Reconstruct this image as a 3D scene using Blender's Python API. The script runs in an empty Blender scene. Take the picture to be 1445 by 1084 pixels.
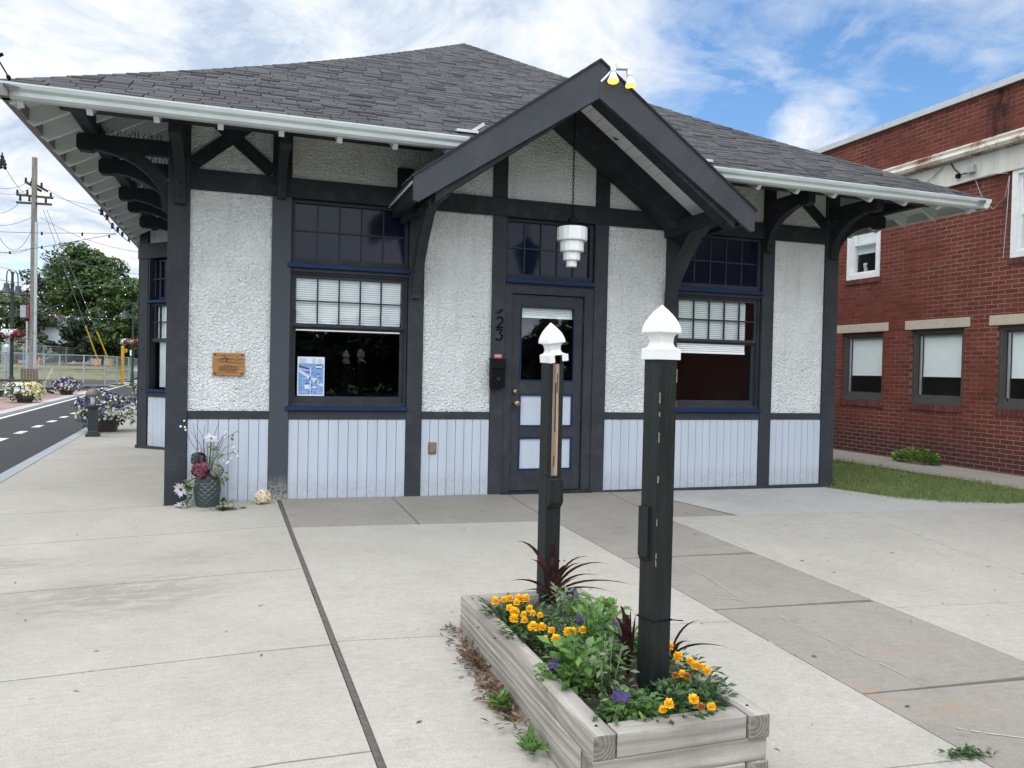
import bpy, bmesh, math, random
import numpy as np
from mathutils import Vector, Matrix
random.seed(7); RNG = np.random.default_rng(7)
C = bpy.context.scene.collection
S = bpy.context.scene
R = math.radians
# ------------------------------------------------------------------ camera
W, H, F = 1445., 1084., 1115.
CAM = Vector((0.651, -7.986, 1.284))
YAW, PIT, ROL = R(18.758), R(1.006), R(1.258)
def cam_axes():
    fwd = Vector((math.sin(YAW), math.cos(YAW), 0)); right = Vector((math.cos(YAW), -math.sin(YAW), 0)); up = Vector((0, 0, 1))
    f2 = fwd*math.cos(PIT)-up*math.sin(PIT); u2 = up*math.cos(PIT)+fwd*math.sin(PIT)
    return right*math.cos(ROL)+u2*math.sin(ROL), u2*math.cos(ROL)-right*math.sin(ROL), f2
CR, CU, CF = cam_axes()
cd = bpy.data.cameras.new('camera'); co = bpy.data.objects.new('camera', cd); C.objects.link(co)
co.matrix_world = Matrix.Translation(CAM) @ Matrix((CR, CU, -CF)).transposed().to_4x4()
cd.sensor_width = 36; cd.lens = F/W*36; cd.clip_start = .05; cd.clip_end = 3000
S.camera = co
def ray(x, y): return CF+CR*((x-W/2)/F)-CU*((y-H/2)/F)
def onX(x, y, X): d = ray(x, y); return CAM+d*((X-CAM.x)/d.x)
def onY(x, y, Y): d = ray(x, y); return CAM+d*((Y-CAM.y)/d.y)
def onZ(x, y, Z): d = ray(x, y); return CAM+d*((Z-CAM.z)/d.z)
def atD(x, y, D): return CAM+ray(x, y)*D
# ------------------------------------------------------------------ ground heights
def gz(x, y):
    yy = max(min(y, 0), -12)
    z = -.014+.042*yy
    if x < 1: z += .03*(max(x, -1.9)-1)
    else: z += (min(x, 12)-1)*(-.008+.008*max(yy, -6))
    if x > 7.6 and y > -1.2: 
        pass
    return z
def onG(px, py):
    d = ray(px, py); lo, hi = .1, 300.
    for _ in range(60):
        m = (lo+hi)/2; p = CAM+d*m
        if p.z > gz(p.x, p.y): lo = m
        else: hi = m
    return CAM+d*lo
# ------------------------------------------------------------------ object helpers
def tag(o, label=None, cat=None, group=None, kind=None):
    if label: o['label'] = label
    if cat: o['category'] = cat
    if group: o['group'] = group
    if kind: o['kind'] = kind
    return o
OFF = {}
def thing(name, label, cat, loc=(0, 0, 0), rz=0, group=None):
    o = bpy.data.objects.new(name, None); C.objects.link(o); o.empty_display_size = .1
    o.location = loc; o.rotation_euler = (0, 0, rz)
    OFF[o.name] = Vector(loc)
    return tag(o, label, cat, group)
class MB:
    def __init__(s): s.v = []; s.f = []; s.m = []; s.bulk = []
    def face(s, pts, m=0):
        n = len(s.v); s.v += [tuple(p) for p in pts]; s.f.append(tuple(range(n, n+len(pts)))); s.m.append(m)
    def mesh(s, vs, fs, m=0):
        n = len(s.v); s.v += [tuple(p) for p in vs]
        for f in fs: s.f.append(tuple(i+n for i in f)); s.m.append(m)
    def box(s, x0, x1, y0, y1, z0, z1, m=0):
        s.mesh([(x0,y0,z0),(x1,y0,z0),(x1,y1,z0),(x0,y1,z0),(x0,y0,z1),(x1,y0,z1),(x1,y1,z1),(x0,y1,z1)],
               [(0,3,2,1),(4,5,6,7),(0,1,5,4),(1,2,6,5),(2,3,7,6),(3,0,4,7)], m)
    def obox(s, c, ax, ay, az, m=0):
        c, ax, ay, az = map(Vector, (c, ax, ay, az)); vs = []
        for k in (-1, 1):
            for i, j in ((-1,-1),(1,-1),(1,1),(-1,1)): vs.append(c+ax*i+ay*j+az*k)
        s.mesh(vs, [(0,3,2,1),(4,5,6,7),(0,1,5,4),(1,2,6,5),(2,3,7,6),(3,0,4,7)], m)
    def bar(s, p0, p1, w, h, up=(0,0,1), m=0):
        p0, p1 = Vector(p0), Vector(p1); d = (p1-p0); L = d.length; d.normalize(); up = Vector(up)
        sx = d.cross(up)
        if sx.length < 1e-4: sx = d.cross(Vector((1,0,0)))
        sx.normalize(); u = sx.cross(d)
        s.obox((p0+p1)/2, sx*w/2, d*L/2, u*h/2, m)
    def prism(s, poly, d, m=0):
        d = Vector(d); a = [Vector(p) for p in poly]; n = len(a); b = [p+d for p in a]
        s.mesh(a+b, [tuple(range(n))[::-1], tuple(range(n, 2*n))]+[(i, (i+1) % n, n+(i+1) % n, n+i) for i in range(n)], m)
    def strip(s, outer, inner, d, m=0):           # two polylines joined into a band, extruded by d
        d = Vector(d); n = len(outer)
        vs = [Vector(p) for p in outer]+[Vector(p) for p in inner]; vs += [p+d for p in vs]
        fs = []
        for i in range(n-1):
            fs += [(i, i+1, n+i+1, n+i), (2*n+i, 3*n+i, 3*n+i+1, 2*n+i+1), (i, 2*n+i, 2*n+i+1, i+1), (n+i, n+i+1, 3*n+i+1, 3*n+i)]
        fs += [(0, n, 3*n, 2*n), (n-1, 3*n-1, 4*n-1, 2*n-1)]
        s.mesh(vs, fs, m)
    def tube(s, pts, r, n=6, m=0, cap=True):
        pts = [Vector(p) for p in pts]; rs = r if hasattr(r, '__len__') else [r]*len(pts)
        base = len(s.v); ref = None
        for i, p in enumerate(pts):
            d = (pts[min(i+1, len(pts)-1)]-pts[max(i-1, 0)])
            if d.length < 1e-9: d = Vector((0,0,1))
            d.normalize()
            if ref is None: ref = d.orthogonal()
            a = (ref-d*ref.dot(d))
            if a.length < 1e-6: a = d.orthogonal()
            a.normalize(); ref = a; b = d.cross(a)
            for k in range(n):
                t = 2*math.pi*k/n; s.v.append(tuple(p+(a*math.cos(t)+b*math.sin(t))*rs[i]))
        for i in range(len(pts)-1):
            for k in range(n):
                k2 = (k+1) % n; s.f.append((base+i*n+k, base+i*n+k2, base+(i+1)*n+k2, base+(i+1)*n+k)); s.m.append(m)
        if cap:
            s.f.append(tuple(base+k for k in range(n))[::-1]); s.m.append(m)
            e = base+(len(pts)-1)*n; s.f.append(tuple(e+k for k in range(n))); s.m.append(m)
    def lathe(s, c, prof, n=16, m=0, cap=True, sq=None):    # prof [(r,z)]
        c = Vector(c); base = len(s.v)
        for r, z in prof:
            for k in range(n):
                t = 2*math.pi*(k+.5)/n; s.v.append((c.x+r*math.cos(t), c.y+r*math.sin(t), c.z+z))
        for i in range(len(prof)-1):
            for k in range(n):
                k2 = (k+1) % n; s.f.append((base+i*n+k, base+i*n+k2, base+(i+1)*n+k2, base+(i+1)*n+k)); s.m.append(m)
        if cap:
            s.f.append(tuple(base+k for k in range(n))[::-1]); s.m.append(m)
            e = base+(len(prof)-1)*n; s.f.append(tuple(e+k for k in range(n))); s.m.append(m)
    def ball(s, c, r, n=8, k=6, m=0, sz=1.):
        s.lathe(c, [(r*math.sin(math.pi*(i+.02)/(k+.04)), -r*sz*math.cos(math.pi*(i+.02)/(k+.04))) for i in range(k+1)], n, m)
    def quads(s, q, m=0):                        # numpy (N,4,3)
        s.bulk.append((q, m))
    def build(s, name, mats, parent=None, smooth=False, local=False):
        if not isinstance(mats, (list, tuple)): mats = [mats]
        me = bpy.data.meshes.new(name); off = Vector((0, 0, 0))
        if parent is not None and not local: off = OFF[parent.name]
        if s.bulk:
            nv = len(s.v); V = [np.array(s.v, float).reshape(-1, 3)]; loops = [i for f in s.f for i in f]; tot = [len(f) for f in s.f]; mi = list(s.m)
            L = [np.array(loops, np.int32)]; T = [np.array(tot, np.int32)]; M = [np.array(mi, np.int32)]
            for q, m in s.bulk:
                k = q.shape[1]
                V.append(q.reshape(-1, 3)); L.append(np.arange(nv, nv+q.shape[0]*k, dtype=np.int32)); T.append(np.full(q.shape[0], k, np.int32)); M.append(np.full(q.shape[0], m, np.int32)); nv += q.shape[0]*k
            V = np.concatenate(V)-np.array(off); L = np.concatenate(L); T = np.concatenate(T); M = np.concatenate(M)
            me.vertices.add(len(V)); me.vertices.foreach_set('co', V.astype(np.float32).ravel())
            me.loops.add(len(L)); me.loops.foreach_set('vertex_index', L)
            me.polygons.add(len(T)); st = np.concatenate([[0], np.cumsum(T)[:-1]]).astype(np.int32)
            me.polygons.foreach_set('loop_start', st); me.polygons.foreach_set('loop_total', T)
            me.polygons.foreach_set('material_index', M); me.update(calc_edges=True); me.validate()
        else:
            me.from_pydata([(a-off.x, b-off.y, c-off.z) for a, b, c in s.v], [], s.f)
            me.polygons.foreach_set('material_index', s.m); me.update()
            bm = bmesh.new(); bm.from_mesh(me); bmesh.ops.recalc_face_normals(bm, faces=bm.faces); bm.to_mesh(me); bm.free()
        for m in mats: me.materials.append(m)
        if smooth: me.polygons.foreach_set('use_smooth', [True]*len(me.polygons))
        o = bpy.data.objects.new(name, me); C.objects.link(o)
        if parent is not None: o.parent = parent
        OFF[o.name] = off
        return o
def bevel(o, w, seg=2):
    b = o.modifiers.new('bevel', 'BEVEL'); b.width = w; b.segments = seg; b.limit_method = 'ANGLE'; b.angle_limit = R(40)
    return o
def dup(root, loc, rz=0, label=None, group=None, sc=1):
    r = root.copy(); C.objects.link(r); r.location = loc; r.rotation_euler = (0, 0, rz); r.scale = (sc, sc, sc); OFF[r.name] = Vector(loc)
    if label: r['label'] = label
    if group: r['group'] = group
    for ch in list(root.children):
        c = ch.copy(); C.objects.link(c); c.parent = r
        for g in list(ch.children):
            d = g.copy(); C.objects.link(d); d.parent = c
    return r
def rect(name, parent, mat, x0, x1, y0, y1, z0, z1, bv=0, label=None):
    b = MB(); b.box(x0, x1, y0, y1, z0, z1); o = b.build(name, mat, parent)
    if bv: bevel(o, bv, 1)
    if label: o['label'] = label
    return o
# ------------------------------------------------------------------ materials
def new_mat(name):
    m = bpy.data.materials.new(name); m.use_nodes = True; nt = m.node_tree
    return m, nt, nt.nodes, nt.links, nt.nodes['Principled BSDF']
def nd(nt, t, **kw):
    n = nt.nodes.new(t)
    for k, v in kw.items():
        if k.startswith('i_'): n.inputs[k[2:].replace('_', ' ')].default_value = v
        elif k[0] == 'n' and k[1:].isdigit(): n.inputs[int(k[1:])].default_value = v
        else: setattr(n, k, v)
    return n
def ramp(nt, fac, stops):
    r = nt.nodes.new('ShaderNodeValToRGB'); e = r.color_ramp.elements
    while len(e) < len(stops): e.new(.5)
    for i, (p, c) in enumerate(stops): e[i].position = p; e[i].color = (*c, 1) if len(c) == 3 else c
    nt.links.new(fac, r.inputs[0]); return r.outputs[0]
def g3(v): return (v, v, v)
def mixc(nt, fac, a, b, mode='MIX'):
    n = nt.nodes.new('ShaderNodeMix'); n.data_type = 'RGBA'; n.blend_type = mode
    for s, v in ((n.inputs[0], fac), (n.inputs[6], a), (n.inputs[7], b)):
        if hasattr(v, 'links') or hasattr(v, 'is_linked'): nt.links.new(v, s)
        elif isinstance(v, (int, float)): s.default_value = v
        else: s.default_value = (*v, 1)
    return n.outputs[2]
def mth(nt, op, a, b=None, c=None):
    n = nt.nodes.new('ShaderNodeMath'); n.operation = op
    for i, v in enumerate((a, b, c)):
        if v is None: continue
        if hasattr(v, 'is_linked'): nt.links.new(v, n.inputs[i])
        else: n.inputs[i].default_value = v
    return n.outputs[0]
def coords(nt, scale=(1, 1, 1), kind='Object', loc=(0, 0, 0)):
    t = nt.nodes.new('ShaderNodeTexCoord'); mp = nt.nodes.new('ShaderNodeMapping')
    mp.inputs['Scale'].default_value = scale; mp.inputs['Location'].default_value = loc
    nt.links.new(t.outputs[kind], mp.inputs[0]); return mp.outputs[0]
def noise(nt, vec, scale, detail=4, rough=.55, dist=0):
    n = nd(nt, 'ShaderNodeTexNoise', i_Scale=scale, i_Detail=detail, i_Roughness=rough, i_Distortion=dist); nt.links.new(vec, n.inputs['Vector']); return n.outputs[0]
def bump(nt, h, strength, dist, p, prev=None):
    b = nd(nt, 'ShaderNodeBump', i_Strength=strength, i_Distance=dist); nt.links.new(h, b.inputs['Height'])
    if prev is not None: nt.links.new(prev, b.inputs['Normal'])
    nt.links.new(b.outputs[0], p.inputs['Normal']); return b.outputs[0]
def basic(name, col, rough=.6, var=.12, sc=6, stretch=(1, 1, 1), b=0, bsc=60, metal=0, island=0, spec=.5):
    m, nt, N, L, p = new_mat(name)
    v = coords(nt, stretch); n1 = noise(nt, v, sc, 6, .6)
    c = ramp(nt, n1, [(.3, tuple(x*(1-var) for x in col)), (.7, tuple(min(1, x*(1+var)) for x in col))])
    if island:
        g = nd(nt, 'ShaderNodeNewGeometry'); r = ramp(nt, g.outputs['Random Per Island'], [(0, g3(1-island)), (1, g3(1+island*.6))])
        c = mixc(nt, 1., c, r, 'MULTIPLY')
    L.new(c, p.inputs['Base Color']); p.inputs['Roughness'].default_value = rough; p.inputs['Metallic'].default_value = metal
    p.inputs['Specular IOR Level'].default_value = spec
    if b: bump(nt, noise(nt, v, bsc, 4, .6), b, .01, p)
    return m
def leafmat(name, cols, trans=.25, rough=.55):
    m, nt, N, L, p = new_mat(name)
    g = nd(nt, 'ShaderNodeNewGeometry')
    k = len(cols); c = ramp(nt, g.outputs['Random Per Island'], [(i/max(1, k-1), cols[i]) for i in range(k)])
    L.new(c, p.inputs['Base Color']); p.inputs['Roughness'].default_value = rough
    t = nd(nt, 'ShaderNodeBsdfTranslucent'); L.new(c, t.inputs[0]); mx = nd(nt, 'ShaderNodeMixShader'); mx.inputs[0].default_value = trans
    L.new(p.outputs[0], mx.inputs[1]); L.new(t.outputs[0], mx.inputs[2]); L.new(mx.outputs[0], N['Material Output'].inputs[0])
    return m
def concrete(name, col, stain=(.62, .57, .5), broom=(2, 60, 1), amt=.35, rust=None, dirt=None, spots=.5):
    m, nt, N, L, p = new_mat(name)
    v = coords(nt); n1 = noise(nt, v, .8, 8, .65); n2 = noise(nt, v, 5, 8, .7)
    vb = coords(nt, broom); nb = noise(nt, vb, 3, 4, .7); n3 = noise(nt, v, 170, 3, .6)
    c = ramp(nt, n1, [(.32, tuple(x*.88 for x in col)), (.68, tuple(x*1.06 for x in col))])
    c = mixc(nt, mth(nt, 'MULTIPLY', ramp(nt, n2, [(.5, g3(0)), (.78, g3(1))]), amt), c, tuple(x*y for x, y in zip(col, stain)))
    c = mixc(nt, .55, c, ramp(nt, nb, [(.3, g3(.84)), (.7, g3(1.08))]), 'MULTIPLY')
    c = mixc(nt, .75, c, ramp(nt, n3, [(.3, g3(.68)), (.7, g3(1.14))]), 'MULTIPLY'); c = mixc(nt, .6, c, ramp(nt, noise(nt, coords(nt, (1, 1.6, 1)), 24, 5, .7), [(.32, g3(.86)), (.68, g3(1.08))]), 'MULTIPLY')
    gum = nd(nt, 'ShaderNodeTexVoronoi', i_Scale=2.3, i_Randomness=1.); L.new(v, gum.inputs['Vector']); c = mixc(nt, mth(nt, 'MULTIPLY', ramp(nt, gum.outputs['Distance'], [(.030, g3(1)), (.040, g3(0))]), .35), c, tuple(x*.45 for x in col))
    sp = noise(nt, coords(nt, (1, 2.2, 1)), 11, 2, .5); c = mixc(nt, mth(nt, 'MULTIPLY', ramp(nt, sp, [(.74, g3(0)), (.77, g3(1))]), spots), c, tuple(x*.38 for x in col))
    for spec in (dirt or []):
        (x, y, rx, ry, cc, st) = spec
        vm = coords(nt, (1/rx, 1/ry, 0), loc=(-x/rx, -y/ry, 0)); ln = nd(nt, 'ShaderNodeVectorMath', operation='LENGTH'); L.new(vm, ln.inputs[0])
        f = mth(nt, 'SUBTRACT', 1.0, ln.outputs['Value']); f = mth(nt, 'MAXIMUM', f, 0); f = mth(nt, 'MULTIPLY', f, 1.6)
        f = mth(nt, 'MULTIPLY', f, ramp(nt, noise(nt, coords(nt, (3, 9, 1)), 1.6, 7, .75), [(.38, g3(0)), (.62, g3(1))])); f = mth(nt, 'MINIMUM', mth(nt, 'MULTIPLY', f, st), .85)
        c = mixc(nt, f, c, cc)
    L.new(c, p.inputs['Base Color']); p.inputs['Roughness'].default_value = .85; p.inputs['Specular IOR Level'].default_value = .3
    b = bump(nt, nb, .25, .004, p); bump(nt, n3, .3, .003, p, b)
    return m
def wood(name, cols, axis, ring=18, wear=True, rough=.85, sc=1):
    m, nt, N, L, p = new_mat(name)
    st = [14, 14, 14]; st[axis] = .9
    v0 = coords(nt, tuple(st)); oi = nd(nt, 'ShaderNodeObjectInfo'); va = nd(nt, 'ShaderNodeVectorMath', operation='ADD'); L.new(v0, va.inputs[0]); L.new(mth(nt, 'MULTIPLY', oi.outputs['Random'], 37.), va.inputs[1]); v = va.outputs[0]; n = noise(nt, v, 1.3*sc, 6, .6, .6)
    w = nd(nt, 'ShaderNodeTexWave', wave_type='BANDS', bands_direction='Z' if axis != 2 else 'X', i_Scale=.55*sc, i_Distortion=11, i_Detail=4); w.inputs['Detail Scale'].default_value = 1.2
    L.new(v, w.inputs['Vector'])
    c = ramp(nt, mth(nt, 'ADD', mth(nt, 'MULTIPLY', w.outputs['Fac'], .45), mth(nt, 'MULTIPLY', n, .55)), [(.2, cols[0]), (.5, cols[1]), (.8, cols[2])])
    c = mixc(nt, .6, c, ramp(nt, n, [(.3, g3(.62)), (.65, g3(1.12))]), 'MULTIPLY')
    n5 = noise(nt, coords(nt), 3.5, 5, .7); c = mixc(nt, mth(nt, 'MULTIPLY', ramp(nt, n5, [(.5, g3(0)), (.7, g3(1))]), .5), c, tuple(x*.55 for x in cols[1]))
    L.new(c, p.inputs['Base Color']); p.inputs['Roughness'].default_value = rough; p.inputs['Specular IOR Level'].default_value = .25
    b = bump(nt, w.outputs['Fac'], .1, .004, p); bump(nt, n, .5, .004, p, b)
    return m
M = {}
def mk_stucco():
    m, nt, N, L, p = new_mat('stucco')
    v = coords(nt); n1 = noise(nt, v, 44, 3, .5, .7); n2 = noise(nt, v, 110, 3, .6); n3 = noise(nt, v, 1.6, 6, .7)
    vo = nd(nt, 'ShaderNodeTexVoronoi', feature='SMOOTH_F1', i_Scale=50.); vo.inputs['Smoothness'].default_value = .6; L.new(v, vo.inputs['Vector'])
    hgt = mth(nt, 'ADD', mth(nt, 'MULTIPLY', n1, 1.3), mth(nt, 'ADD', mth(nt, 'MULTIPLY', vo.outputs['Distance'], -.5), mth(nt, 'MULTIPLY', n2, .25)))
    c = ramp(nt, n3, [(.3, (.71, .735, .715)), (.7, (.79, .805, .79))])
    stk = noise(nt, coords(nt, (6, 6, .7)), 1.4, 6, .7); c = mixc(nt, mth(nt, 'MULTIPLY', ramp(nt, stk, [(.52, g3(0)), (.72, g3(1))]), .38), c, (.45, .45, .41))
    hgt = mth(nt, 'MULTIPLY', hgt, ramp(nt, noise(nt, v, 2.3, 3, .6), [(.3, g3(.8)), (.7, g3(1.25))]))
    sp = noise(nt, coords(nt, loc=(3, 1, 2)), 30, 1, .4); c = mixc(nt, mth(nt, 'MULTIPLY', ramp(nt, sp, [(.80, g3(0)), (.83, g3(1))]), .5), c, (.3, .24, .18))
    L.new(c, p.inputs['Base Color']); p.inputs['Roughness'].default_value = .75; p.inputs['Specular IOR Level'].default_value = .3
    bump(nt, hgt, 1., .032, p); return m
M['stucco'] = mk_stucco()
def painted(name, col):
    m, nt, N, L, p = new_mat(name); v = coords(nt); n1 = noise(nt, v, 2.2, 6, .65)
    c = ramp(nt, n1, [(.3, tuple(x*.82 for x in col)), (.7, tuple(x*1.16 for x in col))])
    ch = noise(nt, coords(nt, loc=(4, 7, 1)), 26, 3, .6); c = mixc(nt, mth(nt, 'MULTIPLY', ramp(nt, ch, [(.755, g3(0)), (.775, g3(1))]), .55), c, (.20, .19, .175))
    du = noise(nt, v, 9, 6, .75); c = mixc(nt, mth(nt, 'MULTIPLY', ramp(nt, du, [(.5, g3(0)), (.75, g3(1))]), .22), c, (.12, .12, .115))
    L.new(c, p.inputs['Base Color']); p.inputs['Roughness'].default_value = .6; p.inputs['Specular IOR Level'].default_value = .15
    g1 = noise(nt, coords(nt, (90, 90, 5)), 1.5, 4, .6); b_ = bump(nt, g1, .18, .004, p); bump(nt, noise(nt, v, 110, 3, .6), .15, .003, p, b_); return m
M['trim'] = painted('gray trim paint', (.034, .0375, .044))
M['barge'] = painted('gray bargeboard paint', (.047, .050, .057))
M['dark'] = painted('shade tinted trim and dark fittings', (.021, .0235, .028))  # gray trim with eave shade put into the colour; also for dark fittings
M['navy'] = basic('navy blue paint', (.008, .022, .070), .5, .15, 5, spec=.2)
def mk_wains():
    m, nt, N, L, p = new_mat('pale lavender board paint'); v = coords(nt); sx = nd(nt, 'ShaderNodeSeparateXYZ'); L.new(v, sx.inputs[0])
    c = ramp(nt, noise(nt, coords(nt, (9.6, 1, .5)), 1.2, 5, .6), [(.3, (.40, .438, .50)), (.7, (.455, .493, .558))])
    h = mth(nt, 'SUBTRACT', sx.outputs[2], mth(nt, 'MULTIPLY', noise(nt, coords(nt, (3, 1, 1)), 3, 6, .7), .22))
    f = mth(nt, 'MULTIPLY', ramp(nt, h, [(-.0, g3(.42)), (.12, g3(0))]), ramp(nt, noise(nt, v, 30, 5, .75), [(.35, g3(.1)), (.65, g3(1))]))
    c = mixc(nt, f, c, (.24, .235, .225))
    sp = noise(nt, coords(nt, (1, 1, .8), loc=(5, 2, 1)), 22, 2, .4); c = mixc(nt, mth(nt, 'MULTIPLY', ramp(nt, sp, [(.76, g3(0)), (.80, g3(1))]), .45), c, (.16, .16, .16))
    L.new(c, p.inputs['Base Color']); p.inputs['Roughness'].default_value = .6; bump(nt, noise(nt, coords(nt, (60, 60, 4)), 1.5, 4, .6), .15, .004, p); return m
M['wains'] = mk_wains()
M['soffit'] = basic('white gray soffit paint', (.58, .62, .61), .65, .08, 3, b=.1, bsc=60)
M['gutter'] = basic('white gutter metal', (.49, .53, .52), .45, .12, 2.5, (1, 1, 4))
M['ink'] = basic('black iron', (.004, .004, .005), .6, .2, 20, spec=.1)
M['black'] = basic('black painted wood', (.011, .017, .016), .55, .3, 8, (6, 6, .6), b=.5, bsc=40)
M['white'] = basic('white vinyl', (.70, .70, .69), .35, .07, 9)
M['whitep'] = basic('white paint', (.72, .74, .75), .5, .05, 4)
M['lamp'] = basic('milk glass', (.72, .73, .71), .18, .03, 4)
M['brass'] = basic('old brass', (.30, .24, .15), .35, .2, 30, metal=.9)
M['tan'] = basic('tan metal cover', (.16, .13, .10), .5, .2, 14)
M['red'] = basic('red sticker', (.42, .03, .045), .5, .1, 20)
M['paper'] = basic('white paper', (.62, .68, .74), .5, .04, 10)
M['blind'] = basic('white blind', (.84, .86, .85), .5, .04, 8)
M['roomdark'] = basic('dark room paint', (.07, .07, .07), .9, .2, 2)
M['navyglass'] = basic('dark navy painted pane', (.005, .009, .024), .12, .2, 3, spec=.22)
M['alu'] = basic('gray brown aluminium', (.10, .098, .092), .4, .12, 6, metal=.3)
M['lime'] = basic('limestone lintel', (.42, .37, .29), .85, .1, 14, b=.3, bsc=80)
M['alum'] = basic('pale coping metal', (.52, .54, .55), .35, .08, 3, metal=.4)
M['soil'] = basic('dark soil', (.03, .022, .016), .95, .4, 40, b=1, bsc=60)
M['grime'] = basic('joint filler', (.09, .075, .065), .9, .3, 30, b=.5, bsc=80)
M['galv'] = basic('galvanised steel', (.38, .40, .41), .4, .1, 10, metal=.5)
M['tarmac'] = concrete('asphalt', (.036, .037, .040), (.8, .8, .8), (1, 1, 1), .3)
M['paint'] = basic('road paint', (.52, .52, .49), .8, .3, 9)
M['green'] = basic('green lane paint', (.12, .55, .12), .7, .1, 8)
M['rubber'] = basic('black rubber', (.02, .02, .02), .8, .2, 10)
M['brown'] = basic('dark brown plastic', (.028, .02, .017), .6, .2, 8)
M['yellow'] = basic('yellow plastic guard', (.65, .40, .02), .5, .1, 8)
M['orange'] = basic('orange plastic', (.7, .1, .04), .5, .1, 8)
M['polewood'] = wood('utility pole wood', ((.16, .13, .11), (.22, .19, .165), (.28, .25, .22)), 2)
M['tanwood'] = basic('tan chair plastic', (.42, .36, .28), .6, .08, 8)
M['lav'] = basic('lamp dark green', (.012, .018, .018), .5, .2, 8)
def glass(name, tint=(.75, .78, .8), refl=1.5, fac=1.):
    m, nt, N, L, p = new_mat(name); N.remove(p)
    t = nd(nt, 'ShaderNodeBsdfTransparent'); t.inputs[0].default_value = (*tint, 1)
    g = nd(nt, 'ShaderNodeBsdfGlossy'); g.inputs['Roughness'].default_value = .015; g.inputs[0].default_value = (.95, .97, 1, 1)
    v = coords(nt); b = nd(nt, 'ShaderNodeBump', i_Strength=.04, i_Distance=.02); L.new(noise(nt, v, 2.2, 2, .5), b.inputs['Height']); L.new(b.outputs[0], g.inputs['Normal'])
    lw = nd(nt, 'ShaderNodeLayerWeight', i_Blend=.5); mx = nd(nt, 'ShaderNodeMixShader'); fr = mth(nt, 'MULTIPLY_ADD', mth(nt, 'POWER', lw.outputs['Facing'], 5.), .9, .04)
    L.new(mth(nt, 'MULTIPLY', fr, fac), mx.inputs[0]); L.new(t.outputs[0], mx.inputs[1]); L.new(g.outputs[0], mx.inputs[2]); L.new(mx.outputs[0], N['Material Output'].inputs[0])
    return m
M['glass'] = glass('window glass', (.95, .97, .97), 1.5, .8)
M['clear'] = glass('clear lamp glass', (.9, .92, .93), 1.5, 1.)
def emit(name, col, s):
    m, nt, N, L, p = new_mat(name); p.inputs['Base Color'].default_value = (*col, 1); p.inputs['Emission Color'].default_value = (*col, 1); p.inputs['Emission Strength'].default_value = s; return m
M['lit'] = emit('lit amber lamp face', (1., .62, .10), 1.1)
M['bulb'] = emit('frosted bulb glowing softly', (1., .97, .92), .3)
def mk_shingle():
    m, nt, N, L, p = new_mat('asphalt shingles')
    g = nd(nt, 'ShaderNodeNewGeometry'); v = coords(nt)
    c = ramp(nt, g.outputs['Random Per Island'], [(0, (.043, .042, .044)), (.5, (.057, .056, .058)), (1, (.075, .074, .075))])
    c = mixc(nt, .3, c, ramp(nt, noise(nt, v, 1.1, 6, .7), [(.3, g3(.7)), (.7, g3(1.25))]), 'MULTIPLY')
    c = mixc(nt, .7, c, ramp(nt, noise(nt, v, 140, 3, .7), [(.3, g3(.6)), (.7, g3(1.3))]), 'MULTIPLY')
    L.new(c, p.inputs['Base Color']); p.inputs['Roughness'].default_value = .9; p.inputs['Specular IOR Level'].default_value = .3
    bump(nt, noise(nt, v, 160, 3, .7), .5, .004, p); return m
M['shingle'] = mk_shingle()
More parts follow.
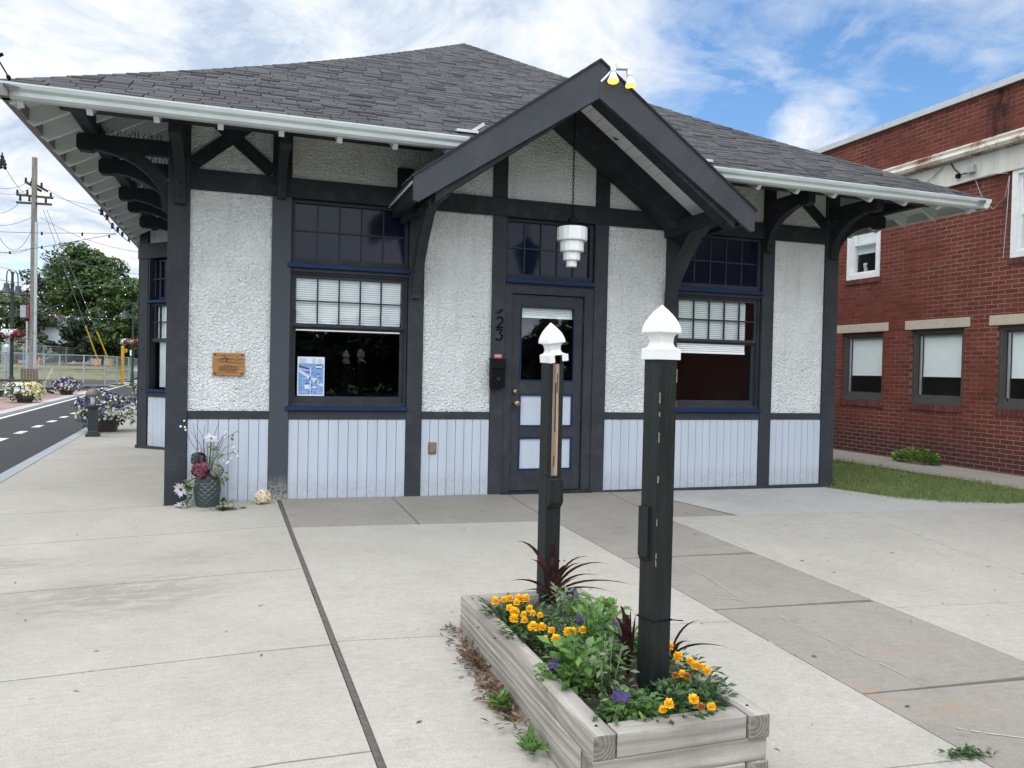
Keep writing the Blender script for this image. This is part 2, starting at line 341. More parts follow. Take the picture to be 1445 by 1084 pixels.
def mk_brick(name='red brick', ax='y'):
    m, nt, N, L, p = new_mat(name)
    t = nd(nt, 'ShaderNodeTexCoord'); sx = nd(nt, 'ShaderNodeSeparateXYZ'); cx = nd(nt, 'ShaderNodeCombineXYZ'); L.new(t.outputs['Object'], sx.inputs[0])
    L.new(sx.outputs['Y' if ax == 'y' else 'X'], cx.inputs[0]); L.new(sx.outputs['Z'], cx.inputs[1])
    b = nd(nt, 'ShaderNodeTexBrick', i_Scale=1., i_Bias=0.); b.inputs['Mortar Size'].default_value = .0055; b.inputs['Mortar Smooth'].default_value = .15; b.inputs['Brick Width'].default_value = .215; b.inputs['Row Height'].default_value = .0695
    b.inputs['Color1'].default_value = (.108, .030, .022, 1); b.inputs['Color2'].default_value = (.165, .045, .032, 1)
    L.new(cx.outputs[0], b.inputs['Vector'])
    v = coords(nt); n1 = noise(nt, v, .55, 6, .65); mo = ramp(nt, n1, [(.40, (.10, .048, .04)), (.60, (.25, .185, .145))]); L.new(mo, b.inputs['Mortar'])
    c = b.outputs['Color']
    c = mixc(nt, .6, c, ramp(nt, noise(nt, v, 3, 6, .7), [(.3, g3(.78)), (.7, g3(1.2))]), 'MULTIPLY'); p.inputs['Specular IOR Level'].default_value = .15
    c = mixc(nt, .6, c, ramp(nt, noise(nt, v, 90, 3, .7), [(.3, g3(.75)), (.7, g3(1.2))]), 'MULTIPLY')
    # soot and damp staining with its own ragged outline along the footing and parapet
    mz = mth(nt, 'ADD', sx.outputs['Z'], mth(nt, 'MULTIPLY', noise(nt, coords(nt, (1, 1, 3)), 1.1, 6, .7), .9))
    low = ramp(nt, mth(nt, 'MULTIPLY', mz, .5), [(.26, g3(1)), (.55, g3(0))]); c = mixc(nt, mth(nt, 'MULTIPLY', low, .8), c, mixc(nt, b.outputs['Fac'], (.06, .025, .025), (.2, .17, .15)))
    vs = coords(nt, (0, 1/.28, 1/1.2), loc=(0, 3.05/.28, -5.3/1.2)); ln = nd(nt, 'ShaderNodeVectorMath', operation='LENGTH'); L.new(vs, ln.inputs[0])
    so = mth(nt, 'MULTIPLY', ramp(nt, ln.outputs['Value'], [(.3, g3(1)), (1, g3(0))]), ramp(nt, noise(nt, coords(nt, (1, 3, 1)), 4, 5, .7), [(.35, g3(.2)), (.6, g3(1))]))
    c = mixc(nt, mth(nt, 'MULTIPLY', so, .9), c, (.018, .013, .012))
    L.new(c, p.inputs['Base Color']); p.inputs['Roughness'].default_value = .85
    inv = mth(nt, 'SUBTRACT', 1., b.outputs['Fac']); bb = bump(nt, inv, .6, .008, p); bump(nt, noise(nt, v, 90, 3, .7), .3, .004, p, bb)
    return m
M['brick'] = mk_brick()
M['soldier'] = basic('soldier course brick', (.12, .03, .024), .85, .25, 20, island=.35)
# ------------------------------------------------------------------ world, sun
def world():
    w = bpy.data.worlds.new('World'); S.world = w; w.use_nodes = True; nt = w.node_tree; N = nt.nodes; L = nt.links; N.clear()
    out = N.new('ShaderNodeOutputWorld'); sky = N.new('ShaderNodeTexSky'); sky.sky_type = 'NISHITA'; sky.sun_disc = False
    sky.sun_elevation = R(SUN_EL); sky.sun_rotation = R(SUN_AZ); sky.air_density = 1.0; sky.dust_density = .15; sky.ozone_density = 2.6
    hs = N.new('ShaderNodeHueSaturation'); hs.inputs['Saturation'].default_value = 1.16; L.new(sky.outputs[0], hs.inputs['Color']); b1 = N.new('ShaderNodeBackground'); b1.inputs[1].default_value = .112; L.new(hs.outputs[0], b1.inputs[0])
    tc = N.new('ShaderNodeTexCoord'); sx = N.new('ShaderNodeSeparateXYZ'); L.new(tc.outputs['Generated'], sx.inputs[0])
    X, Y, Z = sx.outputs
    zz = mth(nt, 'ADD', mth(nt, 'MAXIMUM', Z, 0), .22)
    cx = N.new('ShaderNodeCombineXYZ'); L.new(mth(nt, 'DIVIDE', X, zz), cx.inputs[0]); L.new(mth(nt, 'DIVIDE', Y, zz), cx.inputs[1])
    uv = cx.outputs[0]
    n1 = noise(nt, uv, 1.5, 12, .58, .15); n2 = noise(nt, uv, 4.2, 10, .62, .5)
    az = mth(nt, 'ARCTAN2', X, Y)
    # how closed the cloud deck is in each direction: closed to the west, breaking up to the north-east
    mr = N.new('ShaderNodeMapRange'); mr.interpolation_type = 'SMOOTHSTEP'; L.new(az, mr.inputs[0]); mr.inputs[1].default_value = .33; mr.inputs[2].default_value = .57; mr.inputs[3].default_value = .30; mr.inputs[4].default_value = -.055
    mr2 = N.new('ShaderNodeMapRange'); mr2.interpolation_type = 'SMOOTHSTEP'; L.new(az, mr2.inputs[0]); mr2.inputs[1].default_value = 1.0; mr2.inputs[2].default_value = 1.6; mr2.inputs[3].default_value = 0; mr2.inputs[4].default_value = .25
    # the low gap under the deck to the west
    mr3 = N.new('ShaderNodeMapRange'); L.new(Z, mr3.inputs[0]); mr3.inputs[1].default_value = .0; mr3.inputs[2].default_value = .2; mr3.inputs[3].default_value = -.20; mr3.inputs[4].default_value = 0
    fr_ = N.new('ShaderNodeMapRange'); L.new(Y, fr_.inputs[0]); fr_.inputs[1].default_value = -.05; fr_.inputs[2].default_value = .35
    mr4 = N.new('ShaderNodeMapRange'); L.new(Z, mr4.inputs[0]); mr4.inputs[1].default_value = .30; mr4.inputs[2].default_value = .42; mr4.inputs[3].default_value = -.02; mr4.inputs[4].default_value = .15
    cov = mth(nt, 'ADD', mth(nt, 'ADD', mth(nt, 'ADD', mr.outputs[0], mr4.outputs[0]), mr2.outputs[0]), mth(nt, 'MULTIPLY', mr3.outputs[0], fr_.outputs[0]))
    fld = mth(nt, 'ADD', mth(nt, 'ADD', mth(nt, 'MULTIPLY', n1, .62), mth(nt, 'MULTIPLY', n2, .38)), cov)
    # one low cumulus standing over the neighbour's roof
    d0 = ray(1155, 215).normalized(); dot = N.new('ShaderNodeVectorMath'); dot.operation = 'DISTANCE'; L.new(tc.outputs['Generated'], dot.inputs[0]); dot.inputs[1].default_value = d0
    cum = N.new('ShaderNodeMapRange'); L.new(dot.outputs['Value'], cum.inputs[0]); cum.inputs[1].default_value = .02; cum.inputs[2].default_value = .075; cum.inputs[3].default_value = .34; cum.inputs[4].default_value = 0
    d3 = noise(nt, tc.outputs['Generated'], 16, 6, .6)
    fld = mth(nt, 'ADD', fld, mth(nt, 'MULTIPLY', cum.outputs[0], mth(nt, 'MULTIPLY', d3, 1.9)))
    mask = ramp(nt, fld, [(.485, g3(0)), (.58, g3(.5)), (.70, g3(.97))])
    n3 = noise(nt, uv, 3.4, 10, .66, .6)
    ccol = ramp(nt, n3, [(.36, (.52, .62, .76)), (.49, (.76, .82, .90)), (.63, (1.0, .985, .96))])
    b2 = N.new('ShaderNodeBackground'); L.new(ccol, b2.inputs[0])
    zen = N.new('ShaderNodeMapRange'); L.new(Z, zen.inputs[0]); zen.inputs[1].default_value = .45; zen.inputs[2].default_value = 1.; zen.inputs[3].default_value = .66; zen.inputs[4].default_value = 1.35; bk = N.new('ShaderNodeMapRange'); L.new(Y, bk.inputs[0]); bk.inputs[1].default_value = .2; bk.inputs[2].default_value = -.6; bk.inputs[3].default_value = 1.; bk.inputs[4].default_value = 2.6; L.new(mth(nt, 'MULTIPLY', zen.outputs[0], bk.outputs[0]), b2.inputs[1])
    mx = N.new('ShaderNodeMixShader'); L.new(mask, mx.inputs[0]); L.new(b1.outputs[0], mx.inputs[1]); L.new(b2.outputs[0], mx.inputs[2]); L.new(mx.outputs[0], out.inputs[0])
    sd = bpy.data.lights.new('sun', 'SUN'); sd.energy = .6; sd.angle = R(22); sd.color = (1, .96, .9)
    so = bpy.data.objects.new('sun', sd); C.objects.link(so)
    a, e = R(SUN_AZ), R(SUN_EL); d = Vector((math.sin(a)*math.cos(e), math.cos(a)*math.cos(e), math.sin(e)))
    so.rotation_euler = (-d).to_track_quat('-Z', 'Y').to_euler()
SUN_EL, SUN_AZ = 56., -62.
world()
S.view_settings.view_transform = 'Standard'; S.view_settings.look = 'None'; S.view_settings.gamma = 1; S.view_settings.exposure = .76
S.cycles.max_bounces = 8; S.cycles.transparent_max_bounces = 16
S.cycles.use_denoising = True
# ================================================================== DEPOT BUILDING
DX, DL = 7.53, 17.0                      # facade width, length of the side
EO, EZ = 1.12, 3.35                      # eave overhang, eave height
SL = (6.245-EZ)/(3.81+EO)
depot = thing('depot_building', 'small stucco and gray timber railway depot with hipped shingle roof and gabled porch', 'building', (3.765, 0, 0))
def zroof(d):                            # d: distance in from the eave; a slight bell-cast
    t = d/4.93
    return EZ+SL*d-.075*math.sin(math.pi*min(1, max(0, t)))
# ---- walls with openings
def cells(b, x0, x1, z0, z1, ops, y, dep, m=0, mr=0):
    xs = sorted({x0, x1}|{o[0] for o in ops}|{o[1] for o in ops}); zs = sorted({z0, z1}|{o[2] for o in ops}|{o[3] for o in ops})
    for i in range(len(xs)-1):
        for j in range(len(zs)-1):
            cx, cz = (xs[i]+xs[i+1])/2, (zs[j]+zs[j+1])/2
            if any(o[0] < cx < o[1] and o[2] < cz < o[3] for o in ops): continue
            b.face([(xs[i], y, zs[j]), (xs[i+1], y, zs[j]), (xs[i+1], y, zs[j+1]), (xs[i], y, zs[j+1])], m)
            b.face([(xs[i], y+dep, zs[j]), (xs[i], y+dep, zs[j+1]), (xs[i+1], y+dep, zs[j+1]), (xs[i+1], y+dep, zs[j])], m)
    for o in ops:
        a, c, d, e = o
        for q in ([(a,y,d),(a,y,e),(a,y+dep,e),(a,y+dep,d)], [(c,y,e),(c,y,d),(c,y+dep,d),(c,y+dep,e)], [(a,y,e),(c,y,e),(c,y+dep,e),(a,y+dep,e)], [(c,y,d),(a,y,d),(a,y+dep,d),(c,y+dep,d)]): b.face(q, mr)
W1, W2, DO = (1.069, 2.221), (5.337, 6.473), (3.264, 4.285)
ops = [(W1[0]-.01, W1[1]+.01, .85, 2.915), (W2[0]-.01, W2[1]+.01, .85, 2.915), (DO[0]-.01, DO[1]+.01, -.06, 2.915)]
b = MB(); cells(b, 0, DX, -.12, 3.84, ops, 0, .16, 0, 1)
b.build('front_wall', [M['stucco'], M['trim']], depot)
b = MB(); b.prism([(2.1, 0, 3.0), (5.38, 0, 3.0), (5.38, 0, 3.0), (3.745, 0, 4.12)], (0, .1, 0)); g = b.build('gable_wall', M['stucco'], depot)
g.location.y -= .004
b = MB(); b.box(0, .16, .16, 4.8, -.15, 3.84); b.box(0, .16, 9.3, DL, -.15, 3.84); b.box(DX-.16, DX, .16, DL, -.15, 3.84); b.box(.16, DX-.16, DL-.16, DL, -.15, 3.84)
b.build('side_wall', M['stucco'], depot)
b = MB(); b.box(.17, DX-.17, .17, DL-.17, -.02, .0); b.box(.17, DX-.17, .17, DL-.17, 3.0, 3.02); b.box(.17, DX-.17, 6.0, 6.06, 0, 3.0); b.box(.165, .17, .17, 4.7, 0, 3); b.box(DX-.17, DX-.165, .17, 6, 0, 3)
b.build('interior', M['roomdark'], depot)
# ---- timber framing of the front
ZB0, ZB1 = 2.905, 3.097
def worn():
    m, nt, N, L, p = new_mat('worn gray trim paint'); sx = nd(nt, 'ShaderNodeSeparateXYZ'); L.new(coords(nt), sx.inputs[0])
    h = mth(nt, 'SUBTRACT', mth(nt, 'ADD', sx.outputs[2], mth(nt, 'MULTIPLY', noise(nt, coords(nt), 5, 5, .7), .22)), .02)
    f = mth(nt, 'MULTIPLY', ramp(nt, h, [(.06, g3(1)), (.30, g3(0))]), ramp(nt, noise(nt, coords(nt), 55, 4, .75), [(.40, g3(0)), (.56, g3(1))]))
    f2 = mth(nt, 'MULTIPLY', ramp(nt, h, [(.0, g3(.8)), (.16, g3(0))]), .8); f = mth(nt, 'MAXIMUM', f, f2)
    c = mixc(nt, f, (.038, .045, .055), (.34, .32, .29)); L.new(c, p.inputs['Base Color']); p.inputs['Roughness'].default_value = .7; return m
def post(x0, x1, name='wall_post', z0=-.11, z1=ZB0, p=.03): return rect(name, depot, M['trim'], x0, x1, -p, .0, z0, z1, .004)
for x0, x1 in ((.886, 1.067), (2.223, 2.384), (5.178, 5.335), (6.475, 6.637)):
    o = post(x0, x1)
    if x0 < 1: o.data.materials[0] = worn(); o['label'] = 'gray post with paint worn off at its foot'
for x0, x1 in ((3.113, 3.262), (4.287, 4.447)): post(x0, x1)
# corner posts are full square timbers
b = MB(); b.box(-.035, .155, -.035, .155, -.12, 3.62); bevel(b.build('corner_post', M['trim'], depot), .006)
b = MB(); b.box(7.375, 7.565, -.035, .155, -.09, 3.62); bevel(b.build('corner_post', M['trim'], depot), .006)
rect('tie_beam', depot, M['dark'], .156, 7.374, -.036, 0, ZB0, ZB1, .004)
for x0, x1 in ((.156, .886), (2.384, 3.113), (4.447, 5.178), (6.637, 7.374)): rect('belt_rail', depot, M['trim'], x0, x1, -.022, 0, .762, .838, .003)
for x0, x1 in ((1.067, 2.223), (5.335, 6.475)): rect('belt_rail', depot, M['trim'], x0, x1, -.022, 0, .757, .842, .003)
for x0, x1, z0, z1 in ((.886, 1.067, ZB1, 3.62), (6.475, 6.637, ZB1, 3.62), (3.106, 3.262, ZB1, 3.66), (4.287, 4.45, ZB1, 3.66), (2.09, 2.25, ZB1, 3.3), (5.19, 5.34, ZB1, 3.2)): rect('frieze_post', depot, M['dark'], x0, x1, -.031, 0, z0, z1, .003)
def brace(x0, z0, x1, z1, y=-.026, w=.12):
    b = MB(); b.bar((x0, y/2, z0), (x1, y/2, z1), w, abs(y), (0, 1, 0)); return b.build('cross_brace', M['dark'], depot)
for xa, xb in ((.155, .886), (6.637, 7.375)):
    brace(xa, 3.13, xb, 3.74, -.025); brace(xb, 3.13, xa, 3.74, -.022)
# wainscot panels of vertical boards
def wains(x0, x1, z0, z1, y=-.012, n=None, dirv=None):
    n = n or max(2, round((x1-x0)/.1)); b = MB(); w = (x1-x0)/n
    for i in range(n):
        a, c = x0+i*w, x0+(i+1)*w; g = .004
        if i % 1 == 0:
            vs = [(a, y+.011, z0), (a+g, y, z0), (c-g, y, z0), (c, y+.011, z0)]
            b.face([vs[0], vs[1], (a+g, y, z1), (a, y+.011, z1)]); b.face([vs[1], vs[2], (c-g, y, z1), (a+g, y, z1)]); b.face([vs[2], vs[3], (c, y+.011, z1), (c-g, y, z1)])
    b.face([(x0, y, z1), (x1, y, z1), (x1, y+.012, z1), (x0, y+.012, z1)])
    return b.build('wainscot_panel', M['wains'], depot)
for x0, x1, n in ((.156, .886, 8), (1.067, 2.223, 12), (2.384, 3.113, 8), (4.447, 5.178, 7), (5.335, 6.475, 12), (6.637, 7.374, 8)): wains(x0, x1, -.045, .755, n=n)
b = MB(); b.box(3.9, 7.6, -.048, -.001, -.075, -.028); b.build('baseboard', M['trim'], depot)
b = MB(); b.box(3.9, 7.61, -.04, .05, -.16, -.076); b.box(-.03, 3.9, -.024, .05, -.2, -.05); b.build('foundation', M['grime'], depot)
# peeling scuff at the foot of the second post
# ---- windows
def pane(x0, x1, z0, z1, y, parent, mat='glass'):
    b = MB(); b.box(x0, x1, y, y+.004, z0, z1); return b.build('glass_pane', M[mat], parent)
def grid(b, x0, x1, z0, z1, nx, nz, y, w=.016, d=.018):
    for i in range(1, nx): x = x0+(x1-x0)*i/nx; b.box(x-w/2, x+w/2, y, y+d, z0, z1)
    for j in range(1, nz): z = z0+(z1-z0)*j/nz; b.box(x0, x1, y+.002, y+d-.002, z-w/2, z+w/2)
def frame4(b, x0, x1, z0, z1, w, y0, y1, wb=None, wt=None):
    wb = wb or w; wt = wt or w
    b.box(x0, x0+w, y0, y1, z0, z1); b.box(x1-w, x1, y0, y1, z0, z1); b.box(x0+w, x1-w, y0, y1, z0, z0+wb); b.box(x0+w, x1-w, y0, y1, z1-wt, z1)
def blind(b, x0, x1, z0, z1, y, pitch=.022):
    n = int((z1-z0)/pitch)
    for i in range(n):
        z = z0+i*pitch; b.face([(x0, y-.006, z), (x1, y-.006, z), (x1, y+.006, z+pitch*.9), (x0, y+.006, z+pitch*.9)])
    b.box(x0, x1, y-.008, y+.008, z0-.03, z0-.004)
def transom(x0, x1, z0, z1, nx, parent, gx0=None, gx1=None):
    b = MB(); frame4(b, x0, x1, z0, z1, .035, .028, .085, .05, .03)
    grid(b, x0+.035, x1-.035, z0+.05, z1-.03, nx, 2, .05, .014)
    t = b.build('transom_window', M['trim'], parent)
    pane(x0+.035, x1-.035, z0+.05, z1-.03, .066, t, 'navyglass')
    return t
def window(x0, x1, z0, z1, blind_z, name='sash_window', off=0):
    b = MB(); frame4(b, x0, x1, z0, z1, .022, .02, .12, .05, .02); w = b.build(name, M['trim'], depot)
    zm = 1.668
    b = MB(); frame4(b, x0+.022, x1-.022, zm, z1-.02, .03, .045, .08, .03, .035); grid(b, x0+.052, x1-.052, zm+.03, z1-.055, 5, 2, .05, .014); b.build('upper_sash', M['trim'], w)
    b = MB(); frame4(b, x0+.022, x1-.022, z0+.05, zm+.004, .035, .081, .115, .06, .028); b.build('lower_sash', M['trim'], w)
    pane(x0+.052, x1-.052, zm+.03, z1-.055, .062, w); pane(x0+.057, x1-.057, z0+.11, zm-.024, .098, w)
    b = MB(); blind(b, x0+.06, x1-.06-off, blind_z, z1-.02, .093); b.build('venetian_blind', M['blind'], w)
    return w
wa = window(W1[0], W1[1], .87, 2.2, 1.66); wb_ = window(W2[0], W2[1], .87, 2.2, 1.56, off=.09)
for ww, tx in ((W1, wa), (W2, wb_)):
    t = transom(ww[0], ww[1], 2.29, 2.904, 5, depot); rect('transom_bar', t, M['trim'], ww[0], ww[1], .0, .13, 2.201, 2.289)
    rect('sill', t, M['navy'], ww[0]-.035, ww[1]+.012, -.05, .03, 2.236, 2.279, .004)
    rect('sill', tx, M['navy'], ww[0]-.035, ww[1]+.012, -.055, .03, .845, .886, .004)
    rect('head_trim', tx, M['trim'], ww[0], ww[1], -.012, .02, 2.20, 2.235, .003)
# ---- door
t = transom(DO[0], DO[1], 2.265, 2.904, 5, depot); rect('transom_bar', t, M['trim'], DO[0], DO[1], .0, .13, 2.191, 2.264); rect('sill', t, M['navy'], 3.263, 4.285, -.045, .03, 2.214, 2.263, .004)
b = MB(); b.box(3.263, 3.345, -.012, .06, -.06, 2.19); b.box(4.183, 4.286, -.012, .06, -.06, 2.19); b.box(3.345, 4.183, -.012, .06, 2.105, 2.19); b.build('door_casing', M['trim'], depot)
b = MB(); y0, y1 = .018, .062
x0, x1, z0, z1 = 3.352, 4.176, -.012, 2.098
b.box(x0, 3.452, y0, y1, z0, z1); b.box(4.08, x1, y0, y1, z0, z1)
for za, zc in ((z0, .205), (.565, .675), (1.032, 1.172), (1.975, z1)): b.box(3.452, 4.08, y0, y1, za, zc)
for za, zc in ((.205, .565), (.675, 1.032)): b.box(3.745, 3.79, y0, y1, za, zc)
door = b.build('door', M['trim'], depot); bevel(door, .003, 1)
pane(3.452, 4.08, 1.172, 1.975, .042, door)
b = MB(); frame4(b, 3.452, 4.08, 1.172, 1.975, .013, .013, .03); b.build('glazing_bead', M['navy'], door)
for za, zc in ((.205, .565), (.675, 1.032)):
    for xa, xb in ((3.452, 3.745), (3.79, 4.08)):
        b = MB(); b.box(xa, xb, .034, .045, za, zc); b.build('door_panel', M['wains'], door)
        b = MB(); frame4(b, xa, xb, za, zc, .02, .016, .033); b.build('panel_moulding', M['navy'], door)
b = MB(); blind(b, 3.47, 4.07, 1.885, 1.972, .075, .018); b.build('door_blind', M['blind'], door)
b = MB(); prof = [(.034, 0), (.034, .008), (.014, .012), (.014, .04), (.03, .048), (.034, .062), (.028, .074), (.01, .078)]
b.lathe((0, 0, 0), prof, 14); k = b.build('door_knob', M['brass'], door, True, local=True); k.rotation_euler = (R(90), 0, 0); k.location = Vector((3.412, .018, .93))-OFF[door.name]
b = MB(); b.lathe((0, 0, 0), [(.03, 0), (.03, .01), (.022, .02), (.02, .022)], 14); k = b.build('deadbolt', M['brass'], door, True, local=True); k.rotation_euler = (R(90), 0, 0); k.location = Vector((3.403, .018, 1.055))-OFF[door.name]
for z in (.22, 1.05, 1.86): rect('hinge', door, M['dark'], 4.17, 4.19, .002, .02, z-.05, z+.05)
b = MB(); b.box(3.25, 4.3, -.06, .06, -.05, -.016); b.build('threshold', M['dark'], depot)
# ---- house number in brushed strokes, ornament above it
def ribbon(b, pts, ws, y, d=.006, m=0):
    n = len(pts); up = []; dn = []
    for i, (x, z) in enumerate(pts):
        a = pts[max(i-1, 0)]; c = pts[min(i+1, n-1)]; t = Vector((c[0]-a[0], 0, c[1]-a[1])); t.normalize(); nn = Vector((-t.z, 0, t.x)); w = ws[i]/2
        up.append(Vector((x, y, z))+nn*w); dn.append(Vector((x, y, z))-nn*w)
    b.strip(up, dn, (0, -d, 0), m)
def arc(cx, cz, r, a0, a1, n=8, rz=None):
    rz = rz or r; return [(cx+r*math.cos(R(a0+(a1-a0)*i/n)), cz+rz*math.sin(R(a0+(a1-a0)*i/n))) for i in range(n+1)]
b = MB(); pts = arc(3.198, 1.808, .034, 165, -30, 10)+[(3.205, 1.765), (3.172, 1.733)]; ribbon(b, pts, [.016]+[.012]*3+[.020]*5+[.018, .016, .015, .014], -.031); ribbon(b, [(3.158, 1.733), (3.2, 1.735), (3.24, 1.731)], [.012, .02, .014], -.031)
b.build('house_number', M['ink'], depot)['label'] = 'black house number 2'
b = MB(); ribbon(b, [(3.162, 1.706), (3.2, 1.71), (3.232, 1.705), (3.196, 1.672)], [.019, .018, .016, .014], -.031); ribbon(b, arc(3.190, 1.636, .037, 80, -150, 12), [.015]*3+[.024]*6+[.018]*4, -.031)
b.build('house_number', M['ink'], depot)['label'] = 'black house number 3'
b = MB(); ribbon(b, [(3.165, 1.882), (3.185, 1.888), (3.205, 1.894), (3.232, 1.922)], [.006, .016, .018, .006], -.031); ribbon(b, arc(3.215, 1.908, .015, 0, 300, 8), [.006]*9, -.033)
b.build('ornament', M['ink'], depot)
# ---- roof: deck (soffit underneath), shingles on top
GX_, GW_ = 3.745, 1.735
def hipgeom(b, zf, inset=0, m=0):
    n = 34; ds = [4.93*i/n for i in range(n+1)]; ds[0] = inset
    hw = lambda z: max(0., min(GW_, (4.15-z)/.712))
    for i in range(n):
        a, c = ds[i], ds[i+1]; za, zc = zf(a), zf(c)
        X0, X1, Y0, Y1 = -EO, DX+EO, -EO, DL+EO
        q = [[(X0+a, Y0+a, za), (X1-a, Y0+a, za), (X1-c, Y0+c, zc), (X0+c, Y0+c, zc)], [(X1-a, Y0+a, za), (X1-a, Y1-a, za), (X1-c, Y1-c, zc), (X1-c, Y0+c, zc)],
             [(X1-a, Y1-a, za), (X0+a, Y1-a, za), (X0+c, Y1-c, zc), (X1-c, Y1-c, zc)], [(X0+a, Y1-a, za), (X0+a, Y0+a, za), (X0+c, Y0+c, zc), (X0+c, Y1-c, zc)]]
        ha, hc = hw(za), hw(zc)
        if ha > 0: q[0:1] = [[(X0+a, Y0+a, za), (GX_-ha, Y0+a, za), (GX_-hc, Y0+c, zc), (X0+c, Y0+c, zc)], [(GX_+ha, Y0+a, za), (X1-a, Y0+a, za), (X1-c, Y0+c, zc), (GX_+hc, Y0+c, zc)]]
        for f in q: b.face(f, m)
b = MB(); hipgeom(b, lambda d: zroof(d)-.006); roof = b.build('roof', M['shingle'], depot)
b = MB(); hipgeom(b, lambda d: zroof(d)-.05, .02); b.build('soffit', M['soffit'], depot)
def shingles(name, parent, origin, ux, uin, L0, inset, zf, dmax, xclip=None, exp=.112, tw=.22):
    """courses of tabs on a roof plane; ux along the eave, uin horizontally inward"""
    o, ux, uin = Vector(origin), Vector(ux), Vector(uin); q = []
    rows = int(dmax/(exp*.86)); 
    for r in range(rows+1):
        d = r*exp*.862; d1 = min(d+exp*.862+.035, dmax+.03)
        if d > dmax: break
        a0, a1 = inset(d); off = (0 if r % 2 else tw/2)+random.uniform(-.02, .02); x = a0-random.random()*tw*.3-off
        s = Vector((0, 0, 1))
        while x < a1:
            w = tw*random.choice((1, 1, 1, .6, .75)); xa, xb = max(a0, x+.005), min(a1, x+w-.005); x += w
            if xb-xa < .02: continue
            if xclip and xclip(xa, xb, d): continue
            th = .007+random.random()**3*.017; dd = d+random.uniform(-.014, .008)
            h0, h1 = inset(max(dd, 0)); g0, g1 = inset(d1)
            p = [o+ux*max(xa, h0)+uin*dd, o+ux*min(xb, h1)+uin*(dd+random.uniform(-.004, .004)), o+ux*min(xb, g1)+uin*d1, o+ux*max(xa, g0)+uin*d1]
            if min(xb, g1) <= max(xa, g0) or min(xb, h1) <= max(xa, h0): continue
            z0, z1 = zf(dd), zf(d1); lift = random.random()*.004
            t = [Vector((p[0].x, p[0].y, z0+th)), Vector((p[1].x, p[1].y, z0+th+lift)), Vector((p[2].x, p[2].y, z1+.004)), Vector((p[3].x, p[3].y, z1+.004))]
            lo = [Vector((p[0].x, p[0].y, z0-.004)), Vector((p[1].x, p[1].y, z0-.004))]
            q.append((t, lo))
    b = MB()
    for t, lo in q:
        b.mesh(t+lo, [(0, 1, 2, 3), (4, 5, 1, 0), (0, 3, 4), (5, 2, 1)])
    return b.build(name, M['shingle'], parent)
def gab(xa, xb, d):                                     # leave the porch gable's footprint free
    xm = (xa+xb)/2-EO; y = d-EO; zz = zroof(d)
    return abs(xm-3.745) < 1.735 and zz < 4.18-.712*abs(xm-3.745)-.02
shingles('front_shingles', roof, (-EO, -EO-.02, 0), (1, 0, 0), (0, 1, 0), 0, lambda d: (d, DX+2*EO-d), zroof, 4.9, gab)
shingles('side_shingles', roof, (-EO-.02, -EO, 0), (0, 1, 0), (1, 0, 0), 0, lambda d: (d, 9), zroof, 4.9)
shingles('side_shingles', roof, (DX+EO+.02, -EO, 0), (0, 1, 0), (-1, 0, 0), 0, lambda d: (d, 7), zroof, 4.9)
def caps(name, parent, p0, p1, zf, w=.14, step=.135):
    b = MB(); p0, p1 = Vector(p0), Vector(p1); n = int((p1-p0).length/step); dirh = (p1-p0); dirh.z = 0
    flat = dirh.normalized(); side = Vector((-flat.y, flat.x, 0))
    for i in range(n):
        a = p0.lerp(p1, i/n); c = p0.lerp(p1, min(1, (i+1.35)/n)); za, zc = zf(i/n), zf(min(1, (i+1.35)/n)); j = random.uniform(-.006, .006)
        A = Vector((a.x, a.y, za+.024+j*.4)); Cc = Vector((c.x, c.y, zc+.016)); dz = Vector((0, 0, -.085)) if abs(dirh.x) > .1 and abs(dirh.y) > .1 else Vector((0, 0, -.08))
        for s in (-1, 1):
            b.mesh([A, Cc, Cc+side*s*w+dz, A+side*s*w+dz, A+side*s*w+dz-Vector((0, 0, .02)), A-Vector((0, 0, .02))], [(0, 1, 2, 3), (0, 3, 4, 5)])
    return b.build(name, M['shingle'], parent)
hz = lambda t: zroof(t*4.93)
caps('hip_cap', roof, (-EO, -EO, 0), (3.765, 3.81, 0), hz); caps('hip_cap', roof, (DX+EO, -EO, 0), (3.765, 3.81, 0), hz)
caps('ridge_cap', roof, (3.765, 3.81, 0), (3.765, 13.2, 0), lambda t: 6.245)
# ---- rafters
def rafter(p, u, length, ov=1.07):               # p on the wall line (x,y); u = outward unit vector
    b = MB(); u = Vector(u); sd = Vector((-u.y, u.x, 0))*.022; P0 = Vector((p[0], p[1], 0))
    pr = []
    for o, lo in ((ov, .085), (ov-.05, .15), (-length, .15)):
        d = EO-o; pr.append((o, zroof(d)-.05-lo))
    up = [(ov, zroof(EO-ov)-.052), (-length, zroof(EO+length)-.052)]
    poly = [P0+u*o+Vector((0, 0, z)) for o, z in pr+up[::-1]]
    b.prism([v-sd for v in poly], sd*2); return b.build('rafter', M['soffit'], depot)
xs = [-.99, -.52, -.04, .44, .92, 1.40, 1.88, 2.36]
for x in xs+[2*3.765-v for v in xs]:
    lim = min(x+EO, DX+EO-x)-EO
    rafter((x, 0), (0, -1, 0), min(.1, lim-.02) if lim < .1 else .1)
for i in range(24):
    y = -.98+.467*i
    for u, X in ((-1, 0), (1, DX)):
        if u == 1 and i > 13: continue
        rafter((X, y), (u, 0, 0), min(.1, y-.02) if y < .1 else .1)
# hip rafters under the corners
for X, s in ((0, 1), (DX, -1)):
    b = MB(); b.bar((X-s*1.06, -1.06, zroof(.06)-.11), (X+s*.1, .1, zroof(1.22)-.13), .05, .12); b.build('hip_rafter', M['soffit'], depot)
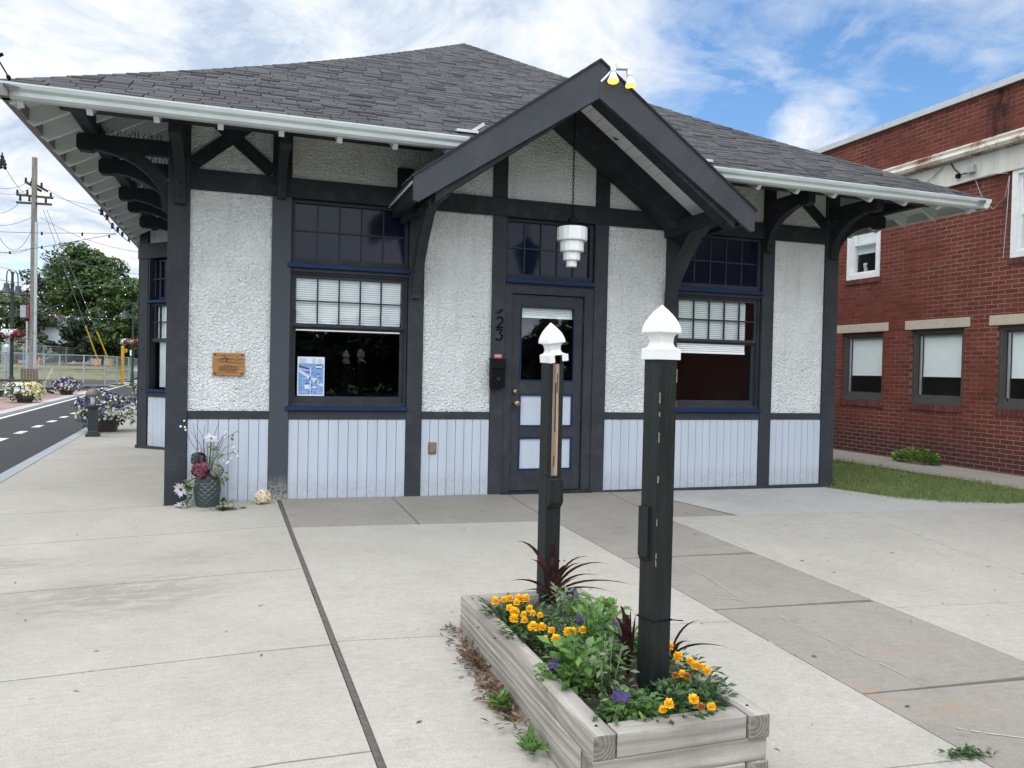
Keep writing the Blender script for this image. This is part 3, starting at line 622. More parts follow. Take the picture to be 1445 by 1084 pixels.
# ---- gutters
def gutter(name, segs, lab=None):
    b = MB()
    prof = [(.0, .0), (.06, .0), (.083, .018), (.088, .048), (.112, .068), (.122, .094), (.122, .106), (.110, .106), (.104, .095), (.0, .095)]   # outward, up
    for p0, p1, u in segs:
        p0, p1, u = Vector(p0), Vector(p1), Vector(u)
        poly = [p0+u*o+Vector((0, 0, h)) for o, h in prof]; b.prism(poly, p1-p0)
    return b.build(name, M['gutter'], depot)
ZG = 3.243; GY = -1.045
gutter('gutter', [((-1.165, GY, ZG), (2.52, GY, ZG), (0, -1, 0))]); gutter('gutter', [((4.97, GY, ZG), (DX+1.165, GY, ZG), (0, -1, 0))])
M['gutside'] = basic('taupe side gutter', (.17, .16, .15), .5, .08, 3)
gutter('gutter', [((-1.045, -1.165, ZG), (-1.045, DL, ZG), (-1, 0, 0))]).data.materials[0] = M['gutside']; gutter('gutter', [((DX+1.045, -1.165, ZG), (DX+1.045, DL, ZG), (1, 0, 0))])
b = MB()
for x, s in ((2.45, 1), (5.06, -1)):
    b.obox((x+s*.08, -1.02, 3.435), (.10, 0, 0), (0, .05, .006), (0, 0, .012)); b.obox((x+s*.17, -.98, 3.47), (.07, 0, s*.05), (0, .06, 0), (-s*.008, 0, .012))
b.build('flashing', M['gutter'], depot)
# ---- purlins, outrigger arms, braces, bolts
PY = .74
rect('purlin', depot, M['dark'], -.8, 2.3, -PY, -PY+.11, 3.325, 3.46, .004); rect('purlin', depot, M['dark'], 5.2, DX+.8, -PY, -PY+.11, 3.325, 3.46, .004)
rect('purlin', depot, M['dark'], -PY, -PY+.11, -.86, 9.5, 3.33, 3.465, .004); rect('purlin', depot, M['dark'], DX+PY-.11, DX+PY, -.86, 9.5, 3.33, 3.465, .004)
def bracket(P, u, zb, w=.09, reach=.74, zt=3.2, arm=True, bolts=True, spikes=False):
    """knee bracket: P wall point, u outward"""
    u = Vector(u); P = Vector((P[0], P[1], 0)); sd = Vector((-u.y, u.x, 0)); V = lambda o, z, s=0: P+u*o+Vector((0, 0, z))+sd*s
    if arm:
        b = MB(); L = reach+.03; poly = [V(0, zt), V(reach-.12, zt), V(reach-.1, zt-.02), V(L-.022, zt-.02), V(L, zt+.004), V(L, zt+.112), V(L-.024, zt+.135), V(0, zt+.135)]
        b.prism([p-sd*w/2 for p in poly], sd*w); a = b.build('bracket_arm', M['dark'], depot)
        if spikes:
            k = MB()
            for i in range(17):
                o = .08+i*.036
                for s_ in (-.025, .02): k.bar(V(o, zt+.134, s_), V(o+random.uniform(-.02, .02), zt+.134+random.uniform(.05, .075), s_*1.6), .004, .004)
            k.build('bird_spikes', M['ink'], a)['kind'] = 'stuff'
    b = MB(); n = 12; lo = []; hi = []
    for i in range(n+1):
        t = math.pi/2*i/n; D = reach-.12
        o = .055+D*(1-math.cos(t)); z = zb+(zt-zb)*math.sin(t)
        nx, nz = -(zt-zb)*math.cos(t), D*math.sin(t); l = math.hypot(nx, nz); th = .115
        lo.append(V(o, z, -w*.45)); hi.append(V(max(.0, o+nx/l*th), min(zt-.001, z+nz/l*th), -w*.45))
    lo = [V(.055, zb-.02, -w*.45)]+lo; hi = [V(0, zb-.02, -w*.45)]+hi
    b.strip(lo, hi, sd*w*.9); br = b.build('bracket_brace', M['dark'], depot)
    if bolts:
        for z in (zb+.05, zb+.16):
            t = math.asin(min(1, (z-zb)/(zt-zb))); o = .055+(reach-.12)*(1-math.cos(t)); k = MB(); k.ball(V(o, z), .017, 8, 4); k.build('bolt', M['dark'], br, True)
    # corbel block up to the purlin
    b = MB(); b.prism([V(.005, zt+.135, -w*.42), V(.05, zt+.135, -w*.42), V(.03, 3.5, -w*.42), V(.005, 3.5, -w*.42)], sd*w*.84)
    return br
bracket((.075, -.035), (0, -1, 0), 2.77, .1); bracket((.968, -.031), (0, -1, 0), 2.9, .09)
bracket((6.516, -.031), (0, -1, 0), 2.77, .09); bracket((7.45, -.035), (0, -1, 0), 2.75, .1)
for i, y in enumerate((.08, 1.0, 2.35, 3.1, 4.3)): bracket((-.035 if i == 0 else 0, y), (-1, 0, 0), 2.72, .1, spikes=i < 3)
for y in (.08, 1.0, 2.35): bracket((DX+.035, y), (1, 0, 0), 2.75, .1, spikes=y < .5)
for y in (1.0, 2.35, 3.1, 4.3): rect('side_post', depot, M['trim'], -.025, 0, y-.085, y+.085, -.12, 3.8)
# ---- porch gable
GX, GZ, GS, GW, GY0 = 3.745, 4.18, .712, 1.735, -1.19
gable = None
def gz_(x): return GZ-GS*abs(x-GX)
b = MB()
for s in (-1, 1):
    xe = GX+s*GW; yb = .45
    b.prism([(GX, GY0+.002, GZ-.004), (xe, GY0+.002, gz_(xe)-.004), (xe, GY0+.002, gz_(xe)-.03), (GX, GY0+.002, GZ-.03)], (0, yb-GY0, 0))
gable = b.build('porch_roof', M['shingle'], depot)
for s in (-1, 1):
    b = MB(); n = 17
    for r in range(n):
        d = r*.128*.815; d1 = d+.128*.815+.03
        y = GY0-.012
        while y < .7:
            w = .3*random.choice((1, .6, .8)); th = .014+random.random()*.01
            xa, xb = GX+s*(GW+.015-d), GX+s*max(0, GW+.015-d1); za, zb2 = gz_(xa)+th, gz_(xb)+.006
            if za < zroof(max(0, y+EO))-.15 and y > -.9: y += w; continue
            b.mesh([(xa, y, za), (xa, y+w-.006, za+.003), (xb, y+w-.006, zb2), (xb, y, zb2), (xa, y, za-.016), (xa, y+w-.006, za-.016), (xb, y, zb2-.01)], [(0, 1, 2, 3), (0, 1, 5, 4), (0, 3, 6, 4)]); y += w
    b.build('porch_shingles', M['shingle'], gable)
caps('porch_ridge_cap', gable, (GX, GY0-.012, 0), (GX, .4, 0), lambda t: GZ+.0, .11)
# soffit boards run parallel to the ridge
for s in (-1, 1):
    b = MB(); n = 15
    for i in range(n):
        a, c = GW*i/n+.003, GW*(i+1)/n-.003
        b.prism([(GX+s*a, GY0+.03, GZ-GS*a-.034), (GX+s*c, GY0+.03, GZ-GS*c-.034), (GX+s*c, GY0+.03, GZ-GS*c-.05), (GX+s*a, GY0+.03, GZ-GS*a-.05)], (0, 1.2, 0))
    b.build('soffit_boards', M['whitep'], gable)
    # bargeboard, with the tip cut plumb and level
    b = MB(); xe = GX+s*GW; zlow = gz_(xe)-.215
    xk = GX+s*(GW-.05)
    poly = [(GX, GY0-.04, GZ+.0), (xe, GY0-.04, gz_(xe)), (xe, GY0-.04, zlow), (xk, GY0-.04, zlow-.008), (GX, GY0-.04, GZ-.35)]
    b.prism(poly, (0, .04, 0)); bevel(b.build('bargeboard', M['barge'], gable), .003, 1)
    b = MB(); y = GY0-.055
    b.prism([(GX, y, GZ+.016), (GX+s*(GW+.02), y, gz_(GX+s*(GW+.02))+.016), (GX+s*(GW+.02), y, gz_(GX+s*(GW+.02))-.006), (GX, y, GZ-.006)], (0, .06, 0)); b.build('drip_edge', M['dark'], gable)
    # fly rafter and rake timbers
    def rake(name, y0, y1, z0, z1, xo=GW-.12):
        b = MB(); p = [(GX, y0, GZ-z0), (GX+s*xo, y0, GZ-GS*xo-z0), (GX+s*xo, y0, GZ-GS*xo-z1), (GX, y0, GZ-z1)]; b.prism(p, (0, y1-y0, 0)); return b.build(name, M['dark'], gable)
    rake('fly_rafter', GY0+.002, -1.02, .05, .345, 1.53)
    rake('rake_timber', -.36, -.038, .05, .30, 1.62)
    # plate beam and long knee brace
    xc = GX+s*1.455
    b = MB(); b.box(xc-.07, xc+.07, -1.15, -.036, 2.815, 2.965); bevel(b.build('plate_beam', M['dark'], gable), .004, 1)
    b = MB(); b.box(GX+s*1.66-.035, GX+s*1.66+.035, -1.14, .02, gz_(GX+1.66)-.2, gz_(GX+1.66)-.07); b.build('plate_beam', M['dark'], gable)
    pl = [(.05, 1.99), (.05, 2.03), (.075, 2.09), (.2, 2.30), (.4, 2.53), (.62, 2.73), (.8, 2.82), (.97, 2.86)]
    ph = [(0, 1.99), (0, 2.10), (.0, 2.19), (.1, 2.38), (.3, 2.62), (.53, 2.83), (.72, 2.93), (.9, 2.96)]
    b = MB(); w = .09; b.strip([(xc-w/2, -.031-o, z) for o, z in pl], [(xc-w/2, -.031-o, z) for o, z in ph], (w, 0, 0)); br = b.build('knee_brace', M['trim'] if s < 0 else M['trim'], gable)
    for z in (2.06, 2.13): k = MB(); k.ball((xc, -.083-(.03 if z > 2.1 else 0), z), .017, 8, 4); k.build('bolt', M['trim'], br, True)
# ---- the angled bay on the track side
bay = []
b = MB(); A, B_ = Vector((-.0, 4.72, 0)), Vector((-.9, 5.72, 0)); dv = (B_-A).normalized(); nv = Vector((-dv.y, dv.x, 0)); nv = nv if nv.x < 0 else -nv
nv = Vector((dv.y, -dv.x, 0)); nv = nv if nv.y < 0 else -nv
LB = (B_-A).length
def bayq(name, s0, s1, z0, z1, p0, p1, mat, parent=depot):
    b = MB(); b.obox((A+dv*(s0+s1)/2+nv*(p0+p1)/2)+Vector((0, 0, (z0+z1)/2)), dv*(s1-s0)/2, nv*(p1-p0)/2, (0, 0, (z1-z0)/2)); return b.build(name, M[mat], parent)
bayq('bay_wall', 0, LB, -.15, .80, -.12, 0, 'stucco'); bayq('bay_wall', 0, LB, 2.95, 3.75, -.12, 0, 'stucco')
bayq('bay_post', LB-.2, LB, -.15, 2.93, -.12, .03, 'trim'); bayq('bay_post', .02, .12, -.12, 2.93, -.12, .03, 'trim')
bayq('tie_beam', 0, LB+.02, 2.9, 3.13, -.005, .05, 'trim'); bayq('frieze_post', LB-.2, LB, 3.13, 3.6, 0, .035, 'dark')
bayq('baseboard', 0, LB+.03, -.16, -.02, 0, .055, 'trim')
for i in range(9): 
    s0 = .13+i*.11
    if s0+.1 < LB-.2: bayq('wainscot_panel', s0, s0+.106, -.02, .74, 0, .012, 'wains')
bayq('belt_rail', .12, LB-.2, .745, .82, 0, .025, 'trim')
wn = bayq('bay_window', LB-.235, LB-.2, .86, 2.9, -.1, .02, 'trim')
bayq('upper_sash', .16, LB-.24, 1.6, 1.66, -.07, -.02, 'trim', wn); bayq('upper_sash', .16, LB-.24, 2.16, 2.2, -.07, -.02, 'trim', wn)
for sx in (LB-.30, LB-.42): bayq('muntin', sx-.009, sx+.009, 1.66, 2.16, -.06, -.03, 'trim', wn); bayq('muntin', sx-.009, sx+.009, 2.3, 2.86, -.06, -.03, 'trim', wn)
for z in (1.91, 2.58): bayq('muntin', .16, LB-.24, z-.009, z+.009, -.06, -.03, 'trim', wn)
bayq('glass_pane', .13, LB-.235, .88, 2.2, -.075, -.071, 'glass', wn); bayq('transom_pane', .13, LB-.235, 2.27, 2.88, -.068, -.064, 'navyglass', wn)
bayq('venetian_blind', .13, LB-.3, 1.62, 2.2, -.1, -.09, 'blind', wn); bayq('curtain', .3, LB-.34, .9, 1.6, -.12, -.1, 'soffit', wn)
bayq('sill', .1, LB-.19, .825, .865, -.02, .06, 'navy', wn); bayq('sill', .1, LB-.19, 2.21, 2.25, -.02, .055, 'navy', wn)
b = MB(); b.box(-.9, -.78, 5.72, 8.2, -.15, 3.75); b.prism([(-.9, 8.2, -.15), (0, 9.3, -.15), (.1, 9.3, -.15), (-.78, 8.2, -.15)], (0, 0, 3.9)); b.build('bay_wall', M['stucco'], depot)
b = MB(); b.box(-.94, -.9, 5.72, 5.92, -.15, 3.1); b.box(-.94, -.9, 8.0, 8.2, -.15, 3.1); b.box(-.93, -.9, 5.92, 8.0, 2.9, 3.1); b.box(-.93, -.9, 5.92, 8.0, .75, .83); b.build('bay_post', M['trim'], depot)
# ================================================================== things fixed to the building
t = thing('mailbox', 'slim black wall mailbox screwed to the gray post left of the door', 'mailbox', (3.17, -.031, 1.1))
b = MB(); b.prism([(3.095, -.031, 1.095), (3.095, -.031, 1.385), (3.095, -.105, 1.385), (3.095, -.125, 1.30), (3.095, -.125, 1.095)], (.15, 0, 0)); bevel(b.build('box', M['ink'], t), .006)
b = MB(); b.prism([(3.088, -.032, 1.39), (3.088, -.032, 1.405), (3.088, -.12, 1.395), (3.088, -.14, 1.30), (3.088, -.128, 1.30), (3.088, -.108, 1.387)], (.164, 0, 0)); b.build('lid', M['ink'], t)
b = MB(); b.lathe((0, 0, 0), [(.018, 0), (.018, .004), (.012, .005)], 12); k = b.build('emblem', M['dark'], t, local=True); k.rotation_euler = (R(90), 0, 0); k.location = Vector((3.17, -.125, 1.19))-OFF[t.name]
t = thing('warning_sticker', 'small red rectangular sticker just above the black wall mailbox', 'sticker', (3.19, -.031, 1.42))
rect('backing', t, M['red'], 3.145, 3.235, -.033, -.0305, 1.40, 1.45)
b = MB()
for i, (z, l) in enumerate(((1.439, .07), (1.43, .06), (1.421, .066))):
    x = 3.155
    while x < 3.155+l: w = random.uniform(.005, .012); b.box(x, x+w, -.0345, -.0332, z-.0025, z+.0025); x += w+.003
b.build('lettering', M['paper'], t)
# plaque
t = thing('wooden_plaque', 'engraved brown wooden plaque with four corner bolts on the white stucco', 'plaque', (.512, -.012, 1.28))
M['plaque'] = wood('plaque wood', ((.27, .13, .045), (.33, .165, .06), (.38, .20, .08)), 0, wear=False, rough=.5); M['engrave'] = basic('burnt engraving', (.07, .03, .012), .7)
bevel(rect('board', t, M['plaque'], .37, .655, -.028, -.008, 1.172, 1.389), .004)
for x in (.392, .633):
    for z in (1.192, 1.37): b = MB(); b.ball((x, -.028, z), .008, 8, 4); b.build('bolt', M['ink'], t, True)
b = MB()
for i, (x0, x1, z) in enumerate(((.475, .54, 1.268), (.43, .6, 1.258), (.425, .605, 1.248), (.425, .61, 1.238), (.43, .6, 1.228), (.425, .58, 1.218), (.50, .59, 1.208))):
    x = x0
    while x < x1: w = random.uniform(.008, .022); b.box(x, min(x1, x+w), -.0295, -.0278, z-.0028, z+.0028); x += w+.004
ribbon(b, [(.42, 1.322), (.46, 1.332), (.5, 1.334)], [.004, .014, .01], -.028, .0015); ribbon(b, [(.415, 1.314), (.47, 1.306), (.55, 1.298), (.64, 1.29)], [.005, .008, .005, .003], -.028, .0015); ribbon(b, [(.466, 1.366), (.475, 1.352), (.488, 1.345)], [.014, .01, .004], -.028, .0015); ribbon(b, [(.49, 1.305), (.495, 1.32), (.5, 1.335)], [.012, .014, .01], -.028, .0015)
b.build('engraving', M['engrave'], t)
def text(body, size, loc, mat, parent, rot=(R(90), 0, 0), shear=0, ext=.001, name='lettering', align='CENTER'):
    cu = bpy.data.curves.new('lettering', 'FONT'); cu.body = body; cu.size = size; cu.extrude = ext; cu.shear = shear; cu.align_x = align
    ob = bpy.data.objects.new('lettering', cu); C.objects.link(ob); bpy.context.view_layer.update()
    me = bpy.data.meshes.new_from_object(ob.evaluated_get(bpy.context.evaluated_depsgraph_get())); bpy.data.objects.remove(ob)
    me.materials.clear(); me.materials.append(mat); o = bpy.data.objects.new(name, me); C.objects.link(o); o.parent = parent
    o.location = Vector(loc)-(OFF[parent.name] if parent else Vector()); o.rotation_euler = rot; OFF[o.name] = OFF[parent.name] if parent else Vector()
    return o
text('Rail Cam', .042, (.565, -.0285, 1.318), M['engrave'], t, shear=.35)
# poster taped inside the left window
t = thing('map_poster', 'blue and white downtown map poster inside the lower left corner of the left window', 'poster', (1.25, .088, 1.17))
M['pblue'] = basic('map blue print', (.15, .29, .56), .5, .1, 30); M['pmar'] = basic('map maroon print', (.11, .012, .06), .5, .1, 30); M['plb'] = basic('map pale print', (.50, .60, .74), .5, .05, 30); M['pdk'] = basic('map navy print', (.05, .09, .25), .5, .1, 30)
px0, px1, pz0, pz1 = 1.152, 1.412, .985, 1.372
rect('sheet', t, M['paper'], px0, px1, .088, .0895, pz0, pz1)
def U(u, v): return (px0+(px1-px0)*u, pz0+(pz1-pz0)*(1-v))
b = MB()
def pr(u0, u1, v0, v1, m, lay): x0, z1 = U(u0, v0); x1, z0 = U(u1, v1); b.face([(x0, .088-lay*.0003, z0), (x1, .088-lay*.0003, z0), (x1, .088-lay*.0003, z1), (x0, .088-lay*.0003, z1)], m)
pr(.04, .965, .17, .965, 0, 1)
def strip2(u0, v0, u1, v1, w, m, lay):
    p, q = Vector((U(u0, v0)[0], 0, U(u0, v0)[1])), Vector((U(u1, v1)[0], 0, U(u1, v1)[1])); d = (q-p).normalized(); n = Vector((-d.z, 0, d.x))*w*(px1-px0)/2; y = Vector((0, .088-lay*.0003, 0))
    b.face([p-n+y, q-n+y, q+n+y, p+n+y], m)
strip2(.04, .35, .95, .74, .10, 1, 2); strip2(.04, .30, .42, .36, .03, 1, 2); strip2(.48, .27, .48, .95, .035, 1, 2); strip2(.04, .905, .95, .905, .02, 1, 2); strip2(.2, .56, .2, .75, .015, 1, 2); strip2(.14, .56, .34, .56, .015, 1, 2); strip2(.26, .7, .26, .9, .012, 1, 2); strip2(.78, .56, .78, .85, .012, 1, 2); strip2(.55, .86, .8, .86, .012, 1, 2)
strip2(.06, .24, .42, .31, .055, 2, 3); strip2(.3, .37, .46, .41, .04, 2, 3)
for u, v, w, h, m in ((.28, .72, .17, .10, 3), (.36, .5, .08, .05, 3), (.56, .76, .14, .05, 3), (.58, .55, .14, .1, 3), (.3, .67, .07, .03, 2), (.39, .66, .05, .03, 2), (.52, .28, .04, .03, 2), (.53, .40, .06, .025, 4), (.61, .45, .07, .02, 2), (.53, .58, .03, .03, 2), (.64, .6, .09, .03, 2), (.66, .64, .07, .03, 2), (.44, .52, .03, .09, 2), (.52, .7, .03, .05, 2), (.57, .8, .05, .025, 4), (.66, .8, .05, .025, 4), (.42, .87, .04, .07, 2), (.52, .86, .04, .05, 2), (.63, .89, .05, .03, 2), (.72, .42, .12, .03, 4), (.8, .52, .08, .03, 4), (.8, .65, .06, .03, 4), (.33, .6, .05, .03, 4), (.15, .78, .05, .02, 4)): pr(u, u+w, v, v+h, m, 4)
cx, cz = U(.79, .255); 
for rr, m, l in ((1., 2, 4), (.8, 2, 5)): b.face([(cx+.042*rr*math.cos(a*.314), .088-l*.0003, cz+.019*rr*math.sin(a*.314)) for a in range(20)], m)
pr(.66, .92, .235, .275, 3, 6)
for j, v in enumerate((.05, .075, .1, .125, .148)):
    for u0, u1 in ((.09, .34-.03*(j % 2)), (.55, .66), (.76, .9)):
        u = u0
        while u < u1: w = random.uniform(.015, .04); pr(u, min(u1, u+w), v, v+.009, 4, 3); u += w+.01
b.build('map_print', [M['pblue'], M['plb'], M['pmar'], M['paper'], M['pdk']], t)
# outlet cover
t = thing('outlet_cover', 'small tan weatherproof outlet cover on the pale board wainscot', 'outlet cover', (2.503, -.012, .46))
b = MB(); b.box(2.46, 2.546, -.022, -.011, .40, .522); bevel(b.build('plate', M['tan'], t), .008, 3)
b = MB(); b.box(2.47, 2.537, -.045, -.022, .41, .512); bevel(b.build('lid', M['tan'], t), .014, 3)
# pendant lamp
PX, PYY = 3.765, -.6
t = thing('pendant_lamp', 'white stepped milk glass art deco pendant lamp hung on a chain before the door', 'lamp', (PX, PYY, 3.9))
b = MB(); n = 30
for i in range(n):
    z = 3.85-.99*i/n; a = (i % 2)*math.pi/2; dx, dy = math.cos(a)*.011, math.sin(a)*.011
    pts = [(PX+dx*math.cos(k*.785), PYY+dy*math.cos(k*.785), z-.017+.024*math.sin(k*.785)) for k in range(9)]; b.tube(pts, .0032, 5)
b.tube([(PX, PYY, 3.93), (PX, PYY, 3.84)], .012, 8); b.build('chain', M['ink'], t)
b = MB(); zt = 2.86-.02
b.lathe((PX, PYY, zt-.1), [(.098, -.012), (.10, 0), (.085, .02), (.06, .03), (.045, .06), (.05, .075), (.025, .09), (.012, .12)], 20)
for k in range(10): a = k*.628; b.ball((PX+.078*math.cos(a), PYY+.078*math.sin(a), zt-.082), .013, 6, 4)
b.build('canopy', M['ink'], t, True)
b = MB(); z = 2.733; prof = []
for r, h in ((.155, .135), (.122, .11), (.088, .085), (.055, .065)):
    b.lathe((PX, PYY, z-h), [(r*.97, 0), (r, .012), (r, h-.014), (r*.95, h)], 16); z -= h
b.build('shade', M['lamp'], t)
# flood lights at the gable peak
t = thing('twin_floodlight', 'white twin floodlight with lit amber bulbs at the porch gable peak', 'floodlight', (3.82, -1.235, 4.05))
b = MB(); b.obox((3.955, -1.25, 4.145), (.055, 0, .006), (0, .03, 0), (-.004, 0, .03)); bevel(b.build('junction_box', M['whitep'], t), .006)
b = MB(); b.tube([(3.755, -1.225, 3.985), (3.79, -1.235, 4.02), (3.85, -1.24, 4.09), (3.91, -1.25, 4.125)], .011, 6); b.build('conduit', M['whitep'], t)
for x, z, dx in ((3.835, 4.01, -.12), (4.065, 3.995, .16)):
    p0 = Vector((3.90 if dx < 0 else 4.01, -1.25, 4.13)); a = Vector((x-dx*.25, -1.25, z+.11)); d = Vector((dx*.6, -.22, -1)).normalized()
    b = MB(); b.tube([p0, a], .014, 8); b.tube([a, a+d*.055], .026, 12); b.tube([a+d*.055, a+d*.07, a+d*.13, a+d*.14], [.024, .03, .053, .054], 14, cap=False); h = b.build('lamp_head', M['whitep'], t, True)
    b = MB(); b.tube([a+d*.132, a+d*.141], [.051, .048], 14); b.build('lit_lens', M['lit'], h)
# wire clip rising off the left end of the gutter
b = MB(); p = [onY(-14, 66, -1.15), onY(-6, 78, -1.15), onY(1, 90, -1.15), onY(7, 100, -1.15), onY(11, 107, -1.15)]; b.tube(p, .006, 6); b.tube([onY(10.5, 106, -1.15), onY(12, 109, -1.15), onY(14, 113, -1.15)], [.010, .016, .012], 8); b.tube([onY(-4, 80, -1.15), onY(1, 77.5, -1.15), onY(4.5, 76, -1.15)], [.012, .014, .012], 8)
tag(b.build('string_light_hook', M['ink']), 'thin dark wire hook with a socket rising from the left gutter end', 'wire hook')
# ================================================================== GROUND AND PAVING
CON_L = concrete('broomed concrete', (.385, .360, .312), broom=(1.2, 42, 1), amt=.3, dirt=[(-.1, -2.62, .95, .55, (.23, .205, .17), 1.15), (-1.15, -1.75, .9, .35, (.24, .22, .19), 1.1), (.2, -1.9, .6, .3, (.26, .24, .21), 1.)])
CON_M = concrete('smooth pale concrete', (.395, .368, .320), broom=(3, 14, 1), amt=.3, spots=.4, dirt=[(2.6, -1.6, 1.2, .35, (.33, .31, .28), 1.)])
CON_B = concrete('pale bluish concrete', (.40, .388, .36), broom=(2, 20, 1), amt=.25, spots=.4)
CON_D = concrete('old gray concrete', (.275, .25, .215), (.72, .70, .66), (3, 9, 1), .5, spots=.3, dirt=[(4.05, -4.98, .34, .13, (.29, .20, .13), .45), (4.45, -4.3, .4, .1, (.28, .2, .14), .5), (3.75, -4.75, .10, .2, (.30, .21, .13), .45)])
def slab(b, pts, m=0, n=6, k=6, lift=0., gap=.0055, skirt=.05):
    c = Vector((sum(p[0] for p in pts)/4, sum(p[1] for p in pts)/4)); P = []
    for i in range(4):
        p = Vector(pts[i][:2]); a = Vector(pts[i-1][:2])-p; d = Vector(pts[(i+1) % 4][:2])-p; a.normalize(); d.normalize(); P.append(p+(a+d)*gap)
    V = []; 
    for i in range(n+1):
        for j in range(k+1):
            u, v = i/n, j/k; q = (P[0]*(1-u)+P[1]*u)*(1-v)+(P[3]*(1-u)+P[2]*u)*v; V.append((q.x, q.y, gz(q.x, q.y)+lift))
    Fs = [(i*(k+1)+j, (i+1)*(k+1)+j, (i+1)*(k+1)+j+1, i*(k+1)+j+1) for i in range(n) for j in range(k)]
    b.mesh(V, Fs, m)
    for e in ([(i, 0) for i in range(n+1)], [(n, j) for j in range(k+1)], [(i, k) for i in range(n, -1, -1)], [(0, j) for j in range(k, -1, -1)]):
        for s in range(len(e)-1):
            a, d = V[e[s][0]*(k+1)+e[s][1]], V[e[s+1][0]*(k+1)+e[s+1][1]]
            b.face([a, (a[0], a[1], a[2]-skirt), (d[0], d[1], d[2]-skirt), d], m)
def xl(y, p, q): return p[0]+(q[0]-p[0])*(y-p[1])/(q[1]-p[1])
J1 = lambda y: xl(y, (.987, -.053), (1.171, -5.03))
SLx = lambda y: xl(y, (3.405, -1.25), (3.737, -5.42)); SRx = lambda y: xl(y, (4.584, -1.448), (5.06, -4.562))
KX = lambda y: -1.905-.0445*(y-2.1)                      # inner edge of the kerb
b = MB()
ys = [26, 18, 12, 9.4, 7.2, 5.6, 4.36, 3.0, 1.53, -.02, -1.14, -2.39, -3.785, -4.9, -6.1, -7.3, -8.6, -11]
for i in range(len(ys)-1):
    y1, y0 = ys[i], ys[i+1]
    if y0 >= -.03: slab(b, [(KX(y0), y0), (.02, y0), (.02, y1), (KX(y1), y1)], 0)
    else: slab(b, [(KX(y0), y0), (J1(y0)-.014, y0), (J1(y1)-.014, y1), (KX(y1), y1)], 0, 8, 4)
b.build('sidewalk', CON_L)['kind'] = 'structure'
b = MB(); xs_ = [None]
yb = -1.18
for xa, xb in ((J1(-.6)+.014, 2.11), (2.11, 3.35), (3.35, 4.52)): slab(b, [(xa+.02, yb), (xb+.02, yb), (xb-.02, -.02), (xa-.02, -.02)], 0, 6, 6, -.002)
slab(b, [(4.54, yb), (5.40, yb), (4.835, -.02), (4.50, -.02)], 0, 6, 6, -.002)
sy = [-1.18, -2.39, -3.54, -4.76, -6.0, -7.2, -8.6]
for i in range(len(sy)-1): slab(b, [(SLx(sy[i+1]), sy[i+1]), (SRx(sy[i+1])+.03, sy[i+1]+.05), (SRx(sy[i])+.03, sy[i]+.02), (SLx(sy[i]), sy[i])], 0, 6, 6, -.002, .006)
b.build('old_footpath', CON_D)['kind'] = 'structure'
b = MB(); my = [-1.19, -3.745, -5.385, -7.1, -8.6]
for i in range(len(my)-1): slab(b, [(J1(my[i+1])+.014, my[i+1]), (SLx(my[i+1])-.003, my[i+1]), (SLx(my[i])-.003, my[i]), (J1(my[i])+.014, my[i])], 0, 12, 12, 0, .0035 if i else .003)
b.build('forecourt', CON_M)['kind'] = 'structure'
b = MB(); ry = [-1.16, -3.66, -6.2, -8.6]
for i in range(len(ry)-1): 
    for x0, x1 in ((0, 6.9), (6.9, 14)):
        f0, f1 = (SRx(ry[i+1])+.03, SRx(ry[i])+.03) if x0 == 0 else (x0, x0)
        slab(b, [(f0, ry[i+1]), (x1, ry[i+1]), (x1, ry[i]), (f1, ry[i])], 0, 14, 10, 0, .002)
b.build('side_forecourt', CON_M)['kind'] = 'structure'
# strip of newer bluish concrete along the wall, its far edge curving round the lawn
b = MB(); edge = [(4.84, -.02), (7.46, -.03), (7.55, -.17), (7.73, -.33), (7.94, -.60), (8.47, -.83), (9.1, -.95), (9.65, -.94), (14, -.90)]
n = len(edge); low = [(5.41, -1.156)]+[(5.41+(14-5.41)*i/(n-1), -1.156) for i in range(1, n)]
for i in range(n-1):
    for s in range(6):
        u0, u1 = s/6, (s+1)/6; L = lambda a, c, u: (a[0]+(c[0]-a[0])*u, a[1]+(c[1]-a[1])*u)
        q = [L(low[i], low[i+1], u0), L(low[i], low[i+1], u1), L(edge[i], edge[i+1], u1), L(edge[i], edge[i+1], u0)]
        b.face([(x, y, gz(x, y)-.001) for x, y in q])
b.build('wall_apron', CON_B)['kind'] = 'structure'
# unseen pale paving added behind the viewer to bounce light onto the facade
b = MB(); SP = [-8.6, -12, -20, -28, -34]; XS = [-1.7, 4, 10, 20, 40]
for i in range(4):
    for j in range(4):
        q = [(XS[j]+.004, SP[i+1]+.004), (XS[j+1]-.004, SP[i+1]+.004), (XS[j+1]-.004, SP[i]-.004), (XS[j]+.004, SP[i]-.004)]
        b.face([(x, y, gz(x, y)-.003) for x, y in q])
b.build('bounce_paving', CON_M)['kind'] = 'structure'
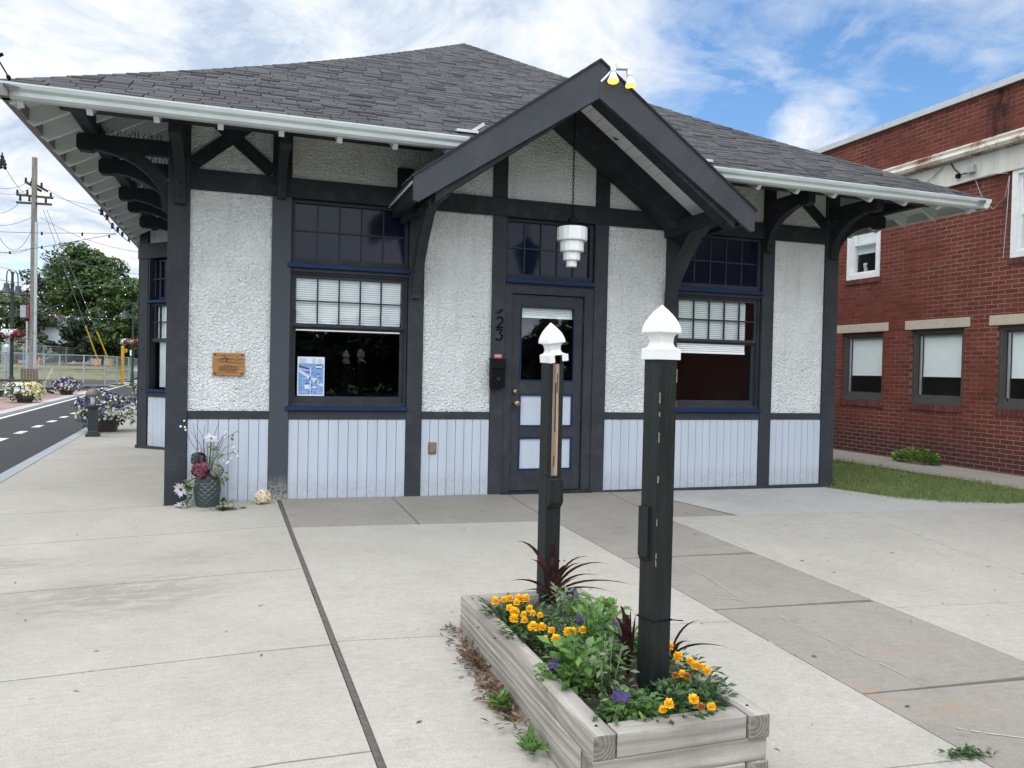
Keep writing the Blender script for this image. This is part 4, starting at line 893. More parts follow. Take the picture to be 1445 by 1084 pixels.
# pale scratches across the old footpath
b = MB()
for pts in (((962, 796), (1000, 815), (1030, 836), (1047, 848)), ((1084, 862), (1130, 885), (1200, 917), (1260, 945), (1303, 966)), ((1085, 905), (1120, 928), (1165, 956)), ((1350, 1028), (1390, 1035), (1445, 1042)), ((985, 745), (1020, 757), (1055, 773)), ((1000, 842), (1040, 846), (1060, 851))):
    P_ = [onG(*p) for p in pts]; w_ = .004
    Q_ = []
    for i in range(len(P_)-1):
        for k in range(6): Q_.append(P_[i].lerp(P_[i+1], k/6))
    Q_.append(P_[-1])
    for i in range(len(Q_)-1):
        if random.random() < .18: continue
        d = (Q_[i+1]-Q_[i]).normalized(); n_ = Vector((-d.y, d.x, 0))*w_*random.uniform(.5, 1.2); z_ = lambda v: Vector((v.x, v.y, gz(v.x, v.y)+.0025))
        b.face([z_(Q_[i]-n_), z_(Q_[i+1]-n_), z_(Q_[i+1]+n_), z_(Q_[i]+n_)])
b.build('pavement_scratches', basic('scratched pale concrete', (.42, .40, .36), .9))['kind'] = 'structure'
# wide joint filler, base earth
b = MB()
for i in range(40):
    y0, y1 = -.06-i*.22, -.06-(i+1)*.22; w0, w1 = random.uniform(.010, .017), .014
    b.face([(J1(y0)-w0, y0, gz(J1(y0), y0)-.005), (J1(y0)+w0, y0, gz(J1(y0), y0)-.005), (J1(y1)+w1, y1, gz(J1(y1), y1)-.005), (J1(y1)-w1, y1, gz(J1(y1), y1)-.005)])
b.build('joint_filler', M['grime'])['kind'] = 'structure'
b = MB()
gx = [-1.40+i*.65 for i in range(25)]; gy = [-14+i*.7 for i in range(22)]
for i in range(len(gx)-1):
    for j in range(len(gy)-1): b.face([(x, y, gz(x, y)-.022) for x, y in ((gx[i], gy[j]), (gx[i+1], gy[j]), (gx[i+1], gy[j+1]), (gx[i], gy[j+1]))])
b.build('joint_earth', M['grime'])['kind'] = 'structure'
# kerb and road
ZR = -.13
b = MB()
ky = [60, 40, 30, 20, 12, 6, 2, 0, -3, -6, -11]
for i in range(len(ky)-1):
    y1, y0 = ky[i], ky[i+1]
    x0, x1 = KX(y0)-.004, KX(y1)-.004
    z0, z1 = gz(-1.9, y0)+.0, gz(-1.9, y1)+.0
    b.face([(x0-.16, y0, z0), (x0, y0, z0), (x1, y1, z1), (x1-.16, y1, z1)]); b.face([(x0-.16, y0, z0-.1), (x0-.16, y0, z0), (x1-.16, y1, z1), (x1-.16, y1, z1-.1)])
kb = b.build('kerb', concrete('kerb stone', (.34, .36, .38), amt=.2)); kb['kind'] = 'structure'
def strip_xy(name, mat, fx0, fx1, ys, z, kind='structure', seg=1):
    b = MB()
    for i in range(len(ys)-1):
        y0, y1 = ys[i], ys[i+1]; zz = lambda y: z+.042*min(y, 0)
        b.face([(fx0(y0), y0, zz(y0)), (fx1(y0), y0, zz(y0)), (fx1(y1), y1, zz(y1)), (fx0(y1), y1, zz(y1))])
    o = b.build(name, mat); o['kind'] = kind; return o
ST = lambda x: (lambda y: x-.041*(y-14))
Y2 = [-12, -6, -2, 0, 6, 14, 28, 45, 70, 110]
strip_xy('trail_road', M['tarmac'], ST(-40), lambda y: KX(y)-.166, Y2, ZR-.012)
strip_xy('edge_line', M['paint'], ST(-4.93), ST(-4.80), Y2, ZR-.008)
strip_xy('kerb_band', concrete('blue gray band', (.17, .17, .19)), ST(-5.17), ST(-4.98), Y2[3:], ZR-.007)
strip_xy('concrete_band', concrete('pale band concrete', (.45, .43, .40)), ST(-5.52), ST(-5.18), Y2[3:], ZR-.004)
def pavers():
    m, nt, N, L, p = new_mat('brick pavers'); t = coords(nt); b = nd(nt, 'ShaderNodeTexBrick', i_Scale=1.); b.inputs['Brick Width'].default_value = .2; b.inputs['Row Height'].default_value = .1; b.inputs['Mortar Size'].default_value = .004
    b.inputs['Color1'].default_value = (.22, .13, .105, 1); b.inputs['Color2'].default_value = (.33, .22, .19, 1); b.inputs['Mortar'].default_value = (.25, .2, .17, 1); L.new(t, b.inputs['Vector'])
    c = mixc(nt, .8, b.outputs[0], ramp(nt, noise(nt, t, .8, 6, .7), [(.3, g3(.7)), (.7, g3(1.3))]), 'MULTIPLY'); L.new(c, p.inputs['Base Color']); p.inputs['Roughness'].default_value = .9; return m
strip_xy('brick_paving', pavers(), ST(-7.15), ST(-5.52), [4, 14, 20, 26, 34], ZR-.002)
strip_xy('brick_paving_border', concrete('paving border', (.45, .43, .40)), ST(-7.35), ST(-7.15), [4, 14, 20, 26, 34], ZR-.001)
strip_xy('green_lane', M['green'], ST(-4.55), ST(-3.2), [41.5, 46, 54], ZR-.006)
b = MB()
for i in range(16):
    y = 3.0+1.55*i*1.02; x = -3.22-.034*(y-3)
    b.face([(x-.075, y, ZR-.007), (x+.075, y, ZR-.007), (x+.055, y+.62, ZR-.007), (x-.095, y+.62, ZR-.007)])
b.build('lane_dashes', M['paint'])['kind'] = 'structure'
# wide ground to the horizon
b = MB(); E_ = 900
def grassmat(name, cols, sc=9):
    m, nt, N, L, p = new_mat(name); v = coords(nt); n1 = noise(nt, v, .35, 8, .7); n2 = noise(nt, v, sc, 6, .7)
    c = ramp(nt, n2, [(.3, cols[0]), (.55, cols[1]), (.75, cols[2])]); c = mixc(nt, .6, c, ramp(nt, n1, [(.35, g3(.6)), (.65, g3(1.3))]), 'MULTIPLY'); L.new(c, p.inputs['Base Color']); p.inputs['Roughness'].default_value = .95; bump(nt, n2, 1, .04, p); return m
M['grass'] = grassmat('lawn', ((.06, .085, .022), (.10, .135, .038), (.20, .17, .09)))
M['drygrass'] = grassmat('dry verge grass', ((.09, .10, .035), (.17, .16, .07), (.24, .2, .1)), 2)
b.face([(-E_, -E_, -.62), (E_, -E_, -.62), (E_, E_, -.62), (-E_, E_, -.62)]); b.build('ground', grassmat('distant ground', ((.06, .08, .03), (.09, .1, .045), (.14, .13, .07)), .4))['kind'] = 'structure'
# ---- lawn, walk beside the brick building
XB = 11.3
lawn = [(7.40, -.10), (7.55, -.20), (7.73, -.36), (7.94, -.63), (8.47, -.86), (9.1, -.98), (9.65, -.97), (14, -.93)]
far = [(7.50, 5.), (8.0, 4.6), (8.9, 4.2), (9.6, 3.9), (9.93, 2.77), (9.98, 1.4), (10.2, .3), (10.9, -.9)]
b = MB(); NL = 16
V = []
for i in range(len(lawn)):
    for s in range(NL+1):
        u = s/NL; x = lawn[i][0]+(far[i][0]-lawn[i][0])*u; y = lawn[i][1]+(far[i][1]-lawn[i][1])*u; V.append((x, y, gz(x, y)-.012+.02*math.sin(math.pi*min(u*1.5, 1))))
for i in range(len(lawn)-1):
    for s in range(NL): b.f.append((i*(NL+1)+s, (i+1)*(NL+1)+s, (i+1)*(NL+1)+s+1, i*(NL+1)+s+1)); b.m.append(0)
b.v = V; b.build('lawn', M['grass'])['kind'] = 'structure'
b = MB()
for i in range(14):
    y0, y1 = -1.0+i*1.4, -1.0+(i+1)*1.4; xa = lambda y: 9.86 if y > 1.5 else 9.86+.28*((1.5-y)/2.2)**1.5
    b.face([(xa(y0), y0+.004, gz(10, y0)+.012), (XB+.02, y0+.004, gz(XB, y0)+.012), (XB+.02, y1-.004, gz(XB, y1)+.012), (xa(y1), y1-.004, gz(10, y1)+.012)])
b.box(XB-.10, XB+.02, -1, 12, -.2, -.088, 1)
b.build('brick_side_walk', [concrete('weathered walk', (.30, .27, .235)), concrete('walk edge', (.42, .4, .37))])['kind'] = 'structure'
def blades(name, fn, n, h, w, mat, lean=.5):
    P = np.zeros((n, 3, 3))
    for i in range(n):
        x, y, z, s = fn(); a = random.random()*6.283; dx, dy = math.cos(a)*w/2, math.sin(a)*w/2; hh = h*s*random.uniform(.5, 1.2); lx, ly = random.gauss(0, lean)*hh, random.gauss(0, lean)*hh
        P[i] = ((x-dx, y-dy, z), (x+dx, y+dy, z), (x+lx, y+ly, z+hh))
    b = MB(); b.quads(P); return b.build(name, mat)
M['blade'] = leafmat('grass blade', [(.09, .14, .028), (.14, .22, .045), (.20, .27, .07), (.30, .26, .12)], .3)
def glawn():
    while True:
        x = random.uniform(7.42, 11); y = random.uniform(-1.05, 4.5)
        if x > 9.9-.0*y and y > 1: continue
        i = 0
        for k in range(len(lawn)-1):
            if lawn[k][0] <= x <= lawn[k+1][0]: i = k
        yl = lawn[i][1]+(lawn[i+1][1]-lawn[i][1])*(x-lawn[i][0])/(lawn[i+1][0]-lawn[i][0])
        if y < yl+.01 or x > 9.88+max(0, .6-y)*.35: continue
        edge_ = 1.6 if (x > 9.7 or y < yl+.12) and random.random() < .5 else 1
        bare = math.sin(x*3.1+1)*math.sin(y*4.3+x)+math.sin(x*7+y*5)*.4
        if bare > .75 and random.random() < .75: continue
        return x, y, gz(x, y)-.005, edge_
blades('grass', glawn, 26000, .055, .007, M['blade'])['kind'] = 'stuff'
# ================================================================== BRICK BUILDING NEXT DOOR
bb = thing('brick_building', 'two storey red brick building with white windows and a rusty white cornice', 'building', (XB, 4, 0))
def bwin(y0, y1, z0, z1): return (y0, y1, z0, z1)
low = [(3.10, 4.12), (1.46, 2.49), (-.17, .885), (-1.8, -.75), (-3.45, -2.4), (-5.1, -4.05), (4.75, 5.8), (6.4, 7.4)]; upp = [(3.23, 4.03), (-.45, .70), (-4.1, -2.95)]
YB0, YB1 = -13., 22.
ops = [(y0, y1, .865, 2.10) for y0, y1 in low]+[(y0, y1, 3.09, 4.40) for y0, y1 in upp]
b = MB(); cells(b, YB0, YB1, -.4, 5.66, ops, 0, .22)
b.v = [(XB+y, x, z) for x, y, z in b.v]; b.build('wall', M['brick'], bb)
b = MB(); b.box(XB, 26, YB0, YB0+.2, -.4, 5.6); b.box(XB, 26, YB1, YB1+.2, -.4, 5.6); b.box(25.8, 26, YB0, YB1, -.4, 5.6); b.box(XB+.23, 26, YB0, YB1, 5.4, 5.5); b.build('rear_wall', mk_brick('plain brick', 'x'), bb)
b = MB(); b.box(XB+1.6, XB+1.7, YB0+.3, YB1-.3, -.2, 5.3); b.build('interior', M['roomdark'], bb)
y = YB0; b = MB()
while y < YB1: b.box(XB-.06, XB+.3, y+.004, min(YB1, y+1.8)-.004, 5.655, 5.755); y += 1.8
b.build('coping', M['alum'], bb)
# cornice: flat white fascia with seams and a rusty moulding above it
def rusty():
    m, nt, N, L, p = new_mat('rusty white cornice paint'); v = coords(nt, (1, 1, .18)); n1 = noise(nt, v, 5.5, 5, .75); n2 = noise(nt, coords(nt, (1, .55, .1)), 1.1, 3, .6)
    f = mth(nt, 'MULTIPLY', ramp(nt, n1, [(.44, g3(0)), (.56, g3(1))]), ramp(nt, n2, [(.40, g3(0)), (.48, g3(1))]))
    c = mixc(nt, f, (.52, .49, .42), (.17, .07, .025)); L.new(c, p.inputs['Base Color']); p.inputs['Roughness'].default_value = .6; return m
b = MB(); prof = [(0, 4.73), (-.14, 4.75), (-.16, 4.80), (-.12, 4.86), (-.13, 4.90), (-.04, 4.955), (0, 4.96)]
y = YB0
while y < YB1: L_ = 1.1; b.prism([(XB+o, y+.003, z) for o, z in prof], (0, L_-.006, 0)); y += L_
b.build('cornice', rusty(), bb)
b = MB(); y = YB0
while y < YB1: b.box(XB-.03, XB-.001, y+.002, y+.398, 4.405, 4.73); y += .4
b.box(XB-.045, XB-.001, YB0, YB1, 4.37, 4.404); b.build('fascia', basic('weathered cream fascia', (.52, .51, .46), .6, .14, 5, (1, 2, .4)), bb)
for y0, y1 in low:
    w = rect('window', bb, M['alu'], XB+.06, XB+.075, y0, y1, .865, 2.10) if 0 else None
    b = MB()
    def fr(b, a, c, d, e, wd, x0, x1):
        b.box(x0, x1, a, a+wd, d, e); b.box(x0, x1, c-wd, c, d, e); b.box(x0, x1, a+wd, c-wd, d, d+wd); b.box(x0, x1, a+wd, c-wd, e-wd, e)
    fr(b, y0, y1, .93, 2.10, .06, XB+.05, XB+.14); b.box(XB+.02, XB+.14, y0, y1, .868, .93); fr(b, y0+.06, y1-.06, .99, 2.04, .035, XB+.075, XB+.12); w = b.build('window', M['alu'], bb)
    b = MB(); b.box(XB+.075, XB+.10, y1-.155, y1-.13, .99, 2.04); b.build('sash_track', M['galv'], w)
    b = MB(); b.box(XB+.104, XB+.108, y0+.09, y1-.1, 1.02, 2.01); b.build('glass_pane', M['glass'], w)
    b = MB(); b.box(XB+.122, XB+.126, y0+.07, y1-.16, 1.345, 2.05); b.box(XB+.119, XB+.129, y0+.07, y1-.16, 1.325, 1.345); b.build('roller_blind', M['blind'], w)
    b = MB(); n = 14
    for i in range(n): a = y0-.02+(y1-y0+.04)*i/n; b.box(XB-.018, XB+.06, a+.004, a+(y1-y0+.04)/n-.004, .775, .862+.003*(i % 2))
    b.build('brick_sill', M['soldier'], w)
    b = MB(); b.box(XB-.012, XB+.1, y0-.11, y1+.13, 2.112, 2.262); bevel(b.build('lintel', M['lime'], bb), .006)
for y0, y1 in upp:
    b = MB(); fr(b, y0, y1, 3.09, 4.40, .09, XB-.02, XB+.16); fr(b, y0+.09, y1-.09, 3.18, 4.31, .04, XB+.03, XB+.12); b.box(XB+.03, XB+.1, y0+.13, y1-.13, 3.71, 3.75); w = b.build('window', M['white'], bb)
    b = MB(); b.box(XB+.09, XB+.095, y0+.13, y1-.13, 3.22, 4.27); b.build('glass_pane', M['glass'], w)
    b = MB(); b.box(XB+.125, XB+.13, y0+.1, y1-.1, 3.56, 4.3); b.build('roller_blind', M['blind'], w)
    b = MB(); n = 12
    for i in range(n): a = y0-.04+(y1-y0+.08)*i/n; b.box(XB-.022, XB+.06, a+.004, a+(y1-y0+.08)/n-.004, 3.0, 3.087+.003*(i % 2))
    b.build('brick_sill', M['soldier'], w)
t = thing('spray_bottle', 'small clear spray bottle on the sill inside the upper window beside the depot eave', 'bottle', (XB+.13, 3.72, 3.18))
b = MB(); b.lathe((XB+.145, 3.72, 3.19), [(.03, 0), (.035, .02), (.035, .1), (.015, .14), (.015, .16)], 12); b.build('body', basic('pale blue bottle', (.35, .45, .5), .3), t, True)
b = MB(); b.obox((XB+.145, 3.735, 3.375), (.012, 0, 0), (0, .04, 0), (0, 0, .018)); b.obox((XB+.145, 3.762, 3.345), (.008, 0, 0), (0, .008, .003), (0, -.01, .03)); b.build('trigger', M['white'], t)
t = thing('junction_box', 'small gray electrical box with hanging cables on the white cornice fascia', 'electrical box', (XB-.03, 1.35, 4.54))
b = MB(); b.box(XB-.11, XB-.03, 1.30, 1.41, 4.48, 4.60); bevel(b.build('box', M['galv'], t), .008); b = MB(); b.tube([(XB-.06, 1.42, 4.5), (XB-.07, 1.55, 4.50), (XB-.06, 1.68, 4.62), (XB-.05, 1.75, 4.72)], .01, 6); b.box(XB-.08, XB-.03, 1.58, 1.64, 4.46, 4.52); b.build('cable', M['ink'], t)
b = MB(); b.tube([(XB-.05, 1.9, 4.7), (XB-.06, 2.4, 4.42), (XB-.05, 2.75, 4.26)], .008, 5); b.tube([(XB-.04, 2.35, 4.30), (XB-.05, 1.7, 4.36), (XB-.06, 1.0, 4.385), (XB-.05, .75, 4.34)], .006, 5); b.tube([(XB-.03, 1.35, 4.46), (XB-.03, 1.2, 4.1), (XB-.03, 1.0, 3.86), (XB-.03, .8, 4.0), (XB-.03, .74, 4.3), (XB-.03, .76, 3.8), (XB-.03, .8, 3.1)], .006, 5)
tag(b.build('service_cables', M['galv']), 'thin drooping service cables stapled across the red brick under the cornice', 'cable')
# weed at the foot of the brick wall
def leafpatch(n, fn, size, asp=.5, droop=.3):
    P = np.zeros((n, 4, 3))
    for i in range(n):
        c, d = fn(); c = Vector(c); d = Vector(d)
        if d.length < 1e-4: d = Vector((0, 0, 1))
        d.normalize(); s = size*random.uniform(.6, 1.25); sd = d.cross(Vector((random.gauss(0, .5), random.gauss(0, .5), 1)))
        if sd.length < 1e-3: sd = d.orthogonal()
        sd.normalize(); mid = c+d*s*.5+Vector((0, 0, -0.0)); tip = c+d*s+Vector((0, 0, -droop*s*.4))
        P[i] = (c, mid+sd*s*asp*.5, tip, mid-sd*s*asp*.5)
    return P
def rv(s=1): return Vector((random.gauss(0, s), random.gauss(0, s), random.gauss(0, s)))
M['weed'] = leafmat('weed leaf', [(.07, .15, .025), (.12, .24, .04), (.18, .30, .06), (.10, .2, .03)], .35)
t = thing('weed_bush', 'leafy green weed growing at the foot of the red brick wall', 'weed', (11.0, 2.05, -.1))
b = MB()
def fb():
    a = random.random()*6.283; r = random.random()**.5*.36; h = random.random()*.26*(1-r*1.5)+.0
    return (11.02+math.cos(a)*r*.45, 2.05+math.sin(a)*r*1.15, -.09+abs(h)+random.random()*.04), (math.cos(a), math.sin(a), random.uniform(-.1, 1))
b.quads(leafpatch(420, fb, .09, .6)); b.build('foliage', M['weed'], t)
# ================================================================== PLANTER WITH TWO POSTS
M['timber'] = wood('weathered timber', ((.22, .20, .17), (.30, .275, .24), (.37, .345, .305)), 1); M['timberx'] = wood('weathered timber crosswise', ((.22, .20, .17), (.30, .275, .24), (.37, .345, .305)), 0)
def endgrain():
    m, nt, N, L, p = new_mat('timber end grain'); v = coords(nt, kind='Generated', loc=(-.12, -.5, -.70)); w = nd(nt, 'ShaderNodeTexWave', wave_type='RINGS', rings_direction='SPHERICAL', i_Scale=2.6, i_Distortion=2.4, i_Detail=2.); L.new(v, w.inputs['Vector'])
    c = ramp(nt, w.outputs['Fac'], [(0, (.15, .132, .11)), (1, (.23, .205, .17))]); c = mixc(nt, .7, c, ramp(nt, noise(nt, coords(nt), 25, 5, .7), [(.35, g3(.5)), (.65, g3(1.2))]), 'MULTIPLY'); L.new(c, p.inputs['Base Color']); p.inputs['Roughness'].default_value = .9; bump(nt, w.outputs['Fac'], .4, .004, p); return m
M['endg'] = endgrain()
pl = thing('timber_planter', 'long low planter box of stacked weathered gray timbers on the concrete', 'planter', (2.2, -4.6, -.25))
def timber(c, half, ends='y', name='timber', dz=0):
    b = MB(); x, y, z = c; hx, hy, hz = half
    hxj = [random.uniform(-.004, .004) for _ in range(4)]
    vs = [(x-hx, y-hy, z-hz), (x+hx, y-hy, z-hz), (x+hx, y+hy, z-hz+dz), (x-hx, y+hy, z-hz+dz), (x-hx, y-hy, z+hz), (x+hx, y-hy, z+hz), (x+hx, y+hy, z+hz+dz), (x-hx, y+hy, z+hz+dz)]
    fs = [(0, 3, 2, 1), (4, 5, 6, 7), (0, 1, 5, 4), (1, 2, 6, 5), (2, 3, 7, 6), (3, 0, 4, 7)]
    for i, f in enumerate(fs): b.mesh([vs[k] for k in f], [(0, 1, 2, 3)], 1 if (i in (2, 4) if ends == 'y' else i in (3, 5)) else 0)
    bm_ = b.build(name, [M['timber'] if ends == 'y' else M['timberx'], M['endg']], pl)
    me = bm_.data; q = bmesh.new(); q.from_mesh(me); bmesh.ops.remove_doubles(q, verts=q.verts, dist=1e-5); bmesh.ops.recalc_face_normals(q, faces=q.faces); q.to_mesh(me); q.free()
    bevel(bm_, .005, 2); return bm_
TH = .0455
for lv in range(3):
    z = .0-TH-lv*2*TH
    tl = .0 if lv < 2 else 0
    if lv % 2 == 0:
        timber((1.88, -4.575, z), (.0445, .90, TH)); timber((2.523, -4.585, z), (.0445, .90, TH)); timber((2.2, -5.43, z), (.271, .0445, TH), 'x') ; timber((2.2, -3.73, z), (.271, .0445, TH), 'x')
    else:
        timber((1.876, -4.53, z), (.044, .845, TH-.001)); timber((2.527, -4.53, z), (.044, .845, TH-.001)); timber((2.2, -5.425, z), (.365, .047, TH-.001), 'x'); timber((2.2, -3.722, z), (.365, .042, TH-.001), 'x')
timber((2.2, -5.42, -.317), (.36, .042, .045), 'x', 'timber') if False else None
b = MB(); n = 12; V = [(1.925+.555*i/n, -5.385+1.61*j/24, -.05+random.uniform(-.015, .02)) for j in range(25) for i in range(n+1)]
b.mesh(V, [(j*(n+1)+i, j*(n+1)+i+1, (j+1)*(n+1)+i+1, (j+1)*(n+1)+i) for j in range(24) for i in range(n)]); b.build('soil', M['soil'], pl)
for (x, y) in ((1.88, -5.40), (2.523, -5.4), (1.88, -3.76)):
    b = MB(); b.lathe((x, y, .0), [(.006, 0), (.005, .003), (.001, .0035)], 8); b.build('screw', M['ink'], pl)
# posts
M['blackp'] = basic('flaking black post paint', (.0065, .0098, .0094), .5, .5, 5, (5, 5, .5), b=.8, bsc=30, spec=.35)
M['bare'] = wood('bare split post wood', ((.18, .12, .08), (.34, .25, .18), (.42, .32, .24)), 2)
M['peel'] = basic('bare wood chips', (.22, .17, .11), .8, .2, 30)
def finial(parent, w, z0, notch=False, tilt=None):
    """square gothic cap: skirt, cove neck, flared brim, four-sided ogee dome"""
    Rr = w*.5+.0068; nk = Rr*.60
    prof = [(Rr-.001, 0), (Rr-.001, .042), (Rr-.006, .046)]+[(nk+(Rr-.006-nk)*(1-math.sin(R(a)))**1., .046+.052*(1-math.cos(R(a)))*.5+.0) for a in (25, 50, 75, 90)]+[(nk+.001, .082)]+[(nk+(Rr-.001-nk)*(1-math.cos(R(a))), .082+.027*math.sin(R(a))) for a in (30, 55, 75, 90)]+[(Rr, .111)]
    for i in range(1, 13): u = i/12; prof.append((max(.002, Rr*(1-u**1.8)), .111+.112*u))
    b = MB(); n = len(prof)
    for i, (r, z) in enumerate(prof):
        for sx, sy in ((-1, -1), (1, -1), (1, 1), (-1, 1)): b.v.append((sx*r, sy*r, z0+z))
    for i in range(n-1):
        for k in range(4):
            if notch and i < 1 and k == notch-1: continue
            b.f.append((i*4+k, i*4+(k+1) % 4, (i+1)*4+(k+1) % 4, (i+1)*4+k)); b.m.append(0)
    b.f.append(tuple((n-1)*4+k for k in range(4))); b.m.append(0)
    if notch:
        r = w*.5+.014
        b.mesh([(-r, -r, z0), (-.028, -r, z0), (-.028, -r, z0+.043), (-r, -r, z0+.043)], [(0, 1, 2, 3)]); b.mesh([(.022, -r, z0+.004), (r, -r, z0+.004), (r, -r, z0+.043), (.022, -r, z0+.043)], [(0, 1, 2, 3)])
    o = b.build('post_cap', M['white'], parent, local=True); o.modifiers.new('t', 'SOLIDIFY').thickness = .004; bevel(o, .0022, 2)
    if tilt: o.rotation_euler = tilt
    return o
ZS = -.06
p1 = thing('black_post', 'tall near black square post with an intact white pointed cap at the planter front', 'post', (2.262, -5.125, ZS), R(13))
b = MB(); w = .096; b.box(-w/2, w/2, -w/2, w/2, -.1, 1.425); bevel(b.build('shaft', M['blackp'], p1, local=True), .007, 2)
b = MB(); b.box(-w/2-.011, -w/2, -.012, w/2-.002, .60, .80); b.prism([(-w/2, -.012, .575), (-w/2-.011, -.012, .60), (-w/2, -.012, .60)], (0, .056, 0)); b.build('side_block', M['blackp'], p1, local=True)
b = MB(); b.lathe((0, 0, .335), [(w*.5*1.42, 0), (w*.5*1.42, .005)], 4, cap=False); b.v = [(x, y, z+.001*math.sin(x*90)) for x, y, z in b.v]
zt_ = .345; r_ = w/2+.003; b = MB(); b.tube([(-r_, -r_, zt_), (r_, -r_, zt_-.006), (r_, r_, zt_), (-r_, r_, zt_), (-r_, -r_, zt_)], .003, 5); b.tube([(r_, -r_, zt_-.006), (r_+.04, -r_-.02, zt_-.01)], .0025, 5); b.build('cable_tie', M['ink'], p1, local=True)
b = MB()
for i in range(9):
    z = random.uniform(.5, 1.4); h = random.uniform(.012, .045); b.bar((-w/2+.004, -w/2-.0005, z), (-w/2+.004+random.uniform(-.002, .003), -w/2-.0005, z+h), random.uniform(.003, .007), .002, (0, 1, 0))
for i in range(4):
    z = random.uniform(.9, 1.4); b.bar((w/2-.004, -w/2-.0005, z), (w/2-.004, -w/2-.0005, z+random.uniform(.015, .04)), .004, .002, (0, 1, 0))
b.build('bare_chips', M['peel'], p1, local=True)
finial(p1, w+.004, 1.40)
p2 = thing('split_post', 'slimmer black post with split bare wood face and a crooked broken white cap', 'post', (2.322, -3.78, ZS), R(8))
w = .096
b = MB(); zc = .75
b.box(-w/2, w/2, -w/2, w/2, -.1, zc); b.box(-w/2, -.020, -w/2, w/2, zc, 1.435); b.box(.024, w/2, -w/2, w/2, zc, 1.43); b.box(-.020, .024, -.012, w/2, zc, 1.43); bevel(b.build('shaft', M['blackp'], p2, local=True), .004, 1)
b = MB(); b.box(-.0195, .0235, -.040, -.0125, zc, 1.385); b.build('bare_core', M['bare'], p2, local=True)
b = MB(); b.box(-.003, .002, -.0412, -.0402, .80, .86); b.box(-.002, .004, -.0412, -.0402, 1.0, 1.28); b.box(.008, .013, -.0412, -.0402, 1.22, 1.33); b.build('crack', M['ink'], p2, local=True)
b = MB(); b.prism([(-.046, -w/2, .735), (-.046, -w/2-.03, .735), (-.046, -w/2-.03, .60), (-.046, -w/2, .56)], (.093, 0, 0)); bevel(b.build('front_block', M['blackp'], p2, local=True), .004, 1)
for z, x in ((.71, .0), (.63, .05)): b = MB(); b.ball((x-.02, -w/2-.031, z), .004, 6, 4); b.build('screw', M['ink'], p2, local=True)
fc_ = finial(p2, w+.002, 1.405, 1, (R(2.0), R(-7.5), R(3)))
fc_.location = (1.405*math.sin(R(7.5))-.004, 1.405*math.sin(R(2)), .004)
# ---- planting
M['marig'] = leafmat('marigold petal', [(.86, .43, .003), (.90, .52, .006), (.93, .60, .014)], .15); M['mold'] = leafmat('faded marigold petal', [(.30, .10, .015), (.42, .17, .02)], .1)
M['mleaf'] = leafmat('marigold leaf', [(.03, .068, .018), (.045, .10, .026), (.065, .125, .035)], .25); M['gleaf'] = leafmat('fresh green leaf', [(.07, .16, .03), (.11, .23, .045), (.17, .30, .07)], .35); M['sleaf'] = leafmat('gray green leaf', [(.10, .16, .07), (.15, .21, .10), (.2, .26, .14)], .3)
M['pansy'] = leafmat('deep purple petal', [(.014, .004, .055), (.024, .006, .09), (.01, .003, .04)], .1); M['spike'] = leafmat('dark maroon blade', [(.035, .016, .018), (.06, .026, .024), (.09, .045, .035)], .2, .35)
def head(b, c, r, nr=4):
    for k in range(nr):
        t = k/(nr-1); n = int(14-6*t); el = -.35+1.35*t
        for i in range(n):
            a = 6.283*i/n+k*.4+random.gauss(0, .1); d = Vector((math.cos(a)*math.cos(el), math.sin(a)*math.cos(el), math.sin(el))); sd = Vector((-math.sin(a), math.cos(a), 0))*r*.36
            p = Vector(c)+Vector((0, 0, r*.05*t)); rr = r*random.uniform(.85, 1.1); up = Vector((0, 0, r*random.uniform(-.05, .12)))
            b.face([p+d*rr*.2, p+d*rr*.75-sd, p+d*rr+up-sd*.4, p+d*rr*.94+up*2, p+d*rr+up+sd*.4, p+d*rr*.75+sd])
def soilplant(b, c, n, rad, h, size, asp=.5, m=0):
    c = Vector(c)
    def f():
        a = random.random()*6.283; r = rad*random.random()**.6; z = h*random.random()
        return (c.x+math.cos(a)*r, c.y+math.sin(a)*r, max(-.05, c.z+z)), (math.cos(a)*.8, math.sin(a)*.8, random.uniform(-.3, .9))
    b.quads(leafpatch(n, f, size, asp), m)
groups = [  # centre px, heads px (photo pixels), label
 ((707, 853), [(699, 849), (711, 847), (719, 845)], 'orange marigold in the far left corner of the timber planter'),
 ((738, 857), [(732, 845), (729, 851), (741, 846), (719, 859), (726, 864)], 'large orange marigold clump left of the split post foot'),
 ((757, 872), [(747, 860), (752, 866), (762, 869), (739, 868)], 'orange marigold with wide blooms in front of the split post'),
 ((735, 880), [(725, 874), (740, 876), (752, 885)], 'orange marigold with two blooms against the left timber'),
 ((772, 892), [(765, 886), (778, 890), (769, 902), (784, 902)], 'orange marigold with four blooms midway along the left timber'),
 ((806, 893), [(802, 893), (808, 892), (822, 890)], 'orange marigold with a broad bloom at the planter middle'),
 ((952, 928), [(946, 913), (957, 928), (963, 952), (953, 954)], 'orange marigold just right of the tall black post'),
 ((988, 945), [(982, 940), (992, 942), (998, 948), (970, 955), (974, 934)], 'orange marigold drooping over the right timber'),
 ((950, 995), [(944, 994), (935, 1002)], 'single orange marigold at the foot of the tall black post'),
 ((982, 990), [(979, 988), (989, 998), (1004, 998)], 'orange marigold in the front right corner of the planter')]
